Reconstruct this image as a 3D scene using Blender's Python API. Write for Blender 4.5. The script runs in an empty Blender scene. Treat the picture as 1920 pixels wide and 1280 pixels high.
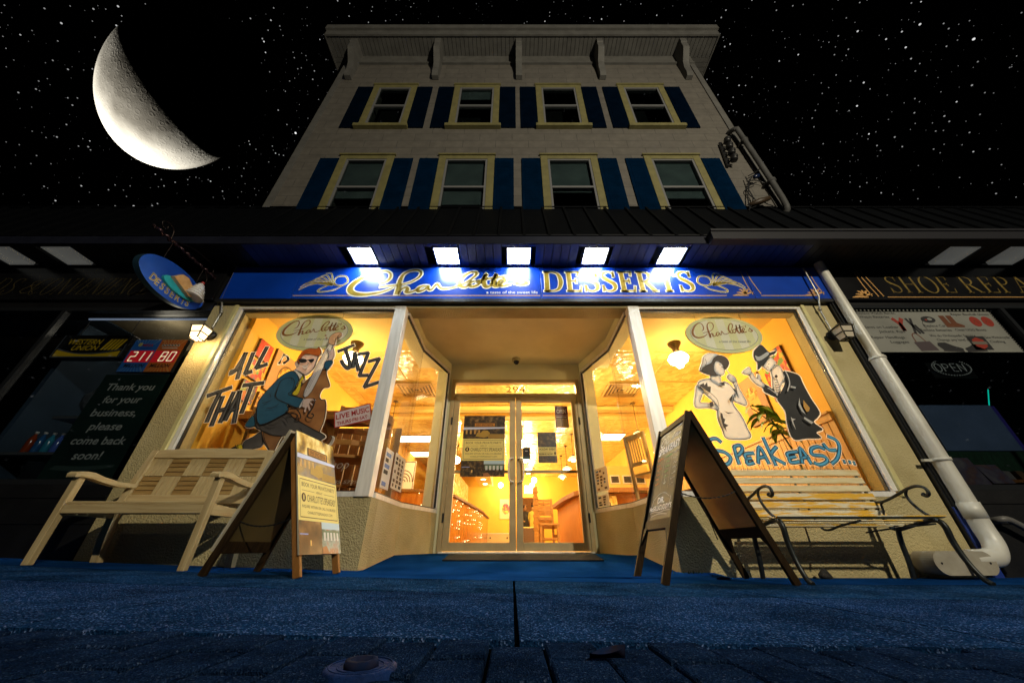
import bpy, math, random
from mathutils import Vector, Matrix
from mathutils.geometry import tessellate_polygon
random.seed(11)
R = math.radians
S = bpy.context.scene
COL = S.collection
V3 = Vector
# ---------------------------------------------------------------- camera model (pixel of the 1920 wide photograph -> world point on a given plane)
F, TH, CH = 640.0, R(31), 0.2
CT, ST = math.cos(TH), math.sin(TH)
def ray(px, py):
    u, v = (px-960)/F, (640-py)/F
    return V3((u, CT-v*ST, ST+v*CT))
def aY(px, py, Y):
    d = ray(px, py); t = Y/d.y
    return V3((d.x*t, Y, CH+d.z*t))
def aX(px, py, X):
    d = ray(px, py); t = X/d.x
    return V3((X, d.y*t, CH+d.z*t))
def gz(x):
    x = max(-4.5, min(4.5, x))
    return -0.0046-0.0159*x+0.0025*x*x

# ---------------------------------------------------------------- materials
_M = {}
def _nd(nt, t, **kw):
    n = nt.nodes.new(t)
    for k, v in kw.items(): setattr(n, k, v)
    return n
def mat(name, col, rough=.6, metal=0, spec=.5, col2=None, vs=8, det=4, bump=0, bs=60, stretch=None, emit=0, ecol=None, coat=0, lo=.35, hi=.65, croug=.05, transl=0):
    if name in _M: return _M[name]
    m = bpy.data.materials.new(name); m.use_nodes = True; nt = m.node_tree; L = nt.links
    b = nt.nodes['Principled BSDF']
    b.inputs['Base Color'].default_value = (*col, 1)
    b.inputs['Roughness'].default_value = rough
    b.inputs['Metallic'].default_value = metal
    b.inputs['Specular IOR Level'].default_value = spec
    b.inputs['Coat Weight'].default_value = coat
    b.inputs['Coat Roughness'].default_value = croug
    vec = None
    if col2 or bump:
        tc = _nd(nt, 'ShaderNodeTexCoord'); mp = _nd(nt, 'ShaderNodeMapping')
        if stretch: mp.inputs['Scale'].default_value = stretch
        L.new(tc.outputs['Object'], mp.inputs['Vector']); vec = mp.outputs['Vector']
    if col2:
        n = _nd(nt, 'ShaderNodeTexNoise'); n.inputs['Scale'].default_value = vs; n.inputs['Detail'].default_value = det
        r = _nd(nt, 'ShaderNodeValToRGB')
        r.color_ramp.elements[0].position = lo; r.color_ramp.elements[0].color = (*col2, 1)
        r.color_ramp.elements[1].position = hi; r.color_ramp.elements[1].color = (*col, 1)
        L.new(vec, n.inputs['Vector']); L.new(n.outputs['Fac'], r.inputs['Fac']); L.new(r.outputs['Color'], b.inputs['Base Color'])
    if bump:
        n = _nd(nt, 'ShaderNodeTexNoise'); n.inputs['Scale'].default_value = bs; n.inputs['Detail'].default_value = 3
        bp = _nd(nt, 'ShaderNodeBump'); bp.inputs['Strength'].default_value = bump; bp.inputs['Distance'].default_value = .02
        L.new(vec, n.inputs['Vector']); L.new(n.outputs['Fac'], bp.inputs['Height']); L.new(bp.outputs['Normal'], b.inputs['Normal'])
    if emit:
        b.inputs['Emission Color'].default_value = (*(ecol or col), 1)
        b.inputs['Emission Strength'].default_value = emit
    if transl:   # thin paper or vinyl: part of the light behind it comes through
        t = _nd(nt, 'ShaderNodeBsdfTranslucent'); t.inputs['Color'].default_value = (*col, 1); mx = _nd(nt, 'ShaderNodeMixShader'); mx.inputs['Fac'].default_value = transl
        L.new(b.outputs[0], mx.inputs[1]); L.new(t.outputs[0], mx.inputs[2]); L.new(mx.outputs[0], nt.nodes['Material Output'].inputs['Surface'])
    _M[name] = m
    return m
def wood(name, a, b_, axis='x', rough=.55, vs=3, bump=.15, spec=.3):
    s = {'x': (1, 14, 14), 'y': (14, 1, 14), 'z': (14, 14, 1)}[axis]
    return mat(name, a, rough, spec=spec, col2=b_, vs=vs, det=6, bump=bump, bs=6, stretch=s, lo=.3, hi=.7)
def ramp_mat(name, tex, scale, stops, rough=.6, stretch=None, const=False, bump=0, emit=0, spec=.5, dirt=0):
    """colour picked from a ramp by noise or by voronoi cell: printed pictures, gravel and so on"""
    if name in _M: return _M[name]
    m = bpy.data.materials.new(name); m.use_nodes = True; nt = m.node_tree; L = nt.links
    b = nt.nodes['Principled BSDF']; b.inputs['Roughness'].default_value = rough; b.inputs['Specular IOR Level'].default_value = spec
    tc = _nd(nt, 'ShaderNodeTexCoord'); mp = _nd(nt, 'ShaderNodeMapping')
    if stretch: mp.inputs['Scale'].default_value = stretch
    L.new(tc.outputs['Object'], mp.inputs['Vector'])
    r = _nd(nt, 'ShaderNodeValToRGB'); cr = r.color_ramp
    if const: cr.interpolation = 'CONSTANT'
    while len(cr.elements) < len(stops): cr.elements.new(.5)
    for e, (p, c) in zip(cr.elements, stops): e.position = p; e.color = (*c, 1)
    if tex == 'noise':
        n = _nd(nt, 'ShaderNodeTexNoise'); n.inputs['Scale'].default_value = scale; n.inputs['Detail'].default_value = 5
        L.new(mp.outputs['Vector'], n.inputs['Vector']); out = n.outputs['Fac']; h = out
    else:
        n = _nd(nt, 'ShaderNodeTexVoronoi'); n.inputs['Scale'].default_value = scale
        L.new(mp.outputs['Vector'], n.inputs['Vector'])
        sp = _nd(nt, 'ShaderNodeSeparateColor'); L.new(n.outputs['Color'], sp.inputs['Color']); out = sp.outputs[0]; h = n.outputs['Distance']
    L.new(out, r.inputs['Fac']); L.new(r.outputs['Color'], b.inputs['Base Color'])
    if dirt:
        n2 = _nd(nt, 'ShaderNodeTexNoise'); n2.inputs['Scale'].default_value = dirt; n2.inputs['Detail'].default_value = 8; n2.inputs['Roughness'].default_value = .65
        L.new(tc.outputs['Object'], n2.inputs['Vector']); q = _nd(nt, 'ShaderNodeMapRange'); q.inputs['From Min'].default_value = .35; q.inputs['From Max'].default_value = .65; q.inputs['To Min'].default_value = .45; q.inputs['To Max'].default_value = 1.25
        L.new(n2.outputs['Fac'], q.inputs['Value']); mx = _nd(nt, 'ShaderNodeMix', data_type='RGBA', blend_type='MULTIPLY'); mx.inputs['Factor'].default_value = 1
        L.new(r.outputs['Color'], mx.inputs['A']); L.new(q.outputs[0], mx.inputs['B']); L.new(mx.outputs['Result'], b.inputs['Base Color'])
    if emit:
        L.new(r.outputs['Color'], b.inputs['Emission Color']); b.inputs['Emission Strength'].default_value = emit
    if bump:
        bp = _nd(nt, 'ShaderNodeBump'); bp.inputs['Strength'].default_value = bump; bp.inputs['Distance'].default_value = .01
        L.new(h, bp.inputs['Height']); L.new(bp.outputs['Normal'], b.inputs['Normal'])
    _M[name] = m
    return m
def glass(name, tint=(.96, .97, .96), refl=1.0):
    if name in _M: return _M[name]
    m = bpy.data.materials.new(name); m.use_nodes = True; nt = m.node_tree; L = nt.links
    nt.nodes.remove(nt.nodes['Principled BSDF']); out = nt.nodes['Material Output']
    t = _nd(nt, 'ShaderNodeBsdfTransparent'); t.inputs['Color'].default_value = (*tint, 1)
    g = _nd(nt, 'ShaderNodeBsdfGlossy'); g.inputs['Roughness'].default_value = .02
    fr = _nd(nt, 'ShaderNodeLayerWeight'); fr.inputs['Blend'].default_value = .5
    pw = _nd(nt, 'ShaderNodeMath', operation='POWER'); pw.inputs[1].default_value = 5; L.new(fr.outputs['Facing'], pw.inputs[0])
    mu = _nd(nt, 'ShaderNodeMath', operation='MULTIPLY_ADD'); mu.inputs[1].default_value = .9*refl; mu.inputs[2].default_value = .035*refl
    mx = _nd(nt, 'ShaderNodeMixShader')
    L.new(pw.outputs[0], mu.inputs[0]); L.new(mu.outputs[0], mx.inputs['Fac'])
    L.new(t.outputs[0], mx.inputs[1]); L.new(g.outputs[0], mx.inputs[2]); L.new(mx.outputs[0], out.inputs['Surface'])
    _M[name] = m
    return m
def brick_mat(name, c1, c2, mortar, w, h, ms=.012, bump=.4, rough=.7, ax='X'):
    """coursed boards / tiles in the X-Z plane"""
    m = bpy.data.materials.new(name); m.use_nodes = True; nt = m.node_tree; L = nt.links
    b = nt.nodes['Principled BSDF']; b.inputs['Roughness'].default_value = rough
    tc = _nd(nt, 'ShaderNodeTexCoord'); sx = _nd(nt, 'ShaderNodeSeparateXYZ'); cx = _nd(nt, 'ShaderNodeCombineXYZ')
    L.new(tc.outputs['Object'], sx.inputs[0]); L.new(sx.outputs[ax], cx.inputs['X']); L.new(sx.outputs['Z'], cx.inputs['Y'])
    br = _nd(nt, 'ShaderNodeTexBrick')
    br.inputs['Color1'].default_value = (*c1, 1); br.inputs['Color2'].default_value = (*c2, 1); br.inputs['Mortar'].default_value = (*mortar, 1)
    br.inputs['Scale'].default_value = 1; br.inputs['Mortar Size'].default_value = ms; br.inputs['Brick Width'].default_value = w; br.inputs['Row Height'].default_value = h
    L.new(cx.outputs[0], br.inputs['Vector'])
    n = _nd(nt, 'ShaderNodeTexNoise'); n.inputs['Scale'].default_value = 5; n.inputs['Detail'].default_value = 6
    L.new(tc.outputs['Object'], n.inputs['Vector'])
    mx = _nd(nt, 'ShaderNodeMix', data_type='RGBA', blend_type='MULTIPLY'); mx.inputs['Factor'].default_value = .55
    L.new(br.outputs['Color'], mx.inputs['A']); L.new(n.outputs['Color'], mx.inputs['B'])
    gr = _nd(nt, 'ShaderNodeHueSaturation'); gr.inputs['Saturation'].default_value = 0; gr.inputs['Value'].default_value = 1.9
    L.new(n.outputs['Color'], gr.inputs['Color']); L.new(gr.outputs['Color'], mx.inputs['B'])
    L.new(mx.outputs['Result'], b.inputs['Base Color'])
    bp = _nd(nt, 'ShaderNodeBump'); bp.inputs['Strength'].default_value = bump; bp.inputs['Distance'].default_value = .02; bp.invert = True
    L.new(br.outputs['Fac'], bp.inputs['Height']); L.new(bp.outputs['Normal'], b.inputs['Normal'])
    _M[name] = m
    return m

# ---------------------------------------------------------------- mesh builder
def catmull(pts, n=6, closed=False):
    P = [tuple(p) for p in pts]; out = []
    N = len(P)
    if N < 3 and not closed: return P
    rng = range(N) if closed else range(N-1)
    for i in rng:
        if closed: p0, p1, p2, p3 = P[i-1], P[i], P[(i+1) % N], P[(i+2) % N]
        else: p0, p1, p2, p3 = P[max(i-1, 0)], P[i], P[i+1], P[min(i+2, N-1)]
        for k in range(n):
            t = k/n
            out.append(tuple(.5*((2*b)+(-a+c)*t+(2*a-5*b+4*c-d)*t*t+(-a+3*b-3*c+d)*t**3) for a, b, c, d in zip(p0, p1, p2, p3)))
    if not closed: out.append(P[-1])
    return out
class MB:
    def __init__(s, M=None):
        s.v, s.f, s.m, s.s, s.mats, s.M = [], [], [], [], [], M
    def mi(s, m):
        if m not in s.mats: s.mats.append(m)
        return s.mats.index(m)
    def add(s, vs, fs, m, smooth=False):
        o = len(s.v); k = s.mi(m)
        for p in vs:
            p = V3(p); s.v.append(s.M @ p if s.M else p)
        for f in fs:
            s.f.append([i+o for i in f]); s.m.append(k); s.s.append(smooth)
    def quad(s, a, b, c, d, m): s.add([a, b, c, d], [(0, 1, 2, 3)], m)
    def box(s, x0, x1, y0, y1, z0, z1, m):
        s.add([(x0,y0,z0),(x1,y0,z0),(x1,y1,z0),(x0,y1,z0),(x0,y0,z1),(x1,y0,z1),(x1,y1,z1),(x0,y1,z1)],
              [(0,3,2,1),(4,5,6,7),(0,1,5,4),(1,2,6,5),(2,3,7,6),(3,0,4,7)], m)
    def hexa(s, p, m):   # eight corners: bottom loop then top loop
        s.add(p, [(0,3,2,1),(4,5,6,7),(0,1,5,4),(1,2,6,5),(2,3,7,6),(3,0,4,7)], m)
    def beam(s, a, b, w, h, m, up=(0, 0, 1)):
        a, b, up = V3(a), V3(b), V3(up)
        d = (b-a).normalized(); sd = d.cross(up)
        if sd.length < 1e-4: sd = d.cross(V3((0, 1, 0)))
        sd.normalize(); u = sd.cross(d)
        sd *= w/2; u *= h/2
        s.hexa([a-sd-u, a+sd-u, b+sd-u, b-sd-u, a-sd+u, a+sd+u, b+sd+u, b-sd+u], m)
    def tube(s, pts, r, m, n=8, spline=0, cap=True):
        if spline:
            if isinstance(r, (list, tuple)):
                q = catmull([(*p, rr) for p, rr in zip(pts, r)], spline); pts = [x[:3] for x in q]; r = [x[3] for x in q]
            else: pts = catmull(pts, spline)
        P = [V3(p) for p in pts]; N = len(P)
        rs = r if isinstance(r, (list, tuple)) else [r]*N
        vs, fs = [], []; ref = None
        for i in range(N):
            t = (P[min(i+1, N-1)]-P[max(i-1, 0)]).normalized()
            if ref is None:
                ref = t.cross(V3((0, 0, 1)))
                if ref.length < .1: ref = t.cross(V3((1, 0, 0)))
            ref = (ref-t*ref.dot(t)).normalized(); bi = t.cross(ref)
            for k in range(n):
                a = 2*math.pi*k/n
                vs.append(P[i]+(ref*math.cos(a)+bi*math.sin(a))*rs[i])
        for i in range(N-1):
            for k in range(n): fs.append((i*n+k, i*n+(k+1) % n, (i+1)*n+(k+1) % n, (i+1)*n+k))
        s.add(vs, fs, m, True)
        if cap: s.add(vs[:n], [tuple(range(n))[::-1]], m); s.add(vs[-n:], [tuple(range(n))], m)
    def lathe(s, prof, m, o=(0, 0, 0), ax=(0, 0, 1), n=16, smooth=True, sx=1, sy=1):
        ax = V3(ax).normalized(); u = ax.cross(V3((0, 1, 0)))
        if u.length < .1: u = ax.cross(V3((1, 0, 0)))
        u.normalize(); w = ax.cross(u); o = V3(o); vs, fs = [], []
        for r, z in prof:
            for k in range(n):
                a = 2*math.pi*k/n
                vs.append(o+ax*z+u*r*math.cos(a)*sx+w*r*math.sin(a)*sy)
        for i in range(len(prof)-1):
            for k in range(n): fs.append((i*n+k, i*n+(k+1) % n, (i+1)*n+(k+1) % n, (i+1)*n+k))
        if prof[0][0] > 1e-5: fs.append(tuple(range(n))[::-1])
        if prof[-1][0] > 1e-5: fs.append(tuple(range(len(prof)*n-n, len(prof)*n)))
        s.add(vs, fs, m, smooth)
    def prism(s, pts, d, m, side=None):
        """planar loop extruded by vector d"""
        P = [V3(p) for p in pts]; d = V3(d); n = len(P)
        tr = tessellate_polygon([P])
        s.add(P+[p+d for p in P], [tuple(t) for t in tr]+[tuple(i+n for i in t)[::-1] for t in tr], m)
        s.add(P+[p+d for p in P], [(i, (i+1) % n, n+(i+1) % n, n+i) for i in range(n)], side or m)
    def flat(s, P, m):
        P = [V3(p) for p in P]
        s.add(P, [tuple(t) for t in tessellate_polygon([P])], m)
    def build(s, name, parent=None, local=False, bev=0):
        me = bpy.data.meshes.new(name)
        me.from_pydata([tuple(p) for p in s.v], [], s.f)
        for m in s.mats: me.materials.append(m)
        me.polygons.foreach_set('material_index', s.m); me.polygons.foreach_set('use_smooth', s.s)
        me.update()
        o = bpy.data.objects.new(name, me); COL.objects.link(o)
        if parent is not None:
            o.parent = parent
            if not local and parent.type == 'EMPTY': o.matrix_parent_inverse = parent.matrix_basis.inverted()
        if bev:
            b = o.modifiers.new('b', 'BEVEL'); b.width = bev; b.segments = 2; b.limit_method = 'ANGLE'; b.angle_limit = R(50)
        return o
def tag(o, label, cat, group=None, kind=None):
    if label: o['label'] = label
    if cat: o['category'] = cat
    if group: o['group'] = group
    if kind: o['kind'] = kind
    return o
def thing(name, label, cat, loc=(0, 0, 0), group=None):
    o = bpy.data.objects.new(name, None); COL.objects.link(o)
    o.location = loc; o.matrix_basis = Matrix.Translation(V3(loc)); o.empty_display_size = .1
    return tag(o, label, cat, group)
def copy_thing(root, loc, label=None, rz=0):
    r = root.copy(); COL.objects.link(r); r.location = loc; r.rotation_euler = (0, 0, rz)
    if label: r['label'] = label
    for ch in root.children:
        c = ch.copy(); COL.objects.link(c); c.parent = r
        for g in ch.children:
            d = g.copy(); COL.objects.link(d); d.parent = c
    return r

# ---------------------------------------------------------------- flat drawing on a plane
class Pl:
    def __init__(s, o, U, V, N):
        s.o, s.U, s.V, s.N = V3(o), V3(U).normalized(), V3(V).normalized(), V3(N).normalized()
    def at(s, a, b, l=0): return s.o+s.U*a+s.V*b+s.N*(l*.0009)
def fill(mb, pl, pts, m, l=1):
    mb.flat([pl.at(a, b, l) for a, b in pts], m)
def rect(mb, pl, a0, b0, a1, b1, m, l=1):
    mb.add([pl.at(a0, b0, l), pl.at(a1, b0, l), pl.at(a1, b1, l), pl.at(a0, b1, l)], [(0, 1, 2, 3)], m)
def stroke(mb, pl, pts, w, m, l=1, n=6, closed=False, extra=0, cap=True):
    ws = list(w) if isinstance(w, (list, tuple)) else [w]*len(pts)
    P = [(p[0], p[1], ww+extra) for p, ww in zip(pts, ws)]
    Q = catmull(P, n, closed) if n > 1 else P
    if len(Q) < 2: return
    if closed: Q = Q+[Q[0]]
    vs = []
    for i, q in enumerate(Q):
        a = Q[max(i-1, 0)]; b = Q[min(i+1, len(Q)-1)]
        if closed and i in (0, len(Q)-1): a, b = Q[-2], Q[1]
        dx, dy = b[0]-a[0], b[1]-a[1]; d = math.hypot(dx, dy) or 1
        e = 0
        if cap and not closed and extra: e = extra/2*(-1 if i == 0 else 1 if i == len(Q)-1 else 0)
        cx, cy = q[0]+dx/d*e, q[1]+dy/d*e
        nx, ny = -dy/d*q[2]/2, dx/d*q[2]/2
        vs += [pl.at(cx+nx, cy+ny, l), pl.at(cx-nx, cy-ny, l)]
    mb.add(vs, [(2*i, 2*i+1, 2*i+3, 2*i+2) for i in range(len(Q)-1)], m)
def ellipse(cx, cy, rx, ry, n=40): return [(cx+rx*math.cos(2*math.pi*k/n), cy+ry*math.sin(2*math.pi*k/n)) for k in range(n)]
_T = {}
def text2d(t, shear=0, off=0):
    k = (t, shear, off)
    if k not in _T:
        cu = bpy.data.curves.new('t', 'FONT'); cu.body = t; cu.resolution_u = 3; cu.shear = shear; cu.offset = off
        o = bpy.data.objects.new('t', cu); me = o.to_mesh()
        v = [(q.co.x, q.co.y) for q in me.vertices]; f = [tuple(p.vertices) for p in me.polygons]
        o.to_mesh_clear(); bpy.data.objects.remove(o); bpy.data.curves.remove(cu)
        _T[k] = (v, f)
    return _T[k]
def text(mb, pl, t, a, b, h, m, l=2, w=None, al='l', shear=0, off=0, rot=0):
    """line of text: baseline at (a, b), capitals h high, squeezed to width w"""
    v, f = text2d(t, shear, off)
    if not v: return
    x0, x1 = min(p[0] for p in v), max(p[0] for p in v)
    sy = h/.70; sx = w/(x1-x0) if w else sy
    wd = (x1-x0)*sx; dx = {'l': 0, 'c': -wd/2, 'r': -wd}[al]
    c, s_ = math.cos(rot), math.sin(rot)
    P = []
    for x, y in v:
        X, Y = (x-x0)*sx+dx, y*sy
        P.append(pl.at(a+X*c-Y*s_, b+X*s_+Y*c, l))
    mb.add(P, f, m)
# serif capitals as strokes: (advance, [(points, widths)])
def glyph(ch, T=.15, t=.05):
    def stem(x, y0=0, y1=1, a=.14): return [([(x, y0), (x, y1)], T)]+[([(x-a, y), (x+a, y)], t) for y in ((y0+t/2) if y0 == 0 else None, (y1-t/2) if y1 == 1 else None) if y is not None]
    m = (T+t)/2
    if ch == 'I': return .34, stem(.17)
    if ch == 'H': return .9, stem(.17)+stem(.73)+[([(.17, .52), (.73, .52)], t)]
    if ch == 'D': return .88, stem(.17)+[([(.17, .975), (.45, .97), (.68, .85), (.78, .5), (.68, .15), (.45, .03), (.17, .025)], [t, t, m, T, m, t, t])]
    if ch == 'E': return .7, stem(.17)+[([(.1, .975), (.6, .975)], t), ([(.59, 1), (.56, .78)], t), ([(.17, .52), (.46, .52)], t), ([(.46, .63), (.46, .41)], t), ([(.1, .025), (.62, .025)], t), ([(.62, 0), (.67, .26)], t)]
    if ch == 'S': return .66, [([(.56, .74), (.54, .9), (.36, .985), (.16, .93), (.1, .77), (.2, .62), (.42, .48), (.56, .33), (.54, .12), (.34, .015), (.13, .08), (.07, .28)], [t, t, t, m, m, T, T, T, m, t, t, t]), ([(.57, .72), (.58, 1)], t), ([(.06, .3), (.05, 0)], t)]
    bowl = [([(.17, .975), (.4, .97), (.56, .88), (.6, .74), (.54, .6), (.38, .51), (.17, .5)], [t, t, m, T, m, t, t])]
    if ch == 'R': return .82, stem(.17)+bowl+[([(.36, .5), (.7, .02)], T*.9), ([(.6, .025), (.82, .025)], t)]
    if ch == 'P': return .68, stem(.17)+bowl
    if ch == 'T': return .76, stem(.38, 0, .99)+[([(.03, .975), (.73, .975)], t), ([(.04, 1), (.0, .76)], t), ([(.72, 1), (.76, .76)], t)]
    if ch == 'O': return .95, [([(.47+.4*math.cos(a), .5+.5*math.sin(a)) for a in [k*math.pi/6 for k in range(13)]], [t+(T-t)*abs(math.cos(k*math.pi/6)) for k in range(13)])]
    if ch == 'C': return .85, [([(.47+.4*math.cos(a), .5+.5*math.sin(a)) for a in [R(45+k*27) for k in range(11)]], [t+(T-t)*max(0, -math.cos(R(45+k*27))) for k in range(11)]), ([(.76, 1), (.76, .72)], t)]
    if ch == 'N': return .9, [([(.14, 0), (.14, 1)], t), ([(.14, 1), (.76, 0)], T), ([(.76, 0), (.76, 1)], t), ([(.02, .025), (.26, .025)], t), ([(.64, .975), (.88, .975)], t), ([(0, .975), (.2, .975)], t)]
    if ch == 'V': return .85, [([(.12, 1), (.43, 0)], T), ([(.43, 0), (.74, 1)], t), ([(0, .975), (.26, .975)], t), ([(.62, .975), (.86, .975)], t)]
    if ch == 'A': return .85, [([(.74, 0), (.43, 1)], T), ([(.43, 1), (.12, 0)], t), ([(.24, .36), (.62, .36)], t), ([(0, .025), (.24, .025)], t), ([(.6, .025), (.86, .025)], t)]
    if ch == '&': return .9, [([(.8, .5), (.6, .15), (.35, .02), (.12, .2), (.25, .5), (.5, .72), (.48, .92), (.34, .98), (.24, .82), (.4, .5), (.82, .03)], [t, t, m, T, m, t, t, t, m, T, m])]
    return .4, []
def serif(mb, pl, t, a, b, h, w, m, l=2, T=.15, th=.05, extra=0, shear=0, gap=.1):
    tot = sum(glyph(c)[0]+gap for c in t)-gap
    sx, x = w/tot, 0
    for c in t:
        adv, st = glyph(c, T, th)
        for pts, ws in st:
            q = [(a+(x+p[0])*sx+shear*p[1]*h, b+p[1]*h) for p in pts]
            k = (h+sx)/2
            stroke(mb, pl, q, [ww*k for ww in (ws if isinstance(ws, list) else [ws]*len(pts))], m, l, 5 if len(pts) > 2 else 1, extra=extra)
        x += adv+gap
# the handwritten shop name, traced as pen strokes (unit box 0..1 wide, 0..1 high)
def _sc(L): return [((x-80)/1700, (330-y)/250) for x, y in L]
SCRIPT = [
 (_sc([(372,215),(420,200),(452,160),(440,112),(380,90),(290,110),(190,160),(115,225),(105,280),(160,315),(260,322),(380,305),(450,282),(500,258)]), [.03,.06,.07,.06,.06,.08,.11,.15,.16,.13,.1,.07,.05,.02]),
 (_sc([(378,252),(460,240),(560,230),(650,205),(715,165),(742,125),(728,92),(680,80),(615,95),(570,130),(552,185),(552,250),(548,322)]), [.03,.04,.04,.04,.05,.07,.07,.06,.06,.08,.11,.12,.13]),
 (_sc([(556,315),(585,272),(620,255),(640,272),(630,296),(655,303),(700,292),(735,272)]), [.05,.05,.07,.1,.09,.07,.05,.05]),
 (_sc([(830,240),(780,240),(738,265),(742,292),(790,280),(832,246),(835,270),(862,278),(890,240),(910,222),(928,240),(950,262),(995,268),(1070,255)]), [.04,.05,.08,.08,.05,.05,.07,.05,.05,.06,.06,.05,.045,.04]),
 (_sc([(1070,255),(1150,225),(1225,175),(1275,125),(1262,100),(1215,105),(1160,140),(1122,190),(1130,235),(1175,252),(1225,225)]), [.04,.04,.05,.07,.07,.06,.08,.11,.1,.06,.04]),
 (_sc([(1275,195),(1235,200),(1212,228),(1240,247),(1290,232),(1312,205),(1290,192),(1330,190)]), [.05,.06,.08,.08,.07,.06,.05,.04]),
 (_sc([(1330,195),(1372,120),(1350,195),(1368,245),(1410,238),(1440,200)]), [.04,.07,.12,.11,.06,.04]),
 (_sc([(1420,225),(1470,118),(1448,190),(1448,238),(1490,240),(1520,215),(1560,185),(1540,172),(1500,192),(1490,222),(1530,240),(1600,225)]), [.04,.07,.11,.1,.06,.05,.06,.06,.07,.09,.07,.04]),
 (_sc([(1310,182),(1420,165),(1600,138)]), [.03,.05,.03]),
 (_sc([(1622,128),(1612,165)]), [.06,.03]),
 (_sc([(1640,218),(1700,182),(1712,172),(1735,192),(1760,210),(1720,226),(1655,220)]), [.03,.04,.06,.08,.09,.07,.05]),
]
def script(mb, pl, a, b, w, h, m, l=2, fat=1.0, extra=0):
    for pts, ws in SCRIPT:
        stroke(mb, pl, [(a+p[0]*w, b+p[1]*h) for p in pts], [x*h*1.05*fat for x in ws], m, l, 7, extra=extra)

def lamp_at(p, watt, col, rad, parent=None):
    l = bpy.data.lights.new('bulb', 'POINT'); l.energy = watt; l.color = col; l.shadow_soft_size = rad
    o = bpy.data.objects.new('bulb', l); COL.objects.link(o); o.location = p
    if parent:
        o.parent = parent
        o.matrix_parent_inverse = parent.matrix_basis.inverted()
    return o
# ---------------------------------------------------------------- palette
STUCCO = mat('stucco', (.52, .43, .22), .9, col2=(.44, .36, .18), vs=3, bump=.9, bs=70, spec=.2)
STUCCO_S = mat('stucco_smooth', (.52, .44, .24), .85, col2=(.42, .345, .17), vs=2.5, bump=.7, bs=85, spec=.2)
CREAM = mat('cream_trim', (.62, .55, .25), .5, col2=(.52, .45, .2), vs=6, bump=.08, bs=30)
ALU = mat('aluminium', (.84, .81, .76), .38, metal=.1, col2=(.7, .67, .62), vs=5, stretch=(6, 6, .6))
DOORFRAME = mat('door_metal', (.50, .39, .21), .45, metal=.2, col2=(.42, .32, .17), vs=5)
GASKET = mat('gasket', (.012, .010, .008), .5)
BLACK = mat('black_paint', (.008, .008, .009), .45, col2=(.004, .004, .005), vs=4, bump=.1, bs=40)
DARK = mat('dark_room', (.006, .007, .008), .9)
SIDING = brick_mat('siding', (0.1123, 0.1018, 0.08772), (0.1037, 0.09434, 0.08262), (0.0648, 0.05936, 0.05304), .62, .235, .006, .4)
EAVE = mat('eave_paint', (.118, .115, .108), .7, col2=(.09, .087, .082), vs=5, bump=.1, bs=30)
YELLOW = mat('yellow_casing', (.185, .165, .062), .6, col2=(.14, .125, .048), vs=7, bump=.1, bs=30)
SASH = mat('white_sash', (.15, .15, .155), .5)
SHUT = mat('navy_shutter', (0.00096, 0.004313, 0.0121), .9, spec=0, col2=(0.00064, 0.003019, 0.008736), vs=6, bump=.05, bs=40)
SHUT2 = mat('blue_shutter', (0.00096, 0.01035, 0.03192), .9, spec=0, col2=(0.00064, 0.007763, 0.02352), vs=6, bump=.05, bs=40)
BLIND = mat('roller_blind', (.31, .35, .36), .8, col2=(.22, .25, .27), vs=3)
UPGLASS = glass('upper_glass', (.55, .6, .6))
GLASS = glass('shop_glass', (.97, .97, .95), .8)
TINT = glass('tinted_glass', (.72, .75, .78), .9)
ROOF = mat('canopy_roof', (.0016, .0022, .0034), .6, spec=.1, col2=(.001, .0014, .0022), vs=9, bump=.2, bs=50)
RIBM = mat('canopy_rib', (.0022, .0026, .0036), .5, spec=.12)
GUTTER = mat('gutter_metal', (0.025, 0.025, 0.03025), .42, metal=.3)
FASC = mat('canopy_fascia', (.014, .016, .028), .4, spec=.3, col2=(.010, .011, .02), vs=5)
SOFF = mat('navy_soffit', (0.012, 0.032, 0.1615), .35, col2=(0.0084, 0.0224, 0.114), vs=6, stretch=(1.2, 0.32, 1.9))
SOFF_K = mat('black_soffit', (.008, .009, .012), .4, col2=(.005, .006, .008), vs=6)
LAMP_ON = mat('lamp_panel', (1, 1, 1), .4, emit=62, ecol=(.80, .92, 1))
LAMP_FAINT = mat('lamp_panel_faint_glow', (.3, .3, .27), .4, emit=.05, ecol=(1, 1, .92))  # unlit lamps and their rims: faint glow added so they read grey
SIGNBLUE = mat('sign_blue', (0.003, 0.0468, 0.391), .30, coat=.15, croug=.18, col2=(0.002, 0.0378, 0.323), vs=3)
GOLD = mat('gold_leaf', (.52, .36, .05), .35, metal=.45, col2=(.30, .20, .02), vs=8)
IVORY = mat('ivory_paint', (.80, .74, .56), .45)
COPPER = mat('copper_line', (.55, .30, .10), .4)
WALL = mat('amber_wall', (.82, .465, .055), .75, col2=(.73, .395, .045), vs=1.5)
CEILP = mat('amber_ceiling', (.74, .52, .14), .8, col2=(.66, .45, .115), vs=2)
TIN = ramp_mat('pressed_tin', 'voronoi', 9, [(0, (.86, .64, .21)), (1, (.64, .44, .12))], .22, bump=1)
FLOORW = wood('shop_floor', (.55, .36, .16), (.45, .28, .11), 'y')
STUCCO_C = mat('entry_plaster', (.74, .70, .46), .85, col2=(.66, .62, .39), vs=2, bump=.15, bs=90, spec=.2)
OAK = wood('oak', (.42, .19, .045), (.28, .11, .02), 'z')
OAKX = wood('oak_rail', (.26, .11, .025), (.15, .06, .012), 'x')
OAKD = wood('dark_oak', (.16, .06, .014), (.09, .032, .008), 'z')
BEAD = wood('beadboard', (.62, .36, .13), (.52, .28, .09), 'z', vs=2, bump=.05)

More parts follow.
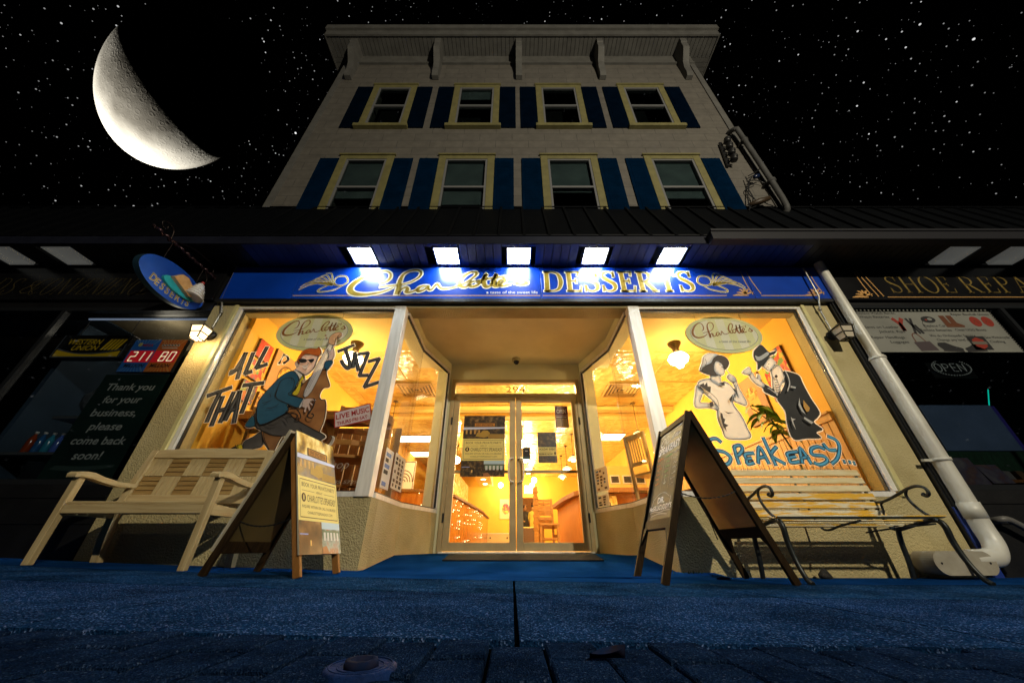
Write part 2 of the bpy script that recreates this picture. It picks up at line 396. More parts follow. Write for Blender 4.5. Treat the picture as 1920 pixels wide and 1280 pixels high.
# ---------------------------------------------------------------- ground
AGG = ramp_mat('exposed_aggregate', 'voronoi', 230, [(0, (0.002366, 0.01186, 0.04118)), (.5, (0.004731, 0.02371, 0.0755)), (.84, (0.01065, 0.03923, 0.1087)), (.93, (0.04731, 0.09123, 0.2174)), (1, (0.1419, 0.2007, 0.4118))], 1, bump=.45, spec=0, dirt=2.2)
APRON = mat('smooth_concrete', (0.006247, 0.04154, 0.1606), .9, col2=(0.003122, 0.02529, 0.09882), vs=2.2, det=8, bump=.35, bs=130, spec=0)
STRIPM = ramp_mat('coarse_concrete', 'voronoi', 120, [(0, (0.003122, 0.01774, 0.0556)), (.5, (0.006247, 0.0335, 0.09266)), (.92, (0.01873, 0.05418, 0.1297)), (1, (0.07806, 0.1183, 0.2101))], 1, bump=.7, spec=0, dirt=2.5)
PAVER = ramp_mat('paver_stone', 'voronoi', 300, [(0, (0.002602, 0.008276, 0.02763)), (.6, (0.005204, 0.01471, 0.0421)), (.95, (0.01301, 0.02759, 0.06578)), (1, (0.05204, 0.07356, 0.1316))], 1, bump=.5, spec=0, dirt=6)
JOINT = mat('joint_dirt', (.0008, .001, .002), 1, spec=0, col2=(.002, .0025, .0025), vs=30, bump=.5, bs=200)
ROADM = mat('road_asphalt', (.02, .024, .034), .8, col2=(.014, .016, .022), vs=20, bump=.5, bs=200)
xs = [-40, -12, -8, -6]+[-5+.25*i for i in range(41)]+[6, 8, 12, 40]
def sheet(mb, x0, x1, y0, y1, m, dz=0, steps=None):
    q = [x0]+[x for x in xs if x0 < x < x1]+[x1]
    for a, b in zip(q, q[1:]):
        mb.add([(a, y0, gz(a)+dz), (b, y0, gz(b)+dz), (b, y1, gz(b)+dz), (a, y1, gz(a)+dz)], [(0, 1, 2, 3)], m)
g = MB(); sheet(g, -40, 40, -40, 40, ROADM, -.06)
tag(g.build('ground'), 'dark asphalt ground running under the whole street', 'ground', kind='structure')
g = MB(); g2 = [-9.402+1.345*i for i in range(15)]
for i, x in enumerate(g2[:-1]):
    a, b = x+.007, x+1.345-.007
    for y0, y1, m in ((1.145, 2.15, AGG), (2.165, 2.93, STRIPM)):
        q = [a]+[t for t in xs if a < t < b]+[b]
        for u, w in zip(q, q[1:]):
            g.hexa([(u, y0, gz(u)-.04), (w, y0, gz(w)-.04), (w, y1, gz(w)-.04), (u, y1, gz(u)-.04), (u, y0, gz(u)), (w, y0, gz(w)), (w, y1, gz(w)), (u, y1, gz(u))], m)
sheet(g, -12, 12, -1.2, 3.7, JOINT, -.018)
tag(g.build('pavement'), 'exposed aggregate pavement slabs with dark joints', 'pavement', kind='structure')
g = MB()
sheet(g, -12, 12, 2.942, 3.8, APRON, 0)
tag(g.build('pavement_apron'), 'smooth blue concrete strip along the shopfronts', 'pavement', kind='structure')
g = MB(); rp = random.Random(3)
for c in range(-50, 51):
    x = c*.130+.012; off = (.13 if c % 2 else 0)+rp.uniform(-.006, .006)
    for r in range(-8, 7):
        y0, y1 = r*.262-.2+off, r*.262-.2+off+.240
        y1 = min(y1, 1.13); y0 = max(y0, -1.1)
        if y1-y0 < .04: continue
        z = gz(x)+rp.uniform(-.0015, .0035); w = .0605; k = .004; t = rp.uniform(-.0015, .0015)
        lo = [(x-w, y0, z-.04), (x+w, y0, z-.04), (x+w, y1, z-.04), (x-w, y1, z-.04)]
        mid = [(x-w, y0, z-k), (x+w, y0, z-k+t), (x+w, y1, z-k+t), (x-w, y1, z-k)]
        top = [(x-w+k, y0+k, z), (x+w-k, y0+k, z+t), (x+w-k, y1-k, z+t), (x-w+k, y1-k, z)]
        g.add(lo+mid+top, [(0,1,5,4),(1,2,6,5),(2,3,7,6),(3,0,4,7),(4,5,9,8),(5,6,10,9),(6,7,11,10),(7,4,8,11),(8,9,10,11)], PAVER)
tag(g.build('paving_strip'), 'dark rectangular pavers in staggered columns along the kerb', 'paving', kind='structure')
# entry ramp between the bays
g = MB()
for y0, y1, z0, z1 in ((3.3, 3.62, .0, .012), (3.62, 4.6, .012, .118), (4.6, 5.5, .118, .123)):
    xa, xb = (-1.6, 1.75)
    g.hexa([(xa, y0, -.1), (xb, y0, -.1), (xb, y1, -.1), (xa, y1, -.1), (xa, y0, z0), (xb, y0, z0-.01), (xb, y1, z1), (xa, y1, z1)], APRON)
tag(g.build('entry_path'), 'blue concrete ramp rising to the glass doors', 'path', kind='structure')

# ================================================================ the dessert shop building
YF, YU = 3.57, 3.60
XL, XR = -3.87, 4.10
ZC = 4.86
bld = thing('shop_building', 'three-storey cream building with yellow-cased windows, blue shutters and a lit dessert shop below', 'building', (0, 5, 0))
def pc(mb, name, bev=0, label=None, parent=bld):
    o = mb.build(name, parent, bev=bev)
    if label: o['label'] = label
    return o
# --- windows and shutters of the two upper storeys
WIN = [(-3.06, -2.10, 7.30, 9.02, 1), (-1.27, -.27, 7.30, 9.02, 1), (.52, 1.52, 7.30, 9.02, 1), (2.34, 3.36, 7.30, 9.02, 1),
       (-3.115, -2.13, 4.55, 6.30, 2), (-1.32, -.315, 4.55, 6.30, 2), (.515, 1.54, 4.55, 6.30, 2), (2.385, 3.40, 4.55, 6.30, 2)]
# upper wall with openings
UX0, UX1, UZ0, UZ1 = -4.0, 4.36, 3.62, 10.30
xc = sorted({UX0, UX1}|{w[0]+.12 for w in WIN if w[4] == 1}|{w[1]-.12 for w in WIN if w[4] == 1})
g = MB()
def wall_row(z0, z1, spans):
    x = UX0
    for a, b in spans:
        g.box(x, a, YU, YU+.22, z0, z1, SIDING); x = b
    g.box(x, UX1, YU, YU+.22, z0, z1, SIDING)
r1 = [(w[0]+.12, w[1]-.12) for w in WIN if w[4] == 1]; r2 = [(w[0]+.12, w[1]-.12) for w in WIN if w[4] == 2]
wall_row(UZ0, 4.6, []); wall_row(4.6, 6.2, r2); wall_row(6.2, 7.36, []); wall_row(7.36, 8.92, r1); wall_row(8.92, UZ1, [])
g.box(UX0, UX0+.22, YU+.22, 15, UZ0, UZ1, SIDING); g.box(UX1-.22, UX1, YU+.22, 15, UZ0, UZ1, SIDING); g.box(UX0, UX1, 15, 15.2, UZ0, UZ1, SIDING)
pc(g, 'upper_wall')
for x in (UX0, UX1-.11): g = MB(); g.box(x-.004, x+.114, YU-.022, YU+.1, ZC, UZ1, EAVE); pc(g, 'corner_board')
for k, (x0, x1, z0, z1, row) in enumerate(WIN):
    g = MB(); c = .125; hd = .10
    g.box(x0, x0+c, YU-.020, YU+.05, z0, z1-.002, YELLOW); g.box(x1-c, x1, YU-.020, YU+.05, z0, z1-.002, YELLOW)
    g.box(x0+c, x1-c, YU-.019, YU+.05, z1-hd, z1-.003, YELLOW); g.box(x0-.02, x1+.02, YU-.045, YU+.02, z1, z1+.035, YELLOW)
    wf = pc(g, 'window', bev=.004)
    g = MB(); g.box(x0-.05, x1+.05, YU-.085, YU+.03, z0-.085, z0, YELLOW)
    g.build('window_sill', wf, bev=.006)
    a, b = x0+c+.002, x1-c-.002; zt = z1-hd-.002; zm = (z0+zt)/2+.02; s = .036
    g = MB()
    for u in (a, b-s): g.box(u, u+s, YU-.012, YU+.05, z0, zt, SASH)
    g.box(a+s, b-s, YU-.011, YU+.05, zt-s, zt, SASH); g.box(a+s, b-s, YU-.011, YU+.05, z0, z0+s, SASH); g.box(a+s, b-s, YU-.016, YU+.06, zm-.024, zm+.024, SASH)
    g.build('sash', wf, bev=.003)
    g = MB(); g.box(a+s, b-s, YU+.012, YU+.016, z0+s, zt-s, UPGLASS); g.build('pane', wf)
    g = MB()
    g.box(a-.15, b+.15, YU+.5, YU+.52, z0-.3, zt+.3, DARK)
    lo = zm-.03-.16*(k % 3)
    if row == 2: g.box(a+.01, b-.01, YU+.062, YU+.066, lo, zt-.02, BLIND); g.box(a+.01, b-.01, YU+.058, YU+.07, lo-.025, lo, BLIND)
    else: g.box(a+.01, b-.01, YU+.062, YU+.066, zt-.10-.28*(k == 1), zt, BLIND if k == 1 else DARK)
    g.build('blind', wf)
    for u0, u1 in ((x0-.345, x0-.008), (x1+.008, x1+.345)):
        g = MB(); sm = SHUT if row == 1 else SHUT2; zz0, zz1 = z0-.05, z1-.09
        g.box(u0, u1, YU-.022, YU-.004, zz0, zz1, sm)
        zmid = (zz0+zz1)/2
        for p, q in ((zz0+.10, zmid-.05), (zmid+.05, zz1-.09)):
            n = 14
            for i in range(n):
                z = p+(q-p)*i/n; h = (q-p)/n
                g.hexa([(u0+.055, YU-.0225, z), (u1-.055, YU-.0225, z), (u1-.055, YU-.0215, z), (u0+.055, YU-.0215, z), (u0+.055, YU-.031, z+h*.35), (u1-.055, YU-.031, z+h*.35), (u1-.055, YU-.0215, z+h*.9), (u0+.055, YU-.0215, z+h*.9)], sm)
        pc(g, 'shutter')
# --- eave
EX0, EX1, EY = -4.40, 4.88, 3.17
g = MB(); g.box(EX0, EX1, EY, 15.4, 10.90, 11.0, ROOF); pc(g, 'roof')
g = MB(); g.box(EX0, EX1, EY-.02, EY+.015, 10.47, 10.70, EAVE); g.box(EX0-.015, EX1+.015, EY-.07, EY+.015, 10.702, 10.90, EAVE)
for x in (EX0, EX1-.03): g.box(x, x+.03, EY+.016, 15.3, 10.47, 10.90, EAVE)
pc(g, 'fascia')
g = MB(); x = EX0+.035
while x < EX1-.12:
    g.box(x, x+.088, EY+.018, YU-.001, 10.49, 10.52, EAVE); x += .098
g.box(EX0+.03, EX1-.03, EY+.016, YU, 10.522, 10.53, BLACK)
for x0, x1 in ((EX0+.03, UX0), (UX1, EX1-.03)):
    y = YU
    while y < 14: g.box(x0, x1, y+.004, y+.094, 10.49, 10.52, EAVE); y += .1
pc(g, 'soffit')
g = MB(); g.box(UX0, UX1, YU-.03, YU+.1, 10.08, 10.489, EAVE); g.box(UX0, UX1, YU-.05, YU-.031, 10.08, 10.12, EAVE); pc(g, 'frieze')
for x in (-3.72, -1.74, .16, 2.06, 4.02):
    g = MB(); w = .07
    prof = [(YU-.001, 9.30), (YU-.10, 9.30), (YU-.13, 9.42), (YU-.13, 9.62), (YU-.17, 9.80), (YU-.30, 9.98), (YU-.36, 10.08), (YU-.36, 10.30), (YU-.38, 10.32), (YU-.38, 10.488), (YU-.001, 10.488)]
    g.prism([(x-w, y, z) for y, z in prof], (2*w, 0, 0), EAVE); pc(g, 'bracket', bev=.008)
# --- shopfront: pillars, base walls, header
ZS, ZH = .61, 2.86     # sill and head of the shop windows
g = MB(); g.box(XL, -3.58, YF, YF+.3, gz(XL)-.1, 2.9, STUCCO_S); pc(g, 'pillar')
g = MB(); g.box(3.775, XR, YF, YF+.3, gz(XR)-.1, 2.9, STUCCO_S); pc(g, 'pillar')
g = MB(); g.box(-3.578, -1.345, YF-.004, YF+.2, -.1, ZS, STUCCO)
BL = [(-1.345, YF), (-1.345, 4.6), (-1.075, 5.45)]; BR = [(1.47, YF), (1.47, 4.6), (1.185, 5.45)]
def offs(path, d): return [(x+d, y) for x, y in path]
def bay_wall(path, sgn, z0, z1, m, th=.18):
    for (xa, ya), (xb, yb) in zip(path, path[1:]):
        g.hexa([(xa, ya, z0), (xb, yb, z0), (xb+sgn*th, yb, z0), (xa+sgn*th, ya, z0), (xa, ya, z1), (xb, yb, z1), (xb+sgn*th, yb, z1), (xa+sgn*th, ya, z1)], m)
bay_wall([(-1.345, YF+.2)]+BL[1:], -1, -.1, ZS, STUCCO_S)
pc(g, 'base_wall')
g = MB(); g.box(1.47, 3.773, YF-.004, YF+.2, -.1, ZS, STUCCO); bay_wall([(1.47, YF+.2)]+BR[1:], 1, -.1, ZS, STUCCO_S); pc(g, 'base_wall')
g = MB(); g.box(XL, XR, YF+.02, YF+.3, 2.902, 3.6, STUCCO_S); g.box(-3.575, 3.77, YF+.01, YF+.25, ZH+.002, 2.9, STUCCO_S)
pc(g, 'header')
g = MB(); g.box(-1.7, 1.75, YF+.26, 5.6, 3.0, 3.05, STUCCO_C)
bay_wall([(-1.345, YF+.26)]+BL[1:], -1, ZH+.004, 2.999, STUCCO_C, .25); bay_wall([(1.47, YF+.26)]+BR[1:], 1, ZH+.004, 2.999, STUCCO_C, .25)
g.box(-1.3, -1.03, 5.452, 5.6, .12, 2.999, STUCCO_C); g.box(1.15, 1.42, 5.452, 5.6, .12, 2.999, STUCCO_C)
g.box(-1.03, 1.15, 5.454, 5.6, 2.70, 2.999, STUCCO_C)
pc(g, 'entry_ceiling')
# --- front windows
def front_window(x0, x1, post):
    g = MB()
    g.box(x0, x0+.045, YF-.03, YF+.03, ZS, ZH+.02, CREAM) if post == 'r' else g.box(x1-.045, x1, YF-.03, YF+.03, ZS, ZH+.02, CREAM)
    a, b = (x0+.047, x1) if post == 'r' else (x0, x1-.047)
    if post == 'r': g.box(a, a+.05, YF-.008, YF+.06, ZS+.05, ZH-.03, ALU); g.box(b-.14, b, YF-.03, YF+.10, ZS+.001, ZH, ALU); c, d = a+.05, b-.14
    else: g.box(b-.05, b, YF-.008, YF+.06, ZS+.05, ZH-.03, ALU); g.box(a, a+.14, YF-.03, YF+.10, ZS+.001, ZH, ALU); c, d = a+.14, b-.05
    g.box(c-.02, d+.02, YF-.007, YF+.06, ZS+.001, ZS+.048, ALU)
    g.box(a if post == 'r' else c, d if post == 'r' else b, YF-.012, YF+.06, ZH-.03, ZH, ALU)
    f = pc(g, 'shop_window', bev=.003)
    g = MB()
    g.box(c, d, YF+.02, YF+.055, ZH-.052, ZH-.031, GASKET); g.box(c, d, YF+.02, YF+.055, ZS+.049, ZS+.06, GASKET)
    g.box(c+.001, c+.014, YF+.021, YF+.054, ZS+.061, ZH-.053, GASKET); g.box(d-.014, d-.001, YF+.021, YF+.054, ZS+.061, ZH-.053, GASKET)
    g.build('gasket', f)
    g = MB(); g.box(c+.015, d-.015, YF+.036, YF+.042, ZS+.061, ZH-.053, GLASS); g.build('pane', f)
front_window(-3.578, -1.365, 'r'); front_window(1.49, 3.773, 'l')
# --- angled entry windows
def bay_window(path, sgn):
    g = MB(); t = .045
    P = [(path[0][0], YF+.102), path[1], (path[2][0], path[2][1]-.004)]
    for (xa, ya), (xb, yb) in zip(P, P[1:]):
        for z0, z1 in ((ZS+.001, ZS+.05), (ZH-.05, ZH)):
            g.hexa([(xa, ya, z0), (xb, yb, z0), (xb+sgn*t, yb, z0), (xa+sgn*t, ya, z0), (xa, ya, z1), (xb, yb, z1), (xb+sgn*t, yb, z1), (xa+sgn*t, ya, z1)], ALU)
    x, y = P[2]; g.box(min(x, x+sgn*.06), max(x, x+sgn*.06), y-.07, y-.0, ZS+.051, ZH-.051, ALU)
    f = pc(g, 'entry_window', bev=.003)
    g = MB()
    for (xa, ya), (xb, yb) in zip(P, P[1:]):
        for z0, z1 in ((ZS+.051, ZS+.063), (ZH-.078, ZH-.051)):
            o = sgn*.012; w = sgn*.02
            g.hexa([(xa+o, ya, z0), (xb+o, yb, z0), (xb+o+w, yb, z0), (xa+o+w, ya, z0), (xa+o, ya, z1), (xb+o, yb, z1), (xb+o+w, yb, z1), (xa+o+w, ya, z1)], GASKET)
    xg = x+sgn*.022; g.box(xg-.012, xg+.012, y-.095, y-.071, ZS+.064, ZH-.079, GASKET)
    g.build('gasket', f)
    g = MB(); o = sgn*.02
    for (xa, ya), (xb, yb) in zip(P, P[1:]):
        q = .006*sgn
        g.hexa([(xa+o, ya, ZS+.064), (xb+o, yb-.002, ZS+.064), (xb+o+q, yb-.002, ZS+.064), (xa+o+q, ya, ZS+.064), (xa+o, ya, ZH-.079), (xb+o, yb-.002, ZH-.079), (xb+o+q, yb-.002, ZH-.079), (xa+o+q, ya, ZH-.079)], GLASS)
    g.build('pane', f)
bay_window(BL, -1); bay_window(BR, 1)
# --- doors
YD = 5.45; ZF = .123
g = MB()
for x in (-1.028, 1.088): g.box(x, x+.06, YD-.03, YD+.09, ZF, 2.69, DOORFRAME)
for z0, z1 in ((2.375, 2.43), (2.63, 2.688)): g.box(-.967, 1.087, YD-.029, YD+.09, z0, z1, DOORFRAME)
g.box(-1.0, 1.12, YD-.06, YD+.1, ZF-.001, ZF+.018, ALU)
df = pc(g, 'door_frame', bev=.003)
g = MB(); g.box(-.967, 1.087, YD+.03, YD+.036, 2.431, 2.629, GLASS); g.build('transom_pane', df)
def door(x0, x1, hinge, hx):
    g = MB(); s = .095
    g.box(x0, x0+s, YD-.02, YD+.045, ZF+.024, 2.37, DOORFRAME); g.box(x1-s, x1, YD-.02, YD+.045, ZF+.024, 2.37, DOORFRAME)
    g.box(x0+s, x1-s, YD-.019, YD+.045, 2.285, 2.369, DOORFRAME); g.box(x0+s, x1-s, YD-.019, YD+.045, ZF+.025, .25, DOORFRAME)
    d = pc(g, 'door', bev=.004)
    g = MB(); g.box(x0+s, x1-s, YD+.01, YD+.016, .25, 2.285, GLASS); g.build('pane', d)
    g = MB(); g.box(x0+s, x1-s, YD+.018, YD+.05, 1.16, 1.2, DOORFRAME); g.build('push_bar', d)
    g = MB(); sg = 1 if hinge == 'l' else -1
    g.tube([(hx, YD-.02, 1.36), (hx, YD-.075, 1.36), (hx-sg*.05, YD-.09, 1.33), (hx-sg*.06, YD-.09, 1.19), (hx-sg*.05, YD-.09, 1.05), (hx, YD-.075, 1.02), (hx, YD-.02, 1.02)], .0125, ALU, 10, 5)
    g.build('handle', d)
    for z in (.55, 1.95):
        g = MB(); xh = x0-.012 if hinge == 'l' else x1+.012
        g.tube([(xh, YD-.035, z-.06), (xh, YD-.035, z+.06)], .014, BLACK, 8); g.build('hinge', d)
door(-.965, .056, 'l', .01); door(.064, 1.085, 'r', .112)
# --- interior shell
IX0, IX1, IYB, ZCE = -3.52, 3.77, 17.0, 3.02
g = MB()
g.box(IX0-.2, IX0, YF+.301, IYB, ZF-.3, ZCE+.2, WALL); g.box(IX1, IX1+.2, YF+.301, IYB, ZF-.3, ZCE+.2, WALL)
g.box(IX0, .40, IYB, IYB+.2, ZF, ZCE, WALL); g.box(1.12, IX1, IYB, IYB+.2, ZF, ZCE, WALL); g.box(.40, 1.12, IYB, IYB+.2, 2.12, ZCE, WALL)
g.box(-1.2, 3.2, 20, 20.1, ZF, 2.9, OAK); g.box(-1.3, -1.2, IYB+.2, 20, ZF, 2.9, WALL); g.box(3.2, 3.3, IYB+.2, 20, ZF, 2.9, WALL); g.box(-1.3, 3.3, IYB+.2, 20, 2.9, 3.0, CEILP)
# bulkhead that closes the back of the window bays above the glass
pc(g, 'interior_wall')
g = MB(); g.box(IX0, IX1, 5.0, IYB, ZCE+.002, ZCE+.1, TIN); y = 5.6
for yy in [5.05+1.2*i for i in range(10)]: g.box(IX0, IX1, yy, yy+.025, ZCE-.008, ZCE, CEILP)
for xx in [-3.3+1.2*i for i in range(6)]: g.box(xx, xx+.025, 5.0, IYB, ZCE-.009, ZCE, CEILP)
g.box(IX0, IX1, YF+.301, 5.0, ZCE+.002, ZCE+.1, CEILP)
for yy in (7.6, 8.1): g.box(IX0, IX1, yy, yy+.2, ZCE-.1, ZCE-.01, CEILP)
pc(g, 'interior_ceiling')
g = MB(); g.box(-1.3, 1.4, 5.5, 20, ZF-.1, ZF+.002, FLOORW); g.box(IX0, -1.3, 5.6, 20, ZF-.1, ZF+.002, FLOORW); g.box(1.4, IX1, 5.6, 20, ZF-.1, ZF+.002, FLOORW)
g.box(IX0, -1.55, YF+.3, 5.3, .2, ZS-.03, OAKX); g.box(1.68, IX1, YF+.3, 5.3, .2, ZS-.03, OAKX)
pc(g, 'interior_floor')
g = MB(); y = YF+.31
while y < 8.4: g.box(IX1-.022, IX1-.001, y, y+.083, ZS-.03, 1.47, BEAD); g.box(IX1-.006, IX1-.002, y+.083, y+.096, ZS-.03, 1.47, OAKX); y += .096
g.box(IX1-.04, IX1-.001, YF+.31, 8.4, 1.471, 1.55, BEAD); g.box(IX1-.06, IX1-.001, YF+.31, 8.4, 1.551, 1.575, BEAD)
pc(g, 'wainscot')
g = MB(); x = IX0
while x < -1.75:
    g.box(x, x+.13, 5.05, 5.08, ZS-.03, 1.72, OAKD if int(x*10) % 3 else OAKX); x += .145
pc(g, 'plank_partition')

# ================================================================ canopy across the three shops
can = thing('canopy', 'long dark sloping canopy roof over the three shopfronts, five bright lamps in its underside', 'canopy', (0, 3.1, 3.5))
YC = 3.10; ZSOF = 3.53
g = MB(); g.prism([(-13, YC, 3.63), (-13, 3.60, ZC), (-13, 3.75, ZC), (-13, 3.75, 3.64)], (26, 0, 0), ROOF); g.box(-13, 13, 3.58, 3.80, ZC+.001, ZC+.025, RIBM); g.build('roof', can)
for i in range(64):
    x = -10.4+.33*i
    g = MB(); g.beam((x, YC-.006, 3.645), (x, 3.59, ZC-.004), .035, .035, RIBM, (1, 0, 0)); g.build('rib', can)
g = MB(); g.box(-13, 13, YC-.02, YC-.001, 3.505, 3.635, FASC); g.build('fascia', can)
g = MB(); g.box(2.5, 13, YC-.13, YC-.022, 3.47, 3.62, GUTTER); g.box(2.5, 13, YC-.145, YC-.131, 3.60, 3.635, GUTTER); g.build('gutter', can)
LX = [-1.99, -.87, .09, 1.11, 2.13]; LO = [-6.75, -5.95, 5.92, 6.72]
g = MB(); x = -12.9
holes = [(c-.17, c+.17) for c in LX+LO]
while x < 12.9:
    m = SOFF if -3.6 < x < 3.9 else SOFF_K
    h = any(a < x+.1 and x < b for a, b in holes)
    if not h: g.box(x, x+.104, YC+.001, YF+.03, ZSOF, ZSOF+.02, m)
    else:
        g.box(x, x+.104, YC+.001, YC+.06, ZSOF, ZSOF+.02, m); g.box(x, x+.104, YC+.39, YF+.03, ZSOF, ZSOF+.02, m)
    x += .112
g.box(-13, 13, YC, YF+.03, ZSOF+.15, ZSOF+.16, BLACK)
g.build('soffit', can)
HOUS = mat('lamp_housing', (.2, .22, .26), .4)
for c in LX+LO:
    on = c in LX
    g = MB(); y0, y1 = YC+.065, YC+.385
    for a, b, p, q in ((c-.165, c-.148, y0, y1), (c+.148, c+.165, y0, y1), (c-.148, c+.148, y0, y0+.015), (c-.148, c+.148, y1-.015, y1)):
        g.box(a, b, p, q, ZSOF-.006, ZSOF+.10, HOUS if on else LAMP_FAINT)
    o = g.build('soffit_lamp', can); o['label'] = 'lit white lamp in blue underside' if on else 'unlit grey lamp with an added faint glow in black underside'
    g = MB(); g.box(c-.147, c+.147, y0+.016, y1-.016, ZSOF+.03 if on else ZSOF+.05, ZSOF+.06, LAMP_ON if on else LAMP_FAINT); g.build('diffuser', o)

# ================================================================ shop sign
sg = thing('shop_sign', 'long blue fascia sign with gold script and serif letters over the lit entrance', 'sign', (0, YF, 2.95))
YS = YF-.06; Z0, Z1 = 2.955, 3.50
g = MB()
for a, b in ((-3.80, -2.882), (-2.876, .382), (.386, 3.166), (3.172, 4.17)): g.box(a, b, YS, YF+.015, Z0, Z1, SIGNBLUE)
g.build('panel', sg, bev=.004)
g = MB(); g.box(-3.83, 4.19, YS-.006, YF+.016, Z0-.05, Z0-.002, BLACK); g.build('drip_edge', sg)
ps = Pl((0, YS, 0), (1, 0, 0), (0, 0, 1), (0, -1, 0))
PALEB = mat('pale_line', (.35, .55, .85), .4)
g = MB()
rect(g, ps, -2.86, Z0+.045, .37, Z0+.058, COPPER); rect(g, ps, .40, Z0+.045, 2.80, Z0+.058, COPPER); rect(g, ps, 3.25, Z0+.045, 3.95, Z0+.058, COPPER)
def corner(g, x, pl, z, s=1):
    stroke(g, pl, [(x, z+.42), (x+.005*s, z+.2), (x+.03*s, z+.02)], .012, COPPER, 2)
    for k in range(5):
        a = R(20+k*35)
        stroke(g, pl, [(x-.06*s, z+.03), (x-.06*s+.07*math.cos(a)*s, z+.02+.09*math.sin(a)), (x-.06*s+.12*math.cos(a)*s, z+.02+.10*math.sin(a))], [.03, .025, .006], COPPER, 2)
    stroke(g, pl, [(x-.24*s, z), (x-.15*s, z+.012), (x-.03*s, z)], [.008, .03, .01], COPPER, 2)
corner(g, 3.12, ps, Z0+.05); corner(g, 4.05, ps, Z0+.05); stroke(g, ps, [(3.2, Z1-.07), (3.215, Z0+.3), (3.26, Z0+.08)], .012, COPPER, 2)
g.build('border_lines', sg)
g = MB(); x0 = aY(656, 530, YS).x; sw = aY(992, 530, YS).x-x0
script(g, ps, x0, Z0+.055, sw, .44, IVORY, 2, extra=.034); script(g, ps, x0, Z0+.055, sw, .44, GOLD, 3)
g.build('script_lettering', sg)
g = MB(); a, b = aY(1018, 530, YS).x, aY(1300, 530, YS).x
serif(g, ps, 'DESSERTS', a, Z0+.12, .345, b-a, IVORY, 2, extra=.028); serif(g, ps, 'DESSERTS', a, Z0+.12, .345, b-a, GOLD, 3, T=.17, th=.06)
g.build('serif_lettering', sg)
g = MB(); text(g, ps, 'a taste of the sweet life', aY(912, 550, YS).x, Z0+.085, .045, IVORY, 2, w=aY(1008, 550, YS).x-aY(912, 550, YS).x); g.build('tagline', sg)
def flourish(x, s):
    g = MB()
    for m, e, l in ((IVORY, .014, 2), (GOLD, 0, 3)):
        for k in range(6):
            stroke(g, ps, [(x, Z0+.22), (x-s*(.06+.05*k), Z0+.27+.03*(5-k)), (x-s*(.14+.055*k), Z0+.29+.028*(5-k)-.02*k)], [.010, .013, .004], m, l, extra=e*.7)
        stroke(g, ps, [(x-s*.42, Z0+.15), (x-s*.30, Z0+.235), (x-s*.1, Z0+.27), (x+s*.10, Z0+.22), (x+s*.19, Z0+.28), (x+s*.14, Z0+.38), (x+s*.03, Z0+.37), (x+s*.01, Z0+.27), (x+s*.11, Z0+.20)], [.004, .014, .016, .014, .018, .016, .013, .012, .004], m, l, extra=e*.8)
        stroke(g, ps, [(x-s*.02, Z0+.25), (x-s*.16, Z0+.15), (x-s*.12, Z0+.11), (x+s*.05, Z0+.15), (x+s*.15, Z0+.24)], [.01, .016, .014, .012, .004], m, l, extra=e*.8)
    g.build('flourish', sg)
flourish(aY(625, 530, YS).x, 1); flourish(aY(1335, 530, YS).x, -1)
# ================================================================ neighbouring shops
BANDM = mat('black_signband', (.007, .007, .008), .3, col2=(.004, .004, .005), vs=5)
OLDGOLD = mat('old_gold', (.20, .14, .035), .4, col2=(.12, .08, .02), vs=10)
DIMGOLD = mat('dim_gold', (.065, .05, .018), .5)
NTAN = mat('neighbour_ceiling', (.30, .25, .16), .8, col2=(.22, .18, .11), vs=3)
NBLUE = mat('dark_blue_wall', (.03, .06, .10), .8, col2=(.012, .028, .05), vs=1.5)
NGREEN = mat('dark_green_curtain', (.012, .06, .028), .9, col2=(.005, .025, .012), vs=7, stretch=(6, 6, 1))
DFRAME = mat('dark_mullion', (.02, .022, .026), .35, metal=.4)
def neighbour(name, label, x0, x1, mull, inner, ceil, sills):
    r = thing(name, label, 'shop', ((x0+x1)/2, YF+1, 0))
    zs, zh = sills
    g = MB(); g.box(x0, x1, YF-.002, YF+.3, -.1, zs, BLACK)
    for z in (zs-.12, .38): g.box(x0, x1, YF-.012, YF-.003, z, z+.02, BLACK)
    g.build('base_wall', r)
    g = MB(); g.box(x0, x1, YF, YF+.3, zh, 3.6, BLACK); g.box(x0, x1, YF+.02, YF+.3, 3.6, 4.8, BLACK); g.build('header', r)
    g = MB()
    for z0, z1 in ((zs+.001, zs+.05), (zh-.05, zh-.001)): g.box(x0, x1, YF, YF+.06, z0, z1, DFRAME)
    for m in mull: g.box(m-.025, m+.025, YF+.001, YF+.06, zs+.051, zh-.051, DFRAME)
    f = g.build('shop_window', r)
    g = MB(); g.box(x0, x1, YF+.03, YF+.036, zs+.051, zh-.051, TINT); g.build('pane', f)
    g = MB(); g.box(x0, x1, 6.8, 7.0, -.1, 3.2, inner); g.box(x0-.1, x0, YF+.3, 7, -.1, 3.2, inner); g.box(x1, x1+.1, YF+.3, 7, -.1, 3.2, inner)
    g.box(x0, x1, YF+.3, 7, -.15, .1, DARK); g.build('interior_wall', r)
    g = MB(); g.box(x0, x1, YF+.3, 7, 3.0, 3.1, ceil); g.box(x0, x1, 4.6, 4.8, 2.8, 2.999, ceil); g.build('interior_ceiling', r)
    if x0 < 0: g = MB(); g.box(-5.82, -5.76, YF+.301, 5.2, .1, 2.79, inner); g.box(-12.4, -5.83, YF+.302, 4.5, 2.98, 2.999, inner); g.build('partition', r)
    return r
neighbour('convenience_shop', 'dark convenience shop with black base and tinted windows beside the wooden bench', -12.5, -3.885, [-5.78, -7.7, -9.6], NBLUE, NTAN, (.72, 2.86))
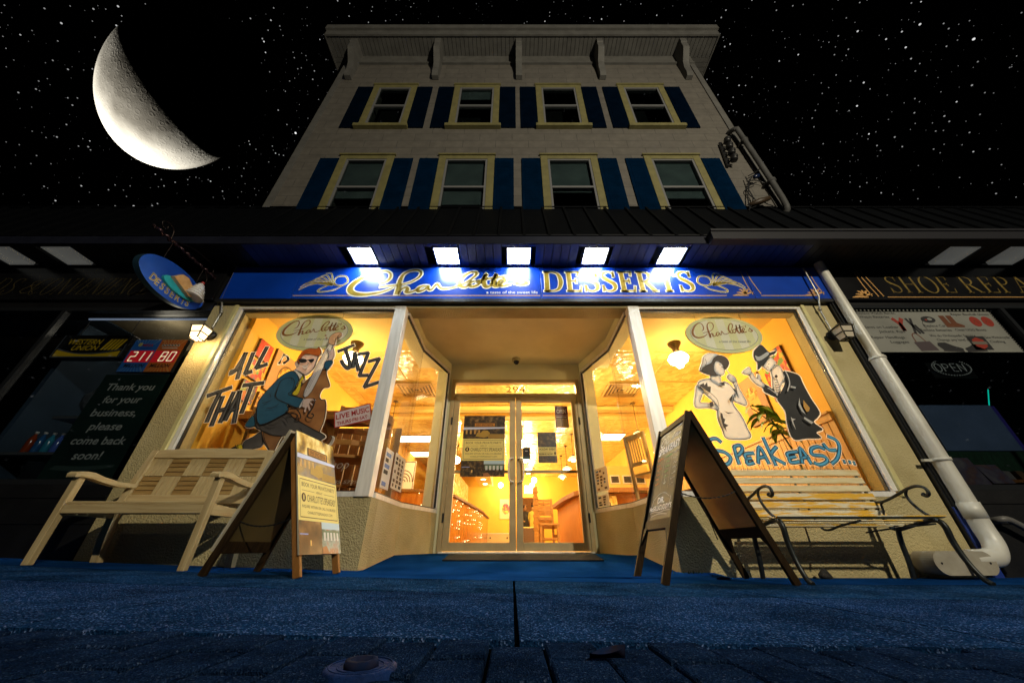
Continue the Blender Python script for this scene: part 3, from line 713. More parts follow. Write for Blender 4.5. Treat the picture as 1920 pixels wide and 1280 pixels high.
neighbour('repair_shop', 'dark repair shop with black base and gold lettered band beyond the white downpipe', 4.31, 12.5, [6.35, 8.4], NGREEN, DARK, (.67, 2.9))
g = MB(); g.box(4.115, 4.30, YF-.03, YF+.3, -.1, 3.6, BLACK); g.box(4.13, 4.155, YF-.05, YF-.031, .5, 2.9, DFRAME); g.box(4.22, 4.24, YF-.06, YF-.031, 0, 2.9, BLACK)
o = thing('party_pilaster', 'narrow black pilaster between the cream pillar and the repair shop', 'pilaster', (4.2, YF, 0)); g.build('pilaster_body', o)
g = MB(); g.box(4.118, 4.20, YF-.045, YF-.0305, -.05, .52, mat('blue_strip', (.006, .03, .22), .5)); g.build('blue_base', o)
# --- sign bands
def band(name, label, x0, x1):
    r = thing(name, label, 'sign', ((x0+x1)/2, YF, 2.95)); g = MB(); g.box(x0, x1, YF-.05, YF-.001, 2.95, 3.5, BANDM); g.build('panel', r, bev=.004); return r
pb = Pl((0, YF-.05, 0), (1, 0, 0), (0, 0, 1), (0, -1, 0))
r = band('convenience_sign', 'black fascia band with faint gold italic serif letters above the dark convenience shop', -12.5, -3.9)
g = MB(); a, b = aY(2, 530, YF-.05).x, aY(48, 530, YF-.05).x
serif(g, pb, 'DS', a-.1, 3.03, .28, b-a, DIMGOLD, 2, T=.05, th=.022, shear=.35)
serif(g, pb, '&', aY(60, 530, YF-.05).x-.1, 3.05, .22, .25, DIMGOLD, 2, T=.05, th=.022, shear=.35)
a, b = aY(72, 530, YF-.05).x, aY(292, 530, YF-.05).x
serif(g, pb, 'CONVENIENCE', a-.05, 3.03, .28, b-a, DIMGOLD, 2, T=.05, th=.022, shear=.35)
g.build('lettering', r)
r = band('shoe_repair_sign', 'black fascia band with thin gold letters reading shoe repair above the white banner', 4.32, 12.5)
g = MB()
a, b = aY(1668, 540, YF-.05).x, aY(1790, 540, YF-.05).x; serif(g, pb, 'SHOE', a, 3.06, .28, b-a, OLDGOLD, 2, T=.10, th=.035)
a2 = aY(1808, 540, YF-.05).x; serif(g, pb, 'REPAIR', a2, 3.06, .28, (b-a)*1.5, OLDGOLD, 2, T=.10, th=.035)
rect(g, pb, 4.9, 2.985, 9, 2.995, COPPER, 1); stroke(g, pb, [(4.72, 3.45), (4.79, 3.0)], .012, COPPER, 1, 1); stroke(g, pb, [(4.78, 3.45), (4.86, 3.0)], .012, COPPER, 1, 1)
corner(g, 4.68, pb, 2.985)
g.build('lettering', r)
# --- convenience window contents
r = thing('money_transfer_sign', 'yellow and black light box sign hanging inside the dark left window, silver edged', 'sign', (-5.27, 3.72, 2.2))
x0, x1, z0, z1 = -5.70, -4.84, 2.19, 2.52
SILV = mat('silver_edge', (.30, .32, .36), .3, metal=.6); WUY = mat('sign_yellow', (.20, .13, .004), .4, emit=.10, ecol=(1, .6, .02))
g = MB(); g.box(x0, x1, 3.70, 3.80, z0, z1, BLACK); g.build('case', r, bev=.01)
pw = Pl((0, 3.70, 0), (1, 0, 0), (0, 0, 1), (0, -1, 0)); g = MB()
rect(g, pw, x0+.06, z0+.245, x1-.05, z1-.06, BLACK, 1)
text(g, pw, 'WESTERN', x0+.11, z0+.19, .075, WUY, 2, w=.42, shear=.25, off=.01); text(g, pw, 'UNION', x0+.20, z0+.105, .07, WUY, 2, w=.33, shear=.25, off=.01)
for k in range(5): fill(g, pw, [(x0+.56+k*.045, z0+.11), (x0+.59+k*.045, z0+.11), (x0+.65+k*.045, z0+.265), (x0+.62+k*.045, z0+.265)], WUY, 2)
fill(g, pw, [(x0+.03, z0+.02), (x1-.03, z0+.02), (x1-.03, z0+.10)]+[(x1-.03-(x1-x0-.06)*t, z0+.10-.06*math.sin(math.pi*t)+.01*t) for t in (.2, .4, .6, .8, 1)], WUY, 2)
stroke(g, pw, [(x0+.03, z0+.125), (x0+.3, z0+.06), (x0+.6, z0+.07), (x1-.03, z0+.125)], .014, SILV, 3)
for p in (((x0+.01, z0+.01), (x1-.01, z0+.01)), ((x1-.01, z0+.01), (x1-.01, z1-.01)), ((x0+.01, z0+.01), (x0+.01, z1-.01))): stroke(g, pw, p, .016, SILV, 3, 1)
g.build('lettering', r)
g = MB(); g.tube([(x1-.1, 3.75, z1), (x1-.12, 3.75, 3.0)], .004, BLACK, 5); g.tube([(x0+.1, 3.75, z1), (x0+.1, 3.75, 3.0)], .004, BLACK, 5); g.build('hanging_wire', r)
r = thing('lottery_sign', 'blue and orange jackpot board with red glowing numbers in the dark left window', 'sign', (-4.36, 3.66, 2))
x0, x1, z0, z1 = -4.68, -4.04, 1.97, 2.41; xm = (x0+x1)/2
LB = mat('jackpot_blue', (.02, .13, .42), .5, emit=.05); LO_ = mat('jackpot_orange', (.55, .13, .02), .5, emit=.05); LEDR = mat('led_red', (.30, .005, .01), .4, emit=.35, ecol=(1, .02, .03))
LEDW = mat('led_white', (.9, .8, .55), .4, emit=.8, ecol=(1, .8, .5)); INK = mat('ink', (.012, .012, .014), .6); WHT = mat('white_print', (.6, .6, .58), .6); LBL = mat('jackpot_rays', (.15, .32, .6), .5); LOL = mat('jackpot_rays_orange', (.7, .35, .12), .5)
g = MB(); g.box(x0, x1, 3.64, 3.68, z0, z1, INK); g.build('board', r)
pw = Pl((0, 3.64, 0), (1, 0, 0), (0, 0, 1), (0, -1, 0)); g = MB()
rect(g, pw, x0, z0, xm, z1, LB, 1); rect(g, pw, xm, z0, x1, z1, LO_, 1)
for (cx, m, a, b) in ((x0+.16, LBL, x0, xm), (xm+.16, LOL, xm, x1)):
    for k in range(9):
        t = -1+.25*k
        for zz, zc in ((z1, z1-.12), (z0, z0+.12)):
            xx = max(a+.01, min(b-.02, cx+t*.17)); fill(g, pw, [(cx+t*.05, zc), (xx, zz), (xx+.012, zz)], m, 2)
rect(g, pw, x0+.02, z0+.125, xm-.01, z0+.285, LEDR, 3); rect(g, pw, xm+.01, z0+.125, x1-.02, z0+.285, LEDR, 3)
SEG = {'2': 'abged', '1': 'bc', '8': 'abcdefg', '0': 'abcdef'}
def seg(ch, x, z, w, h):
    q = {'a': ((0, 1), (1, 1)), 'b': ((1, 1), (1, .5)), 'c': ((1, .5), (1, 0)), 'd': ((0, 0), (1, 0)), 'e': ((0, .5), (0, 0)), 'f': ((0, 1), (0, .5)), 'g': ((0, .5), (1, .5))}
    for s in SEG[ch]: stroke(g, pw, [(x+p*w+.1*q_*h, z+q_*h) for p, q_ in q[s]], .016, LEDW, 4, 1)
for i, ch in enumerate('211'): seg(ch, x0+.055+.085*i, z0+.145, .055, .12)
for i, ch in enumerate('80'): seg(ch, xm+.10+.10*i, z0+.145, .06, .12)
text(g, pw, 'MILLION', x0+.05, z0+.06, .042, INK, 4, w=.24, off=.02, shear=.2); text(g, pw, 'MILLION', xm+.04, z0+.06, .042, INK, 4, w=.24, off=.02, shear=.2)
text(g, pw, 'MEGA', x0+.12, z1-.095, .034, mat('red_print', (.5, .02, .02), .5), 4, w=.13, shear=.2, off=.02)
fill(g, pw, ellipse(x0+.09, z1-.07, .026, .026, 16), mat('ball_yellow', (.7, .6, .2), .4), 4)
rect(g, pw, x0+.11, z1-.125, x0+.26, z1-.112, mat('print_blue', (.03, .10, .5), .5), 4)
for k in range(6): fill(g, pw, ellipse(xm+.055+.038*k, z1-.08, .017, .017, 14), WHT, 4); fill(g, pw, ellipse(xm+.055+.038*k, z1-.08, .008, .011, 10), INK, 5)
rect(g, pw, xm+.06, z1-.125, xm+.25, z1-.112, WHT, 4)
g.build('face', r)
DGREEN = mat('poster_green', (.008, .03, .023), .5, col2=(.005, .016, .013), vs=3); DTXT = mat('poster_text', (.48, .49, .45), .6)
r = thing('thank_you_poster', 'dark green poster thanking customers, taped low in the left window behind the wooden bench', 'poster', (-4.4, 3.64, .8))
g = MB(); g.box(-4.76, -4.02, 3.635, 3.645, .76, 1.93, DGREEN); g.build('sheet', r)
pw = Pl((0, 3.635, 0), (1, 0, 0), (0, 0, 1), (0, -1, 0)); g = MB()
for i, (t, x, w) in enumerate((('Thank you', -4.655, .55), ('for your', -4.60, .43), ('business,', -4.64, .50), ('please', -4.57, .36), ('come back', -4.655, .57), ('soon!', -4.54, .30))):
    text(g, pw, t, x, 1.735-.153*i, .082, DTXT, 2, w=w, shear=.12, off=.018)
fill(g, pw, [(-4.7, .87), (-4.4, .85), (-4.06, .89), (-4.06, .92), (-4.4, .90), (-4.66, .91)], mat('poster_wave', (.04, .07, .06), .6), 1)
g.build('lettering', r)
SHELF = mat('steel_shelf', (.16, .17, .18), .4, metal=.5)
r = thing('window_shelf', 'grey metal shelf in the dark convenience window with bottles standing on it', 'shelf', (-5.6, 3.95, 1.1))
g = MB(); g.box(-7.4, -5.0, 3.85, 4.2, 1.065, 1.095, SHELF); g.build('board', r); g = MB()
for x in (-7.2, -5.1): g.box(x, x+.03, 4.1, 4.15, .1, 1.064, SHELF)
g.build('shelf_post', r)
def bottle(col):
    m = mat('bottle_%d' % int(col[0]*1000+col[1]*100+col[2]*10), col, .15)
    r = MB(); r.lathe([(.032, 0), (.035, .01), (.035, .14), (.03, .17), (.013, .21), (.013, .225)], m, n=12); return r
for i, (c, w, x) in enumerate((((.25, .04, .01), 'orange', -5.52), ((.02, .10, .26), 'dark blue', -5.44), ((.03, .22, .34), 'teal', -5.36), ((.06, .12, .42), 'bright blue', -5.28))):
    t = thing('bottle', '%s plastic bottle on the grey window shelf beside the thank-you poster' % w, 'bottle', (x, 3.95+.02*i, 1.096), 'bottles on the window shelf')
    bottle(c).build('bottle_body', t, local=True); g = MB(); g.lathe([(.016, .226), (.016, .25), (0, .25)], WHT, n=10); g.build('cap', t, local=True)
r = thing('plastic_bag', 'crumpled grey plastic bag heaped behind the glass beside the thank-you poster', 'bag', (-4.95, 3.85, 1.6))
g = MB(); rb = random.Random(5); pr = []
BAGM = mat('grey_plastic', (.10, .11, .12), .25, bump=.9, bs=22)
for k in range(9): pr.append((.17*math.sin(math.pi*(k+.3)/9.3)*(1+.15*rb.uniform(-1, 1)), .42*k/8-.05))
g.lathe(pr, BAGM, (-4.93, 3.86, 1.52), n=14, sy=.6); g.build('bag_body', r)
g = MB(); g.box(-5.2, -4.78, 3.75, 4.05, 1.44, 1.47, SHELF); tag(g.build('bag_shelf', thing('wall_shelf', 'short grey shelf under the crumpled plastic bag behind the left window', 'shelf', (-5, 3.9, 1.44))), None, None)
r = thing('spot_lamp', 'grey unlit cone lamp hanging inside the convenience window, above the jackpot board', 'lamp', (-4.2, 3.85, 2.6))
g = MB(); g.lathe([(.075, 0), (.07, .06), (.045, .16), (.015, .2)], mat('lamp_grey', (.10, .095, .085), .5), (-4.18, 3.9, 2.52), (.25, .1, 1), n=18); g.build('lamp_shade', r)
g = MB(); g.tube([(-4.13, 3.92, 2.7), (-4.1, 3.93, 3.0)], .008, BLACK, 6); g.build('stem', r)
r = thing('tube_light', 'thin pale blue light tube along the top of the convenience window', 'tube light', (-4.8, 3.75, 2.8))
g = MB(); g.tube([(-5.62, 3.74, 2.79), (-3.95, 3.74, 2.79)], .012, mat('tube_glow', (.6, .75, 1), .4, emit=.35, ecol=(.62, .75, 1)), 8); g.build('tube', r); lamp_at((-4.9, 4.05, 2.70), 9, (1, .84, .60), .15, r)  # warm bulb added away from the tube to brighten the shop ceiling
g = MB(); g.box(-5.64, -3.93, 3.73, 3.78, 2.805, 2.825, SHELF); g.build('holder', r)
# --- repair shop contents
r = thing('service_banner', 'white printed banner with pictures of shoes, boots and handbag across the repair window', 'banner', (5.25, 3.55, 2.2))
x0, x1, z0, z1 = 4.38, 6.11, 2.19, 2.78
BANW = mat('banner_white', (.20, .20, .18), .6, col2=(.15, .15, .135), vs=2); BINK = mat('banner_ink', (.012, .012, .014), .6); BRED = mat('banner_red', (.22, .02, .01), .6); BBRN = mat('banner_brown', (.10, .03, .01), .6)
g = MB(); g.box(x0, x1, YF-.012, YF-.004, z0, z1, BANW); g.build('sheet', r)
pw = Pl((0, YF-.012, 0), (1, 0, 0), (0, 0, 1), (0, -1, 0)); g = MB()
def tx(t, x, z, h=.038, w=None, al='l'): text(g, pw, t, x, z, h, BINK, 2, w=w, al=al)
tx('Replace Watch Bands,', x0+.02, z1-.035, .03, .50); tx('Watch Batteries', x0+.03, z1-.095, .034, .38); tx('Sews on Leather', x0+.02, z1-.25, .036, .42); tx('Jackets, Rips', x0+.16, z1-.315, .036, .32)
tx('Repair Handbags,', x0+.02, z1-.40, .036, .42); tx('Luggages', x0+.22, z1-.465, .036, .22)
tx('Replace Car', x0+.77, z1-.23, .036, .27); tx('Remote Batteries', x0+.69, z1-.295, .036, .38); tx('We do Orthopedic Service', x0+.75, z1-.375, .034, .56); tx('Change any kind of soles', x0+.80, z1-.435, .034, .52)
tx('Repair Baseball Gloves', x0+1.22, z1-.055, .034, .48); tx('Clean UGG Boots', x0+1.12, z1-.29, .034, .38); tx('Sew Motorcycle', x1-.32, z1-.40, .034, .30); tx('Clothing', x1-.30, z1-.46, .034, .18)
def z_(x): return x0+x
for s in (-1, 1): stroke(g, pw, [(z_(.49), z1-.29), (z_(.49), z1-.2), (z_(.49)+s*.06, z1-.1)], [.05, .045, .05], BRED, 2)
stroke(g, pw, [(z_(.60), z1-.1), (z_(.66), z1-.33)], .03, BINK, 2, 1); stroke(g, pw, [(z_(.66), z1-.1), (z_(.60), z1-.33)], .03, BINK, 2, 1); stroke(g, pw, [(z_(.66), z1-.2), (z_(.7), z1-.33)], .03, BINK, 2, 1)
fill(g, pw, ellipse(z_(.88), z1-.12, .09, .05), BINK, 2); fill(g, pw, ellipse(z_(.90), z1-.115, .03, .02), WHT if 0 else BANW, 3); fill(g, pw, ellipse(z_(.85), z1-.125, .015, .012), BRED, 3); stroke(g, pw, [(z_(.8), z1-.13), (z_(.77), z1-.2), (z_(.78), z1-.26)], .006, BINK, 2)
for q in (.02, .11): fill(g, pw, [(z_(1.02+q), z1-.06), (z_(1.09+q), z1-.06), (z_(1.10+q), z1-.17), (z_(1.17+q), z1-.21), (z_(1.16+q), z1-.235), (z_(1.03+q), z1-.235)], BBRN, 2+q*9)
for q in (1.46, 1.61): fill(g, pw, ellipse(z_(q), z1-.15, .065, .075), BRED, 2); stroke(g, pw, [(z_(q)-.03, z1-.17), (z_(q), z1-.13), (z_(q)+.03, z1-.18)], .008, BBRN, 3)
fill(g, pw, [(z_(.50), z1-.45), (z_(.70), z1-.44), (z_(.74), z1-.565), (z_(.52), z1-.575)], mat('banner_bag', (.05, .035, .04), .6), 2); stroke(g, pw, [(z_(.53), z1-.45), (z_(.54), z1-.35), (z_(.6), z1-.33), (z_(.65), z1-.44)], .012, BBRN, 2)
for q, s in ((.78, 1), (1.32, -1)): fill(g, pw, [(z_(q), z1-.46), (z_(q)+s*.09, z1-.455), (z_(q)+s*.18, z1-.51), (z_(q)+s*.26, z1-.54), (z_(q)+s*.25, z1-.575), (z_(q)+s*.02, z1-.565), (z_(q)-s*.02, z1-.5)], BINK, 2); stroke(g, pw, [(z_(q)+s*.01, z1-.57), (z_(q)+s*.25, z1-.583)], .014, mat('sole', (.03, .025, .025), .5), 3, 1)
rect(g, pw, z_(1.18), z1-.56, z_(1.40), z1-.37, BINK, 2); fill(g, pw, [(z_(1.22), z1-.42), (z_(1.29), z1-.385), (z_(1.36), z1-.42), (z_(1.36), z1-.51), (z_(1.29), z1-.55), (z_(1.22), z1-.51)], BRED, 3); rect(g, pw, z_(1.20), z1-.485, z_(1.38), z1-.445, mat('emblem_bar', (.12, .10, .08), .6), 4)
g.build('print', r)
g = MB()
for z in [z0+.03*k for k in range(20)]: g.box(x1+.01, x1+.02, YF-.01, YF-.004, z, z+.012, BANW)
for x in [x0+.05*k for k in range(35)]: g.box(x, x+.02, YF-.01, YF-.004, z1+.02, z1+.035, BANW)
g.build('edge_bulbs', r)
NEON = mat('unlit_neon', (.42, .44, .42), .3)
r = thing('open_neon_sign', 'unlit neon sign reading open in a dotted oval below the white banner', 'sign', (5.3, 3.72, 2.0))
pw = Pl((0, 3.70, 0), (1, 0, 0), (0, 0, 1), (0, -1, 0)); g = MB(); cx, cz = 5.31, 2.055
for k in range(44):
    a = 2*math.pi*k/44; g.box(cx+.23*math.cos(a)-.006, cx+.23*math.cos(a)+.006, 3.695, 3.705, cz+.105*math.sin(a)-.006, cz+.105*math.sin(a)+.006, NEON)
g.build('bulb_ring', r); g = MB(); n = .05
def nt(pts): g.tube([(cx+x, 3.70, cz+z) for x, z in pts], .0055, NEON, 6)
nt([(-.16+.037*math.cos(a), .052*math.sin(a)) for a in [k*math.pi/8 for k in range(17)]]); nt([(-.095, -.05), (-.095, .05), (-.045, .045), (-.03, .022), (-.045, 0), (-.09, -.002)])
nt([(.06, .05), (.005, .05), (.005, -.05), (.06, -.05)]); nt([(.006, 0), (.05, 0)]); nt([(.09, -.05), (.09, .05), (.155, -.05), (.155, .05)])
g.build('neon_tube', r)
g = MB(); g.box(cx-.26, cx+.26, 3.715, 3.725, cz-.13, cz+.13, mat('smoke_acrylic', (.005, .006, .006), .3)); g.build('backing', r)
r = thing('display_board', 'slate blue blank board standing inside the dark repair window beside the white downpipe', 'board', (5.1, 3.8, 1.1))
g = MB(); g.box(4.72, 5.55, 3.78, 3.81, 1.09, 1.61, mat('slate_blue', (.06, .095, .17), .5, col2=(.045, .075, .135), vs=3)); g.build('panel', r, bev=.004)
g = MB(); g.box(5.551, 5.60, 3.785, 3.81, 1.09, 1.60, mat('violet_edge', (.02, .015, .16), .5)); g.build('side_strip', r)
r = thing('display_ledge', 'brown wooden ledge along the bottom of the dark repair shop window', 'ledge', (5.5, 3.9, .8))
g = MB(); g.box(4.4, 9, 3.72, 4.2, .76, .79, OAKD); g.build('board', r)
PAPM = ramp_mat('magazine_print', 'noise', 9, [(.3, (.10, .09, .09)), (.5, (.045, .035, .06)), (.6, (.07, .03, .025)), (.75, (.12, .11, .10))], .5)
for i, (xa, xb, za, zb, lb) in enumerate(((4.50, 4.78, .69, 1.0, 'purple printed leaflet leaning against the repair window bottom'), (4.80, 5.02, .70, .93, 'brown printed leaflet beside the purple leaflet in the repair window'))):
    t = thing('leaflet', lb, 'leaflet', ((xa+xb)/2, 3.66, za)); g = MB(); g.hexa([(xa, 3.64, za+.04), (xb, 3.64, za+.04), (xb, 3.646, za+.04), (xa, 3.646, za+.04), (xa, 3.70, zb), (xb, 3.70, zb), (xb, 3.706, zb), (xa, 3.706, zb)], PAPM); g.build('sheet', t)
def shoe(x, y, z, col, label):
    t = thing('shoe', label, 'shoe', (x, y, z), 'shoes on the repair shop ledge'); m = mat('shoe_%d' % int(col[0]*1000), col, .3)
    g = MB(); q = [(0, .0), (.02, .10), (.09, .10), (.13, .065), (.22, .05), (.26, .025), (.26, .0)]
    g.prism([(x, y+a, z+.012+b) for a, b in q], (.075, 0, 0), m); g.build('upper', t, bev=.015)
    g = MB(); g.box(x-.003, x+.078, y-.005, y+.265, z, z+.011, BLACK); g.build('sole', t)
for i, (c, lb) in enumerate((((.05, .045, .045), 'grey'), ((.10, .095, .09), 'pale'), ((.07, .04, .02), 'brown'), ((.03, .03, .033), 'black'))): shoe(5.15+.14*i, 3.86, .791, c, '%s leather shoe on the wooden ledge in the repair window' % lb)
r = thing('shoe_box', 'black box with pale letters on the brown ledge, far edge of the repair window', 'box', (5.6, 3.68, .7))
g = MB(); g.box(5.30, 5.75, 3.645, 3.71, .69, .80, INK); g.build('box_body', r, bev=.004)
pw = Pl((0, 3.645, 0), (1, 0, 0), (0, 0, 1), (0, -1, 0)); g = MB(); serif(g, pw, 'SHOE', 5.36, .715, .07, .32, mat('box_letter', (.13, .13, .12), .6), 2); g.build('lettering', r)
GLOW = mat('green_led', (.0, .3, .2), .4, emit=1.2, ecol=(0, .6, .4))
r = thing('led_strip', 'thin green glowing strip deep inside the dark repair shop', 'light strip', (6.2, 4.5, 1.9)); g = MB(); g.tube([(6.15, 4.2, 1.75), (6.9, 4.6, 2.15)], .006, GLOW, 6); g.build('strip', r)

# ================================================================ hanging oval sign
HX = -4.02
hs = thing('hanging_sign', 'blue oval hanging sign with cake slice on a plate, on a twisted iron arm', 'sign', (HX, 3.55, 3.3))
IRON = mat('wrought_iron', (.012, .011, .012), .4, metal=.6, col2=(.03, .015, .012), vs=40)
def tw(r0, a, b, n=70):   # twisted square bar with bulges
    return [V3(a).lerp(V3(b), k/n)+V3((r0*.5*math.cos(k*.9), 0, r0*.5*math.sin(k*.9))) for k in range(n+1)]
g = MB(); ia, ib = V3((HX, 3.56, 3.31)), V3((HX, 2.60, 3.29))
g.tube(tw(.022, ia, ib), [.014+.008*(k % 3 == 0) for k in range(71)], mat('iron_twist', (.05, .025, .03), .3, metal=.7), 6)
g.tube([(HX, 2.83, 3.31), (HX, 2.80, 3.42), (HX, 2.72, 3.45), (HX, 2.66, 3.41), (HX, 2.69, 3.36), (HX, 2.735, 3.375), (HX, 2.73, 3.405)], .007, IRON, 6, 5)
g.tube([(HX, 2.84, 3.3), (HX, 3.1, 3.42), (HX, 3.4, 3.44), (HX, 3.54, 3.40), (HX, 3.52, 3.34), (HX, 3.46, 3.35), (HX, 3.45, 3.39)], .006, IRON, 6, 5)
g.tube([(HX, 3.555, 3.5), (HX, 3.555, 2.85)], .012, IRON, 6); g.tube([(HX, 3.53, 2.9), (HX, 3.40, 3.05), (HX, 3.44, 3.2), (HX, 3.36, 3.29)], .007, IRON, 6, 5)
g.build('bracket_arm', hs)
g = MB()
for y in (2.87, 3.33): g.tube([(HX, y, 3.29), (HX, y+.01, 3.03)], .004, IRON, 5)
g.build('chain', hs)
OVB = mat('oval_blue', (.008, .07, .42), .35, col2=(.006, .05, .32), vs=4); OVE = mat('oval_edge', (.01, .03, .05), .4)
cy, cz = 3.10, 2.86
g = MB(); e = [(HX-.035, cy+.425*math.cos(2*math.pi*k/56), cz+.215*math.sin(2*math.pi*k/56)) for k in range(56)]
g.prism(e, (.07, 0, 0), OVB, OVE); g.build('board', hs, bev=.008)
ph = Pl((HX+.035, cy, cz), (0, 1, 0), (0, 0, 1), (1, 0, 0))
g = MB(); TEAL = mat('plate_teal', (.02, .33, .40), .3); g.prism([ph.at(.075+.23*math.cos(2*math.pi*k/32), -.02+.075*math.sin(2*math.pi*k/32)) for k in range(32)], (.03, 0, 0), TEAL); g.build('plate', hs, bev=.006)
CAKE = mat('cake_sponge', (.62, .36, .14), .7, col2=(.52, .27, .09), vs=25); ICING = mat('icing', (.46, .33, .26), .5)
g = MB(); g.prism([ph.at(a, b, 30) for a, b in ((-.10, .02), (-.03, .115), (.05, .125), (.17, .05), (.20, -.05), (.16, -.065))], (.05, 0, 0), CAKE, ICING); g.build('cake_slice', hs, bev=.006)
g = MB(); CRM = mat('whipped_cream', (.60, .58, .56), .45); prof = []
for k in range(25):
    t = k/24; prof.append(((.10*(1-t)**.6+.006)*(1+.16*math.sin(k*1.571)), .23*t))
g.lathe(prof, CRM, (HX+.115, cy+.20, cz-.045), (0, .08, 1), 18, sx=.8); g.build('cream_swirl', hs)
g = MB(); g.lathe([(0, 0), (.016, .006), (.022, .02), (.016, .034), (0, .04)], mat('cherry', (.4, .03, .03), .25), (HX+.115, cy+.218, cz+.17)); g.build('cherry', hs)
g = MB()
for i, ch in enumerate('DESSERTS'):
    for m, o, l in ((IVORY, .03, 2), (GOLD, .012, 3)):
        v, f = text2d(ch, 0, o); q = R(-115+7.4*i) ; t = -.25+.068*i
        bz = -.215*math.sqrt(max(0, 1-(t/.425)**2))*.74-.005
        sl = math.atan2(-bz*0+.19*(t/.425)*.52, 1)
        x0 = min(p[0] for p in v); sc = .082/.7
        g.add([ph.at(t+((x-x0)*math.cos(sl)-y*math.sin(sl))*sc*.86, bz+((x-x0)*math.sin(sl)+y*math.cos(sl))*sc, l) for x, y in v], f, m)
g.build('lettering', hs)

# ================================================================ wall lanterns and conduits
LBLK = mat('lantern_metal', (.02, .018, .016), .45, metal=.5); FROST = mat('lantern_glass_dim', (.50, .44, .34), .35)
LLIT = mat('lantern_glass_lit', (1, .8, .5), .4, emit=3.2, ecol=(1, .70, .34))
def lantern(label, x, lit):
    r = thing('wall_lantern', label, 'lantern', (x, YF, 2.4), 'wall lanterns on the cream pillars')
    g = MB(); g.lathe([(.062, 0), (.062, .018), (.04, .035), (.022, .05), (.022, .07)], LBLK, (x, YF-.001, 2.42), (0, -1, 0), 18); g.build('wall_plate', r)
    g = MB(); g.tube([(x, YF-.05, 2.42), (x, YF-.09, 2.47), (x, YF-.15, 2.49)], .012, LBLK, 8, 4); g.build('arm', r)
    c = V3((x, YF-.155, 2.38)); a, b = .062, .088
    g = MB(); lo, hi = -.095, .06
    g.hexa([c+V3(p) for p in ((-b, -b, hi), (b, -b, hi), (b, b-.02, hi), (-b, b-.02, hi), (-.02, -.02, hi+.055), (.02, -.02, hi+.055), (.02, .02, hi+.055), (-.02, .02, hi+.055))], LBLK); g.build('cap', r)
    g = MB()
    for sx in (-1, 1):
        for sy in (-1, 1): g.beam(c+V3((sx*a*.8, sy*a*.8, lo)), c+V3((sx*a*1.15, sy*a*1.15, hi)), .010, .010, LBLK, (1, 0, 0))
    for z, q in ((lo, a*.8), ((lo+hi)/2, a*.98)):
        for p0, p1 in (((-q, -q), (q, -q)), ((q, -q), (q, q)), ((q, q), (-q, q)), ((-q, q), (-q, -q))): g.beam(c+V3((*p0, z)), c+V3((*p1, z)), .009, .009, LBLK)
    g.beam(c+V3((-a*.8, 0, lo)), c+V3((a*.8, 0, lo)), .008, .008, LBLK); g.beam(c+V3((0, -a*.8, lo)), c+V3((0, a*.8, lo)), .008, .008, LBLK)
    g.build('cage', r)
    g = MB(); q, p = a*.76, a*1.08
    g.hexa([c+V3(v) for v in ((-q, -q, lo+.004), (q, -q, lo+.004), (q, q, lo+.004), (-q, q, lo+.004), (-p, -p, hi-.002), (p, -p, hi-.002), (p, p, hi-.002), (-p, p, hi-.002))], LLIT if lit else FROST); g.build('lantern_glass', r)
    if lit: lamp_at(c+V3((0, -.02, -.14)), 9, (1, .68, .32), .03, r)
lantern('lit amber wall lantern on the cream pillar under the oval hanging sign', -3.70, True)
lantern('unlit wall lantern with clear panes on the cream pillar by the white downpipe', 3.93, False)
STEEL = mat('galvanised_conduit', (.36, .34, .30), .35, metal=.6)
for lb, pts in (('thin bent steel conduit running down to the lit lantern', [aY(444, 500, 3.52), aY(417, 560, 3.52), aY(415, 585, 3.52), aY(398, 614, 3.54)]), ('thin bent steel conduit running down to the unlit lantern', [aY(1506, 503, 3.45), aY(1535, 555, 3.45), aY(1537, 580, 3.52), aY(1558, 618, 3.54)])):
    r = thing('conduit', lb, 'conduit', tuple(pts[-1]), 'conduits above the wall lanterns'); g = MB(); g.tube(pts, .011, STEEL, 8); g.lathe([(.02, -.015), (.02, .015)], STEEL, pts[2], pts[3]-pts[2], 10); g.build('pipe', r)
# ================================================================ downpipe
PVC = mat('white_pvc', (.60, .585, .52), .38, col2=(.50, .48, .42), vs=3, bump=.05, bs=15); PVCO = mat('grey_cap', (.36, .33, .26), .6, col2=(.28, .25, .19), vs=9)
dp = thing('downpipe', 'fat white plastic downpipe with an elbow at the foot of the cream pillar', 'pipe', (4.2, 3.45, 0))
DX, DY = 4.205, 3.47
g = MB(); g.tube([(DX, DY, 3.55), (DX, DY, 2.05)], .055, PVC, 20); g.build('upper_pipe', dp)
g = MB(); g.tube([(DX, DY, 2.08), (DX, DY, .50)], .068, PVC, 20); g.build('lower_pipe', dp)
g = MB(); g.lathe([(.078, 0), (.078, .13)], PVC, (DX, DY, .42), n=20); g.build('coupling', dp); g = MB(); g.lathe([(.078, 0), (.078, .02)], PVC, (DX, DY, 2.04), n=20); g.build('coupling', dp)
g = MB(); g.tube([(DX, DY, .44), (DX, DY, .34), (DX-.02, DY-.02, .22), (DX-.10, DY-.05, .135), (DX-.20, DY-.06, .115), (DX-.34, DY-.06, .11)], .072, PVC, 20, 5); g.build('elbow', dp)
g = MB(); g.lathe([(.078, 0), (.078, .03)], PVC, (DX, DY, .915), n=20); g.box(DX-.16, DX-.07, DY, DY+.03, .918, .94, PVC); g.build('bracket', dp)
g = MB(); n = 28; cx, cz = 3.73, .085
lo_ = [(cx+(.17 if math.cos(a) > 0 else -.17)+.085*math.cos(a), cz+.085*math.sin(a)) for a in [2*math.pi*k/n for k in range(n)]]
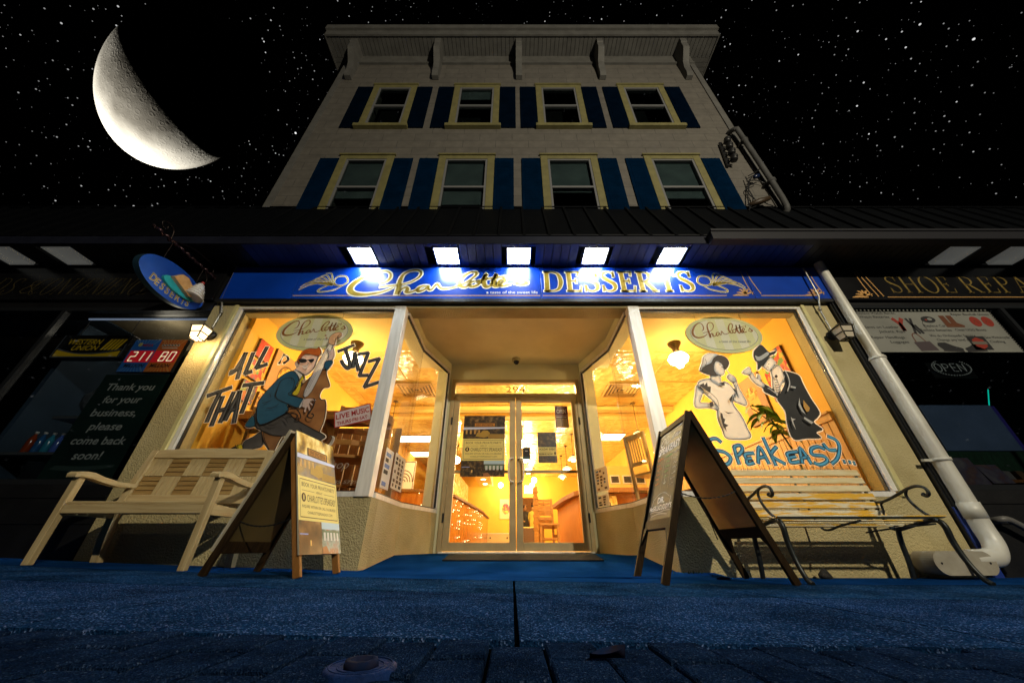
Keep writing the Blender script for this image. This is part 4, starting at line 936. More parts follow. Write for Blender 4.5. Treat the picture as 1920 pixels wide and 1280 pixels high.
g.prism([(x, DY-.13, z) for x, z in lo_], (0, .19, 0), PVCO); g.box(cx-.012, cx+.012, DY-.133, DY-.1305, cz-.083, cz+.083, BLACK)
for s in (-1, 1): g.lathe([(.008, 0), (.008, .004)], BLACK, (cx+s*.2, DY-.1305, cz), (0, -1, 0), 8)
g.build('cleanout_cap', dp, bev=.004)
gp = thing('vent_pipe', 'thin grey pipe with two elbows on the black base of the repair shop', 'pipe', (4.8, 3.5, .3)); GP = mat('grey_pvc', (.12, .115, .11), .5)
g = MB(); g.tube([(4.42, 3.56, .40), (4.42, 3.48, .41), (4.48, 3.47, .41), (4.56, 3.47, .36), (4.75, 3.47, .22), (4.95, 3.47, .07), (5.05, 3.47, 0)], .028, GP, 10, 3)
g.lathe([(.036, 0), (.036, .07)], GP, (4.70, 3.47, .26), (.2, 0, -.16), 12); g.build('pipe', gp)
# upper downpipe, insulator rack and cables on the upper wall
ud = thing('upper_downpipe', 'grey downpipe on the right edge of the upper cream wall', 'pipe', (4.2, 3.5, 6)); UPP = mat('grey_painted_pipe', (.085, .085, .085), .6, spec=.2, col2=(.06, .06, .06), vs=4)
g = MB(); g.tube([(4.30, 3.54, 4.7), (4.30, 3.48, 4.95), (4.25, 3.46, 6.75), (4.22, 3.46, 6.95), (4.18, 3.58, 7.05)], .043, UPP, 16, 4); g.build('pipe', ud)
for z in (5.35, 6.55):
    g = MB(); g.lathe([(.06, 0), (.06, .04)], UPP, (4.285 if z < 6 else 4.255, 3.465, z), n=16); g.box(4.2, 4.24, 3.48, 3.6, z, z+.03, BLACK); g.build('bracket', ud)
ir = thing('insulator_rack', 'black upright rack of four spool insulators on the upper wall', 'insulator rack', (3.95, 3.55, 6.5)); RKB = mat('rack_black', (.012, .012, .013), .4)
pa, pb_ = aY(1350, 268, 3.56), aY(1366, 312, 3.56)
g = MB(); g.beam(pa, pb_, .05, .03, RKB, (0, 1, 0)); g.build('rack_bar', ir)
for k in range(4):
    p = pa.lerp(pb_, .14+.25*k); g = MB()
    g.lathe([(.02, -.06), (.06, -.05), (.06, -.02), (.035, 0), (.06, .02), (.06, .05), (.02, .06)], RKB, p+V3((.06, -.1, 0)), (.35, 0, 1), 12); g.tube([p, p+V3((.06, -.1, 0))], .012, RKB, 6); g.build('insulator', ir)
cb = thing('service_cable', 'tangle of black cables looping from the grey upper downpipe down to the canopy roof', 'cable', (4.1, 3.5, 5.0))
g = MB()
for q in ([(1398, 332), (1404, 348), (1402, 370), (1406, 392)], [(1410, 330), (1403, 352), (1412, 372), (1404, 395)], [(1418, 342), (1400, 352), (1406, 366), (1414, 372), (1420, 384), (1404, 392)], [(1402, 384), (1422, 376), (1438, 382), (1450, 386)], [(1399, 340), (1415, 338), (1430, 342), (1442, 347)], [(1403, 330), (1418, 322), (1424, 317)]):
    g.tube([aY(x, y, 3.54-.012*(i % 2)) for i, (x, y) in enumerate(q)], .009, RKB, 6, 5)
g.build('cable_loops', cb)
g = MB(); p = aY(1424, 378, 3.5); g.lathe([(.0, -.16), (.035, -.15), (.05, 0), (.035, .15), (0, .16)], mat('brown_drum', (.035, .02, .008), .5), p, (1, -.3, .2), 14); g.build('splice_case', cb)
g = MB(); p = aY(1418, 331, 3.47); g.lathe([(.02, -.05), (.035, -.035), (.035, .035), (.02, .05)], mat('blue_insulator', (.006, .014, .05), .3), p, (1, -.2, .3), 12); g.build('insulator', cb)

# ================================================================ wooden bench
TEAK = wood('pale_teak', (.56, .44, .235), (.42, .30, .14), 'x'); TEAKZ = wood('pale_teak_upright', (.54, .42, .225), (.40, .29, .135), 'z'); TEAKY = wood('pale_teak_arm', (.57, .45, .24), (.43, .31, .145), 'y')
TEAKD = wood('teak_slat', (.38, .25, .09), (.26, .15, .05), 'x'); TEAKV = wood('teak_slat_upright', (.56, .44, .23), (.44, .32, .15), 'z')
bw = thing('wooden_bench', 'pale wooden bench with woven slat back in front of the all that jazz window', 'bench', (-3.0, 3.2, .05))
X0, X1 = -3.60, -2.38; zb = .055
def zg(z): return z+zb
for x in (X0+.03, X1-.03):
    g = MB(); g.hexa([(x-.024, 2.975, gz(x)), (x+.024, 2.975, gz(x)), (x+.024, 3.02, gz(x)), (x-.024, 3.02, gz(x)), (x-.026, 2.97, zg(.635)), (x+.026, 2.97, zg(.635)), (x+.026, 3.022, zg(.635)), (x-.026, 3.022, zg(.635))], TEAKZ); g.build('leg', bw, bev=.004)
    g = MB(); pr = [(3.46, gz(x)), (3.515, gz(x)), (3.455, zg(.40)), (3.475, zg(.55)), (3.545, zg(.97)), (3.49, zg(.97)), (3.42, zg(.55)), (3.40, zg(.40)), (3.42, zg(.2))]
    g.prism([(x-.03, y, z) for y, z in pr], (.06, 0, 0), TEAKZ); g.build('leg', bw, bev=.004)
    g = MB(); top = [(2.925, .655), (2.94, .672), (3.0, .683), (3.06, .682), (3.15, .662), (3.30, .645), (3.47, .655)]; bt = [(3.46, .615), (3.30, .605), (3.15, .62), (3.06, .637), (2.97, .637), (2.93, .628)]
    g.prism([(x-.038, y, zg(z)) for y, z in top+bt], (.076, 0, 0), TEAKY); g.build('armrest', bw, bev=.008)
    g = MB(); g.box(x-.02, x+.02, 3.026, 3.40, zg(.36), zg(.43), TEAKY); g.build('side_rail', bw, bev=.003)
g = MB(); g.box(X0+.058, X1-.058, 2.978, 3.003, zg(.37), zg(.435), TEAK); g.build('front_rail', bw, bev=.004)
g = MB()
for k in range(6):
    y = 2.985+.071*k; dz = -.006*k*(1 if k < 3 else .9)
    g.box(X0+.061, X1-.061, y, y+.062, zg(.437)+dz, zg(.457)+dz, TEAK)
g.build('seat', bw, bev=.004)
U, Vv = V3((1, 0, 0)), V3((0, .07, .42)).normalized(); pk = Pl((X0+.06, 3.445, zg(.50)), U, Vv, U.cross(Vv))
def slab(g, a0, a1, b0, b1, t0, t1, m):
    P = [pk.at(a, b)+pk.N*t for t in (t0, t1) for a, b in ((a0, b0), (a1, b0), (a1, b1), (a0, b1))]; g.hexa(P, m)
W = X1-X0-.12
g = MB(); slab(g, 0, W, -.02, .055, -.012, .016, TEAK); g.build('backrest_rail', bw, bev=.004)
g = MB(); n = 10
for i in range(n):
    a0, a1 = -.06+(W+.12)*i/n, -.06+(W+.12)*(i+1)/n; h = lambda a: .475+.022*math.sin(math.pi*(a+.06)/(W+.12))
    P = [pk.at(a, b)+pk.N*t for t in (-.02, .026) for a, b in ((a0, .40), (a1, .40), (a1, h(a1)), (a0, h(a0)))]; g.hexa(P, TEAK)
g.build('top_rail', bw)
g = MB(); nc = 6; cw = W/nc; ch = (.40-.055)/2
for c in range(nc):
    for rr in range(2):
        for k in range(4):
            if (c+rr) % 2: slab(g, c*cw+.003+k*cw/4, c*cw+(k+1)*cw/4-.003, .057+rr*ch, .055+(rr+1)*ch-.002, -.006, .010, TEAKV)
            else: slab(g, c*cw+.003, (c+1)*cw-.002, .057+rr*ch+k*ch/4, .055+rr*ch+(k+1)*ch/4-.005, -.006, .008, TEAKD)
slab(g, 0, W, .056, .40, -.011, -.007, OAKD); g.build('woven_back', bw)

# ================================================================ iron bench
SLAT = mat('worn_yellow_slat', (.62, .56, .40), .55, col2=(.66, .36, .015), vs=4, det=8, bump=.25, bs=9, stretch=(1.2, 10, 10), lo=.47, hi=.55)
SLATP = mat('weathered_slat', (.70, .61, .38), .6, col2=(.60, .46, .22), vs=4, det=7, bump=.25, bs=9, stretch=(1.2, 10, 10))
CAST = mat('cast_iron', (.018, .022, .024), .42, metal=.5, col2=(.03, .034, .034), vs=30)
bi = thing('iron_bench', 'slatted bench with peeling yellow paint and black scrolled iron ends under the speakeasy window', 'bench', (2.7, 3.2, 0))
A0, A1 = 2.09, 3.345; zi = -.025
for x in (A0, A1):
    g = MB(); T = lambda pts, r, n=6: g.tube([(x, y, zi+z) for y, z in pts], r, CAST, 8, n)
    T([(2.90, .0), (2.945, .035), (2.985, .14), (3.0, .26), (2.995, .36), (3.03, .405), (3.12, .40), (3.25, .375), (3.36, .355), (3.42, .37), (3.45, .44), (3.49, .62), (3.525, .85)], [.018, .017, .018, .020, .021, .02, .017, .016, .016, .016, .015, .014, .013]); g.build('bench_end', bi)
    g = MB(); T([(3.37, .36), (3.40, .26), (3.42, .12), (3.45, 0)], .019); g.build('leg', bi)
    g = MB(); T([(3.49, .60), (3.44, .575), (3.37, .575), (3.25, .605), (3.12, .645), (3.04, .655), (2.985, .635), (2.975, .595), (3.0, .577), (3.022, .592)], [.009, .01, .011, .012, .012, .012, .012, .013, .014, .018])
    T([(3.13, .64), (3.155, .60), (3.14, .53), (3.09, .46), (3.02, .41)], .011); T([(3.37, .575), (3.41, .555), (3.42, .50), (3.455, .45)], .009); g.build('armrest', bi)
sp = [(2.985, .425, .9), (3.06, .422, .1), (3.135, .408, -.1), (3.21, .396, -.14), (3.285, .384, -.14), (3.355, .378, .1)]
for i, (y, z, tl) in enumerate(sp):
    g = MB(); a = math.atan(tl); d, n_ = V3((0, math.cos(a), -math.sin(a) if tl > 0 else -math.sin(a))), V3((0, math.sin(a), math.cos(a)))
    d = V3((0, math.cos(a*.35), math.sin(-a*.35))); n_ = V3((0, -d.z, d.y)); c = V3((0, y, zi+z))
    q = [c+d*s*.0215+n_*t for t in (-.005, .005) for s in (-1, 1)]
    L = [V3((A0-.03, p.y, p.z)) for p in q]; Rr = [V3((A1+.03, p.y, p.z)) for p in q]
    g.hexa([L[0], Rr[0], Rr[1], L[1], L[2], Rr[2], Rr[3], L[3]], SLATP if i % 2 else SLAT); g.build('seat_slat', bi, bev=.004)
for i in range(6):
    z = .455+.072*i; y = 3.435+(z-.44)*.20
    g = MB(); g.hexa([(A0-.03, y-.009, zi+z), (A1+.03, y-.009, zi+z), (A1+.03, y+.009, zi+z-.004), (A0-.03, y+.009, zi+z-.004), (A0-.03, y+.002, zi+z+.056), (A1+.03, y+.002, zi+z+.056), (A1+.03, y+.02, zi+z+.052), (A0-.03, y+.02, zi+z+.052)], SLAT if i in (0, 2, 1) else SLATP); g.build('back_slat', bi, bev=.004)
g = MB(); xm_ = (A0+A1)/2; g.tube([(xm_, 3.0, zi+.40), (xm_, 3.2, zi+.375), (xm_, 3.38, zi+.35), (xm_, 3.45, zi+.46), (xm_, 3.53, zi+.83)], .009, CAST, 6, 4); g.build('brace', bi); g = MB(); g.tube([(A1-.02, 3.03, zi+.38), (A1-.25, 3.2, zi+.35), (A1-.30, 3.36, zi+.33)], .007, CAST, 6, 3); g.build('brace', bi)

# ================================================================ sandwich boards
def aframe(r, a0, a1, feet, frm, bd, b0, b1, sec, braces, side):
    """two hinged leaves: feet = (near, far); board between heights b0..b1 (fractions down from the ridge)"""
    f0, f1 = feet; L0, L1 = V3(f0)-a0, V3(f1)-a1
    nrm = L0.cross(a1-a0).normalized()
    if nrm.x*side < 0: nrm.negate()
    o = r
    g = MB(); w, t = sec
    for a, l in ((a0, L0), (a1, L1)): g.beam(a, a+l, w, t, frm, (a1-a0))
    def rail(f, h):
        p, q = a0+L0*f, a1+L1*f; d = (q-p).normalized()*w*.5
        g.beam(p+d, q-d, t*.96, h, frm, L0)
    rail(b0*.5+.005, .06); rail(b1+.03, .075)
    if braces:
        for a, l, s in ((a0, L0, 1), (a1, L1, -1)):
            d = (a1-a0).normalized()*s; p = a+l*(b1+.05)
            g.prism([p+d*.02, p+d*.10, p+l*.10+d*.02], nrm*.018, frm)
    g.build('frame', o, bev=.003)
    g = MB(); d = (a1-a0).normalized()*w*.4
    P = [a0+L0*b0+d, a1+L1*b0-d, a1+L1*b1-d, a0+L0*b1+d]
    g.hexa([p-nrm*.004 for p in P]+[p+nrm*.005 for p in P], bd); ob = g.build('board', o)
    return P, nrm, ob
DKW = wood('weathered_frame', (.036, .021, .009), (.016, .009, .004), 'z', spec=.08); PLYB = mat('plywood_back', (.88, .54, .17), .6, col2=(.76, .45, .13), vs=3, stretch=(1, 1, 3)); DKB = mat('brown_back', (.09, .06, .016), .6, col2=(.06, .04, .01), vs=3)
PALEW = wood('pale_board', (.50, .46, .36), (.42, .37, .27), 'z'); ORW = wood('orange_leg', (.34, .15, .04), (.24, .1, .02), 'z'); CHALKB = mat('chalkboard', (.014, .013, .013), .5, col2=(.03, .027, .026), vs=4, lo=.3, hi=.7)
def chain(r, a, b, sag):
    g = MB(); n = 26; pts = []
    for k in range(n+1):
        t = k/n; p = V3(a).lerp(V3(b), t); p.z -= sag*4*t*(1-t); pts.append(p)
    g.tube(pts, [.0035+.0025*(k % 2) for k in range(n+1)], BLACK, 5); g.build('chain', r)
# left: poster board
la = thing('sandwich_board', 'hinged sandwich board with a private party poster, beside the wooden bench', 'sandwich board', (-1.75, 3, 0))
a0, a1 = V3((-1.765, 2.76, .985)), V3((-1.715, 3.235, .985))
F1, F3 = V3((-2.0, 2.66, gz(-2.0))), V3((-1.41, 2.72, gz(-1.4))); F2, F4 = F1+(a1-a0), F3+(a1-a0)
fl = thing  # (leaves stay parts of the board)
P, nL, ob = aframe(la, a0, a1, (F1, F2), DKW, DKB, .03, .80, (.045, .028), False, -1)
g = MB(); q = [V3(a0)+nL*.03-V3((0, .03, -.02)), V3(a1)+nL*.03+V3((0, .03, .02)), V3(a1).lerp(V3(F2), .86)+nL*.03+V3((0, .03, 0)), V3(a0).lerp(V3(F1), .86)+nL*.03-V3((0, .03, 0))]
g.hexa([p-nL*.008 for p in q]+[p+nL*.006 for p in q], PALEW); g.build('outer_sheet', la)
P, nR, ob = aframe(la, a0, a1, (F3, F4), ORW, DKB, .03, .80, (.05, .028), False, 1)
# poster: plane slightly proud of the right leaf
d0, d1 = V3(F3)-a0, V3(F4)-a1
TLp, TRp = a0+nR*.03-V3((0, .03, -.01)), a1+nR*.03+V3((0, .03, .01)); BLp, BRp = a0+d0*.875+nR*.03-V3((0, .03, 0)), a1+d1*.875+nR*.03+V3((0, .03, 0))
PALEY = mat('poster_cream', (.78, .66, .22), .5); PBRN = mat('poster_brown', (.09, .045, .015), .6)
PH1 = ramp_mat('venue_photo', 'noise', 7, [(.34, (.03, .016, .005)), (.44, (.25, .13, .02)), (.52, (.6, .36, .05)), (.6, (.95, .76, .30)), (.72, (1, .95, .75))], .4, (1, 1, .7))
PH2 = ramp_mat('lounge_photo', 'noise', 6, [(.3, (.025, .02, .025)), (.45, (.13, .10, .12)), (.55, (.20, .11, .03)), (.65, (.32, .20, .05)), (.8, (.5, .55, .75))], .4)
PH3 = ramp_mat('bar_photo', 'noise', 8, [(.3, (.03, .012, .006)), (.5, (.14, .06, .02)), (.62, (.22, .11, .04)), (.75, (.5, .3, .12))], .4)
PH4 = ramp_mat('terrace_photo', 'noise', 9, [(.3, (.03, .05, .04)), (.45, (.10, .16, .14)), (.55, (.25, .34, .36)), (.65, (.34, .12, .06)), (.78, (.7, .75, .72))], .4)
PHS = (PH1, PH2, PH3, PH4)
PH_BACKLIT = tuple(ramp_mat('backlit_photo_%s' % n, 'noise', s, [(.3, (.012, .008, .006)), (.48, (.05, .03, .016)), (.58, (.12, .07, .025)), (.72, (.30, .2, .1))], .4) for n, s in (('ceiling', 16), ('lounge', 14), ('bar', 18), ('terrace', 20)))  # darker copies of the poster photos, backlit shade put into the colour
class Quad:
    """plane coordinates 0..1 across a four-cornered sheet"""
    def __init__(s, tl, tr, bl, br, N): s.c = [V3(q) for q in (bl, br, tl, tr)]; s.N = V3(N).normalized()
    def at(s, a, b, l=0):
        bl, br, tl, tr = s.c
        return bl.lerp(br, a).lerp(tl.lerp(tr, a), b)+s.N*(l*.0009)
def party_poster(g, q, dark=False):
    PH1, PH2, PH3, PH4 = PHS if not dark else PH_BACKLIT
    rect(g, q, 0, .60, 1, 1, PH1, 1); rect(g, q, 0, .60, 1, .80, PH2, 2)
    fill(g, q, [(0, .795), (1, .80), (1, .775), (0, .755)], mat('cove_light', (.55, .62, .9), .5), 3)
    fill(g, q, [(.30, .64), (.33, .70), (.42, .70), (.46, .735), (.58, .74), (.64, .70), (.62, .64), (.5, .62)], mat('chair_mustard', (.42, .26, .04), .5), 3); rect(g, q, .60, .61, .98, .68, mat('sofa_mustard', (.34, .2, .03), .5), 3)
    for k in range(4): rect(g, q, .06+.1*k, .68, .10+.1*k, .75, mat('mirror_arch', (.5, .28, .08), .4), 3)
    rect(g, q, .24, .80, .78, .875, PBRN, 4); rect(g, q, .27, .81, .75, .865, mat('plate_amber', (.5, .2, .02), .5), 5); text(g, q, 'EVENT SPACE RENTAL', .30, .818, .04, PBRN, 6, w=.42, off=.02)
    rect(g, q, 0, .245, 1, .60, PALEY, 4)
    for (p0, p1) in (((.04, .27), (.96, .27)), ((.04, .575), (.96, .575)), ((.04, .27), (.04, .575)), ((.96, .27), (.96, .575))): stroke(g, q, [p0, p1], .006, PBRN, 5, 1)
    text(g, q, 'BOOK YOUR PRIVATE PARTY', .08, .515, .035, PBRN, 5, w=.84); text(g, q, 'HERE AT', .5, .475, .018, PBRN, 5, w=.16, al='c')
    for p in (.08, .62): rect(g, q, p, .481, p+.3, .484, PBRN, 5)
    text(g, q, "CHARLOTTE'S SPEAKEASY", .20, .395, .058, PBRN, 5, w=.74); fill(g, q, ellipse(.12, .425, .05, .036), PBRN, 5); fill(g, q, ellipse(.12, .425, .012, .024), PALEY, 6)
    text(g, q, 'INQUIRE WITHIN OR CALL 516.586.8550', .08, .345, .022, PBRN, 5, w=.84); text(g, q, 'CHARLOTTESPEAKEASY.COM', .2, .298, .022, PBRN, 5, w=.62)
    rect(g, q, 0, 0, .52, .245, PH3, 4); rect(g, q, .52, 0, 1, .245, PH4, 4)
    rect(g, q, .52, .19, 1, .245, mat('photo_sky', (.45, .62, .75), .5), 5); rect(g, q, .54, .12, .98, .18, mat('photo_fence', (.12, .2, .12), .5), 5)
    for k in range(5): rect(g, q, .56+.085*k, .10, .61+.085*k, .165, mat('photo_frame', (.6, .62, .62), .5), 6)
    fill(g, q, [(.52, 0), (.70, 0), (.62, .06), (.52, .05)], mat('photo_table', (.4, .16, .06), .5), 6); rect(g, q, .02, .14, .2, .15, mat('photo_led', (.3, .35, .8), .5), 5); rect(g, q, .24, .06, .27, .1, mat('photo_lamp', (.9, .6, .2), .5), 5)
qp = Quad(TLp, TRp, BLp, BRp, nR)
g = MB(); g.hexa([p for p in (BLp-nR*.008, BRp-nR*.008, TRp-nR*.008, TLp-nR*.008, BLp, BRp, TRp, TLp)], PALEW); party_poster(g, qp); g.build('poster', la)
chain(la, V3(a0).lerp(V3(F1), .66), V3(a0).lerp(V3(F3), .62), .05)
chain(la, V3(a1).lerp(V3(F3), .55), V3((-1.62, 3.1, .03)), -.01)
# right: chalkboard
ra = thing('sandwich_board', 'dark wooden chalkboard sandwich board with chalk menu, standing wide open by the iron bench', 'sandwich board', (1.47, 3.05, 0))
a0, a1 = V3((1.466, 2.735, 1.165)), V3((1.47, 3.335, 1.165))
G1, G3 = V3((1.01, 2.76, gz(1))), V3((1.955, 2.86, gz(2))); G2, G4 = G1+(a1-a0), G3+(a1-a0)
P, nC, ob = aframe(ra, a0, a1, (G1, G2), DKW, CHALKB, .05, .66, (.05, .030), True, -1)
CHK = {k: mat('chalk_'+k, c, .9) for k, c in (('white', (.92, .91, .88)), ('orange', (.75, .24, .08)), ('green', (.20, .48, .20)), ('grey', (.55, .54, .52)))}
qc = Quad(P[1], P[0], P[2], P[3], nC); g = MB()
l = 8
for a, b in (((.10, .90), (.9, .96)),): pass
script(g, qc, .12, .83, .78, .10, CHK['white'], l, fat=1.2); text(g, qc, 'SPEAKEASY', .08, .73, .085, CHK['white'], l, w=.86, off=.035)
stroke(g, qc, [(.1, .96), (.3, .975), (.55, .965), (.9, .975)], [.004, .012, .006, .01], CHK['white'], l); stroke(g, qc, [(.12, .94), (.2, .955), (.16, .97)], .01, CHK['white'], l)
for (p0, p1) in (((.02, .01), (.98, .01)), ((.02, .01), (.02, .99)), ((.98, .01), (.98, .99))): stroke(g, qc, [p0, p1], [.02, .01], CHK['grey'], l-4, 1)
rq = random.Random(9)
def scribble(x, y, w, h, m):
    n = 9; stroke(g, qc, [(x+w*k/n, y+h*rq.uniform(.0, 1)) for k in range(n+1)], [.004+.006*rq.random() for k in range(n+1)], m, l, 4)
for a, c, n in ((.08, 'orange', 6), (.42, 'green', 5), (.72, 'grey', 7)):
    scribble(a, .66, .24, .035, CHK[c]); scribble(a, .665, .24, .02, CHK[c])
    for i in range(1, n): scribble(a+rq.uniform(0, .05), .655-.055*i, rq.uniform(.13, .2), .022, CHK[c])
rect(g, qc, .385, .30, .392, .70, CHK['grey'], l); rect(g, qc, .675, .30, .682, .70, CHK['grey'], l)
stroke(g, qc, [(.52, .46), (.52, .36)], .012, CHK['white'], l, 1); stroke(g, qc, [(.47, .38), (.52, .36), (.57, .38)], .01, CHK['white'], l, 1)
stroke(g, qc, [(.2, .21), (.35, .255), (.5, .268), (.65, .255), (.8, .21)], [.008]*5, CHK['grey'], l)
text(g, qc, 'DR.', .36, .165, .06, CHK['white'], l, w=.28, off=.04); text(g, qc, "McGILLICUDDY'S", .08, .095, .048, CHK['white'], l, w=.84, off=.035)
stroke(g, qc, [(.12, .075), (.3, .08), (.5, .07), (.7, .08), (.88, .075)], .008, CHK['grey'], l); stroke(g, qc, [(.2, .04), (.5, .055), (.8, .04)], .008, CHK['grey'], l)
for s in (.14, .82): stroke(g, qc, [(s, .15), (s+.04, .19), (s+.02, .21)], .012, CHK['grey'], l)
g.build('chalk_drawing', ra)
aframe(ra, a0, a1, (G3, G4), DKW, PLYB, .05, .70, (.05, .030), True, 1)
chain(ra, V3(a0).lerp(V3(G1), .52), V3(a0).lerp(V3(G3), .50), .05); chain(ra, V3(a1).lerp(V3(G4), .5), V3((1.72, 3.3, .25)), -.01)
# ================================================================ painted cut-outs and lettering on the shop windows
YG = YF+.034
pg = Pl((0, YG, 0), (1, 0, 0), (0, 0, 1), (0, -1, 0))
def Z(ox, oy, s, pts):
    out = []
    for x, y in pts:
        p = aY(ox+x/s, oy+y/s, YG); out.append((p.x, p.z))
    return out
CW = mat('cutout_white', (.95, .94, .92), .55, transl=.5); CBK = mat('cutout_black', (.010, .009, .009), .5, col2=(.018, .016, .015), vs=9)
CPALE = mat('cutout_cream', (.93, .90, .85), .55, transl=.48); CDK = mat('cutout_umber', (.055, .03, .014), .55)
def regions(g, F_, items):
    """items: (colour, points, outline width); white backing first, then colour, then ink line"""
    for m, pts, w in items:
        q = F_(pts); fill(g, pg, catmull(q, 4, True), CW, 1); stroke(g, pg, q, .024, CW, 1, 4, True)
    l = 2
    for m, pts, w in items:
        q = catmull(F_(pts), 4, True); fill(g, pg, q, m, l)
        if w: stroke(g, pg, q, w, CBK, l+1, 1, True)
        l += 2
    return l
# --- the double-bass player
FB = lambda p: Z(440, 620, 5.332, p)
BR1 = mat('bass_brown', (.40, .17, .05), .5, col2=(.27, .10, .03), vs=7); BR2 = mat('bass_dark', (.26, .12, .045), .5, col2=(.18, .08, .03), vs=7)
TL_ = mat('jacket_teal', (.018, .095, .16), .55, col2=(.014, .075, .13), vs=6); GRY = mat('trouser_grey', (.085, .075, .07), .55, col2=(.06, .053, .05), vs=5)
SKIN = mat('painted_skin', (.80, .60, .52), .55, transl=.3); HAIR = mat('hair_orange', (.62, .14, .015), .5, col2=(.5, .09, .01), vs=14); TIE = mat('tie_yellow', (.66, .50, .02), .5); PEACH = mat('scroll_peach', (.62, .32, .15), .5); SHOEB = mat('shoe_brown', (.16, .06, .015), .5)
t = thing('window_cutout', 'painted cut-out of a red-haired man in sunglasses playing a double bass on the window', 'cut-out', (-2.4, YG, 1.4)); g = MB()
regions(g, FB, [
 (BR1, [(905,390),(922,450),(950,555),(895,572),(862,612),(848,660),(868,690),(905,695),(912,780),(895,890),(862,975),(828,1025),(700,970),(520,850),(560,740),(660,560),(800,430)], .009),
 (BR2, [(270,1000),(330,1010),(465,1040),(440,1110),(380,1215),(330,1170),(288,1090)], .009),
 (GRY, [(265,1015),(280,1140),(190,1180),(100,1210),(95,1115),(190,1060)], .009),
 (GRY, [(245,790),(265,945),(520,830),(600,880),(760,970),(905,1050),(870,1090),(835,1122),(690,1045),(560,1050),(390,1045),(280,1000),(200,950),(180,880),(215,820)], .009),
 (TL_, [(190,850),(110,950),(180,962),(210,930)], .007),
 (CW, [(940,145),(985,155),(775,610),(700,605)], .007),
 (PEACH, [(945,130),(955,70),(1000,30),(1060,20),(1075,45),(1050,75),(1015,90),(1000,145)], .005),
 (TL_, [(918,310),(985,310),(930,395),(900,360)], .006),
 (SKIN, [(930,195),(960,215),(985,170),(1000,240),(975,295),(940,300),(950,260)], .004),
 (SKIN, [(645,330),(670,265),(740,245),(835,250),(830,290),(805,360),(770,405),(712,445),(660,415),(618,395),(640,360)], .006),
 (SKIN, [(612,330),(635,305),(648,350),(628,368)], .004),
 (HAIR, [(642,335),(640,290),(668,240),(700,205),(760,185),(830,188),(850,170),(872,210),(862,245),(830,258),(740,240),(690,258),(668,300),(658,335)], .005),
 (CW, [(615,395),(695,455),(658,490),(605,420)], .005),
 (TL_, [(605,415),(655,490),(625,560),(585,640),(622,668),(640,775),(540,745),(550,790),(520,830),(265,945),(240,760),(290,660),(380,560),(470,470),(540,425)], .009),
 (TL_, [(470,520),(520,485),(585,480),(610,520),(590,600),(548,640),(620,665),(700,690),(675,735),(640,775),(540,735),(430,680),(440,600)], .008),
 (TIE, [(690,460),(705,490),(680,520),(672,590),(640,650),(590,640),(640,570),(665,505)], .005),
 (CW, [(702,690),(718,700),(680,770),(655,775)], .004),
 (SKIN, [(710,695),(790,685),(830,697),(820,712),(770,715),(800,745),(785,755),(760,735),(775,790),(760,810),(740,770),(728,820),(708,818),(715,780),(690,765)], .004),
 (TIE, [(92,1145),(97,1203),(35,1210),(30,1165)], .005), (CBK, [(38,1165),(50,1215),(0,1228),(-20,1215),(-5,1178)], .004),
 (TIE, [(860,1105),(872,1130),(838,1150),(825,1128)], .004), (SHOEB, [(862,1128),(925,1120),(958,1085),(972,1062),(990,1075),(965,1130),(900,1178)], .006)])
L = 60
fill(g, pg, catmull(FB([(662,305),(700,300),(732,303),(740,312),(760,308),(815,300),(812,325),(790,336),(765,325),(752,316),(735,335),(690,340),(670,325)]), 3, True), CBK, L); stroke(g, pg, FB([(645,305),(665,308)]), .006, CBK, L)
fill(g, pg, FB([(698,368),(757,362),(748,393),(712,402)]), CW, L); stroke(g, pg, FB([(694,364),(725,372),(762,358)]), .005, CBK, L+1); stroke(g, pg, FB([(705,400),(730,408),(750,394)]), .004, CBK, L+1)
stroke(g, pg, FB([(752,330),(760,350),(748,352)]), .004, CBK, L); stroke(g, pg, FB([(690,280),(715,275),(740,285)]), .005, HAIR, L); stroke(g, pg, FB([(775,290),(800,280)]), .005, HAIR, L)
stroke(g, pg, FB([(805,692),(826,715),(800,790),(760,840),(755,875),(790,888),(815,860),(792,842)]), [.008,.012,.016,.014,.014,.012,.012,.016], CBK, L)
stroke(g, pg, FB([(535,830),(570,802),(640,800),(680,850),(680,890),(640,890),(655,860),(610,840),(560,855)]), .011, CBK, L)
for d in (0, 16, 32, 48): stroke(g, pg, FB([(955+d*.5,165),(715+d,598)]), .0025, CDK, L, 1); stroke(g, pg, FB([(705+d*.8,610),(680+d*.7,680)]), .0025, CDK, L, 1); stroke(g, pg, FB([(590+d*.9,795),(580+d*.9,830)]), .003, CDK, L, 1)
for p in ([(300,740),(350,730),(400,710)], [(345,790),(420,780),(470,745)], [(380,640),(390,680)], [(560,490),(590,490),(600,520)], [(430,680),(445,620),(470,560)], [(700,1045),(690,1000),(670,985)], [(330,930),(400,960),(470,930)], [(300,1010),(250,900),(245,800)], [(500,870),(540,900),(560,940)], [(320,1020),(330,1100),(380,1200)]): stroke(g, pg, FB(p), [.004, .008]+[.004]*(len(p)-2), CBK, L)
for k in range(9): stroke(g, pg, FB([(632+k*5,620-k*14),(634+k*5,624-k*14)]), .004, CDK, L, 1)
for k in range(5): stroke(g, pg, FB([(935+8*k,225+10*k),(965+6*k,200+12*k)]), .003, CBK, L, 1)
for x, y in ((930,70),(938,95),(1050,75),(1040,105),(1062,62)): fill(g, pg, FB(ellipse(x, y, 9, 7, 10)), PEACH, L); stroke(g, pg, FB(ellipse(x, y, 9, 7, 10)), .003, CBK, L, 1, True)
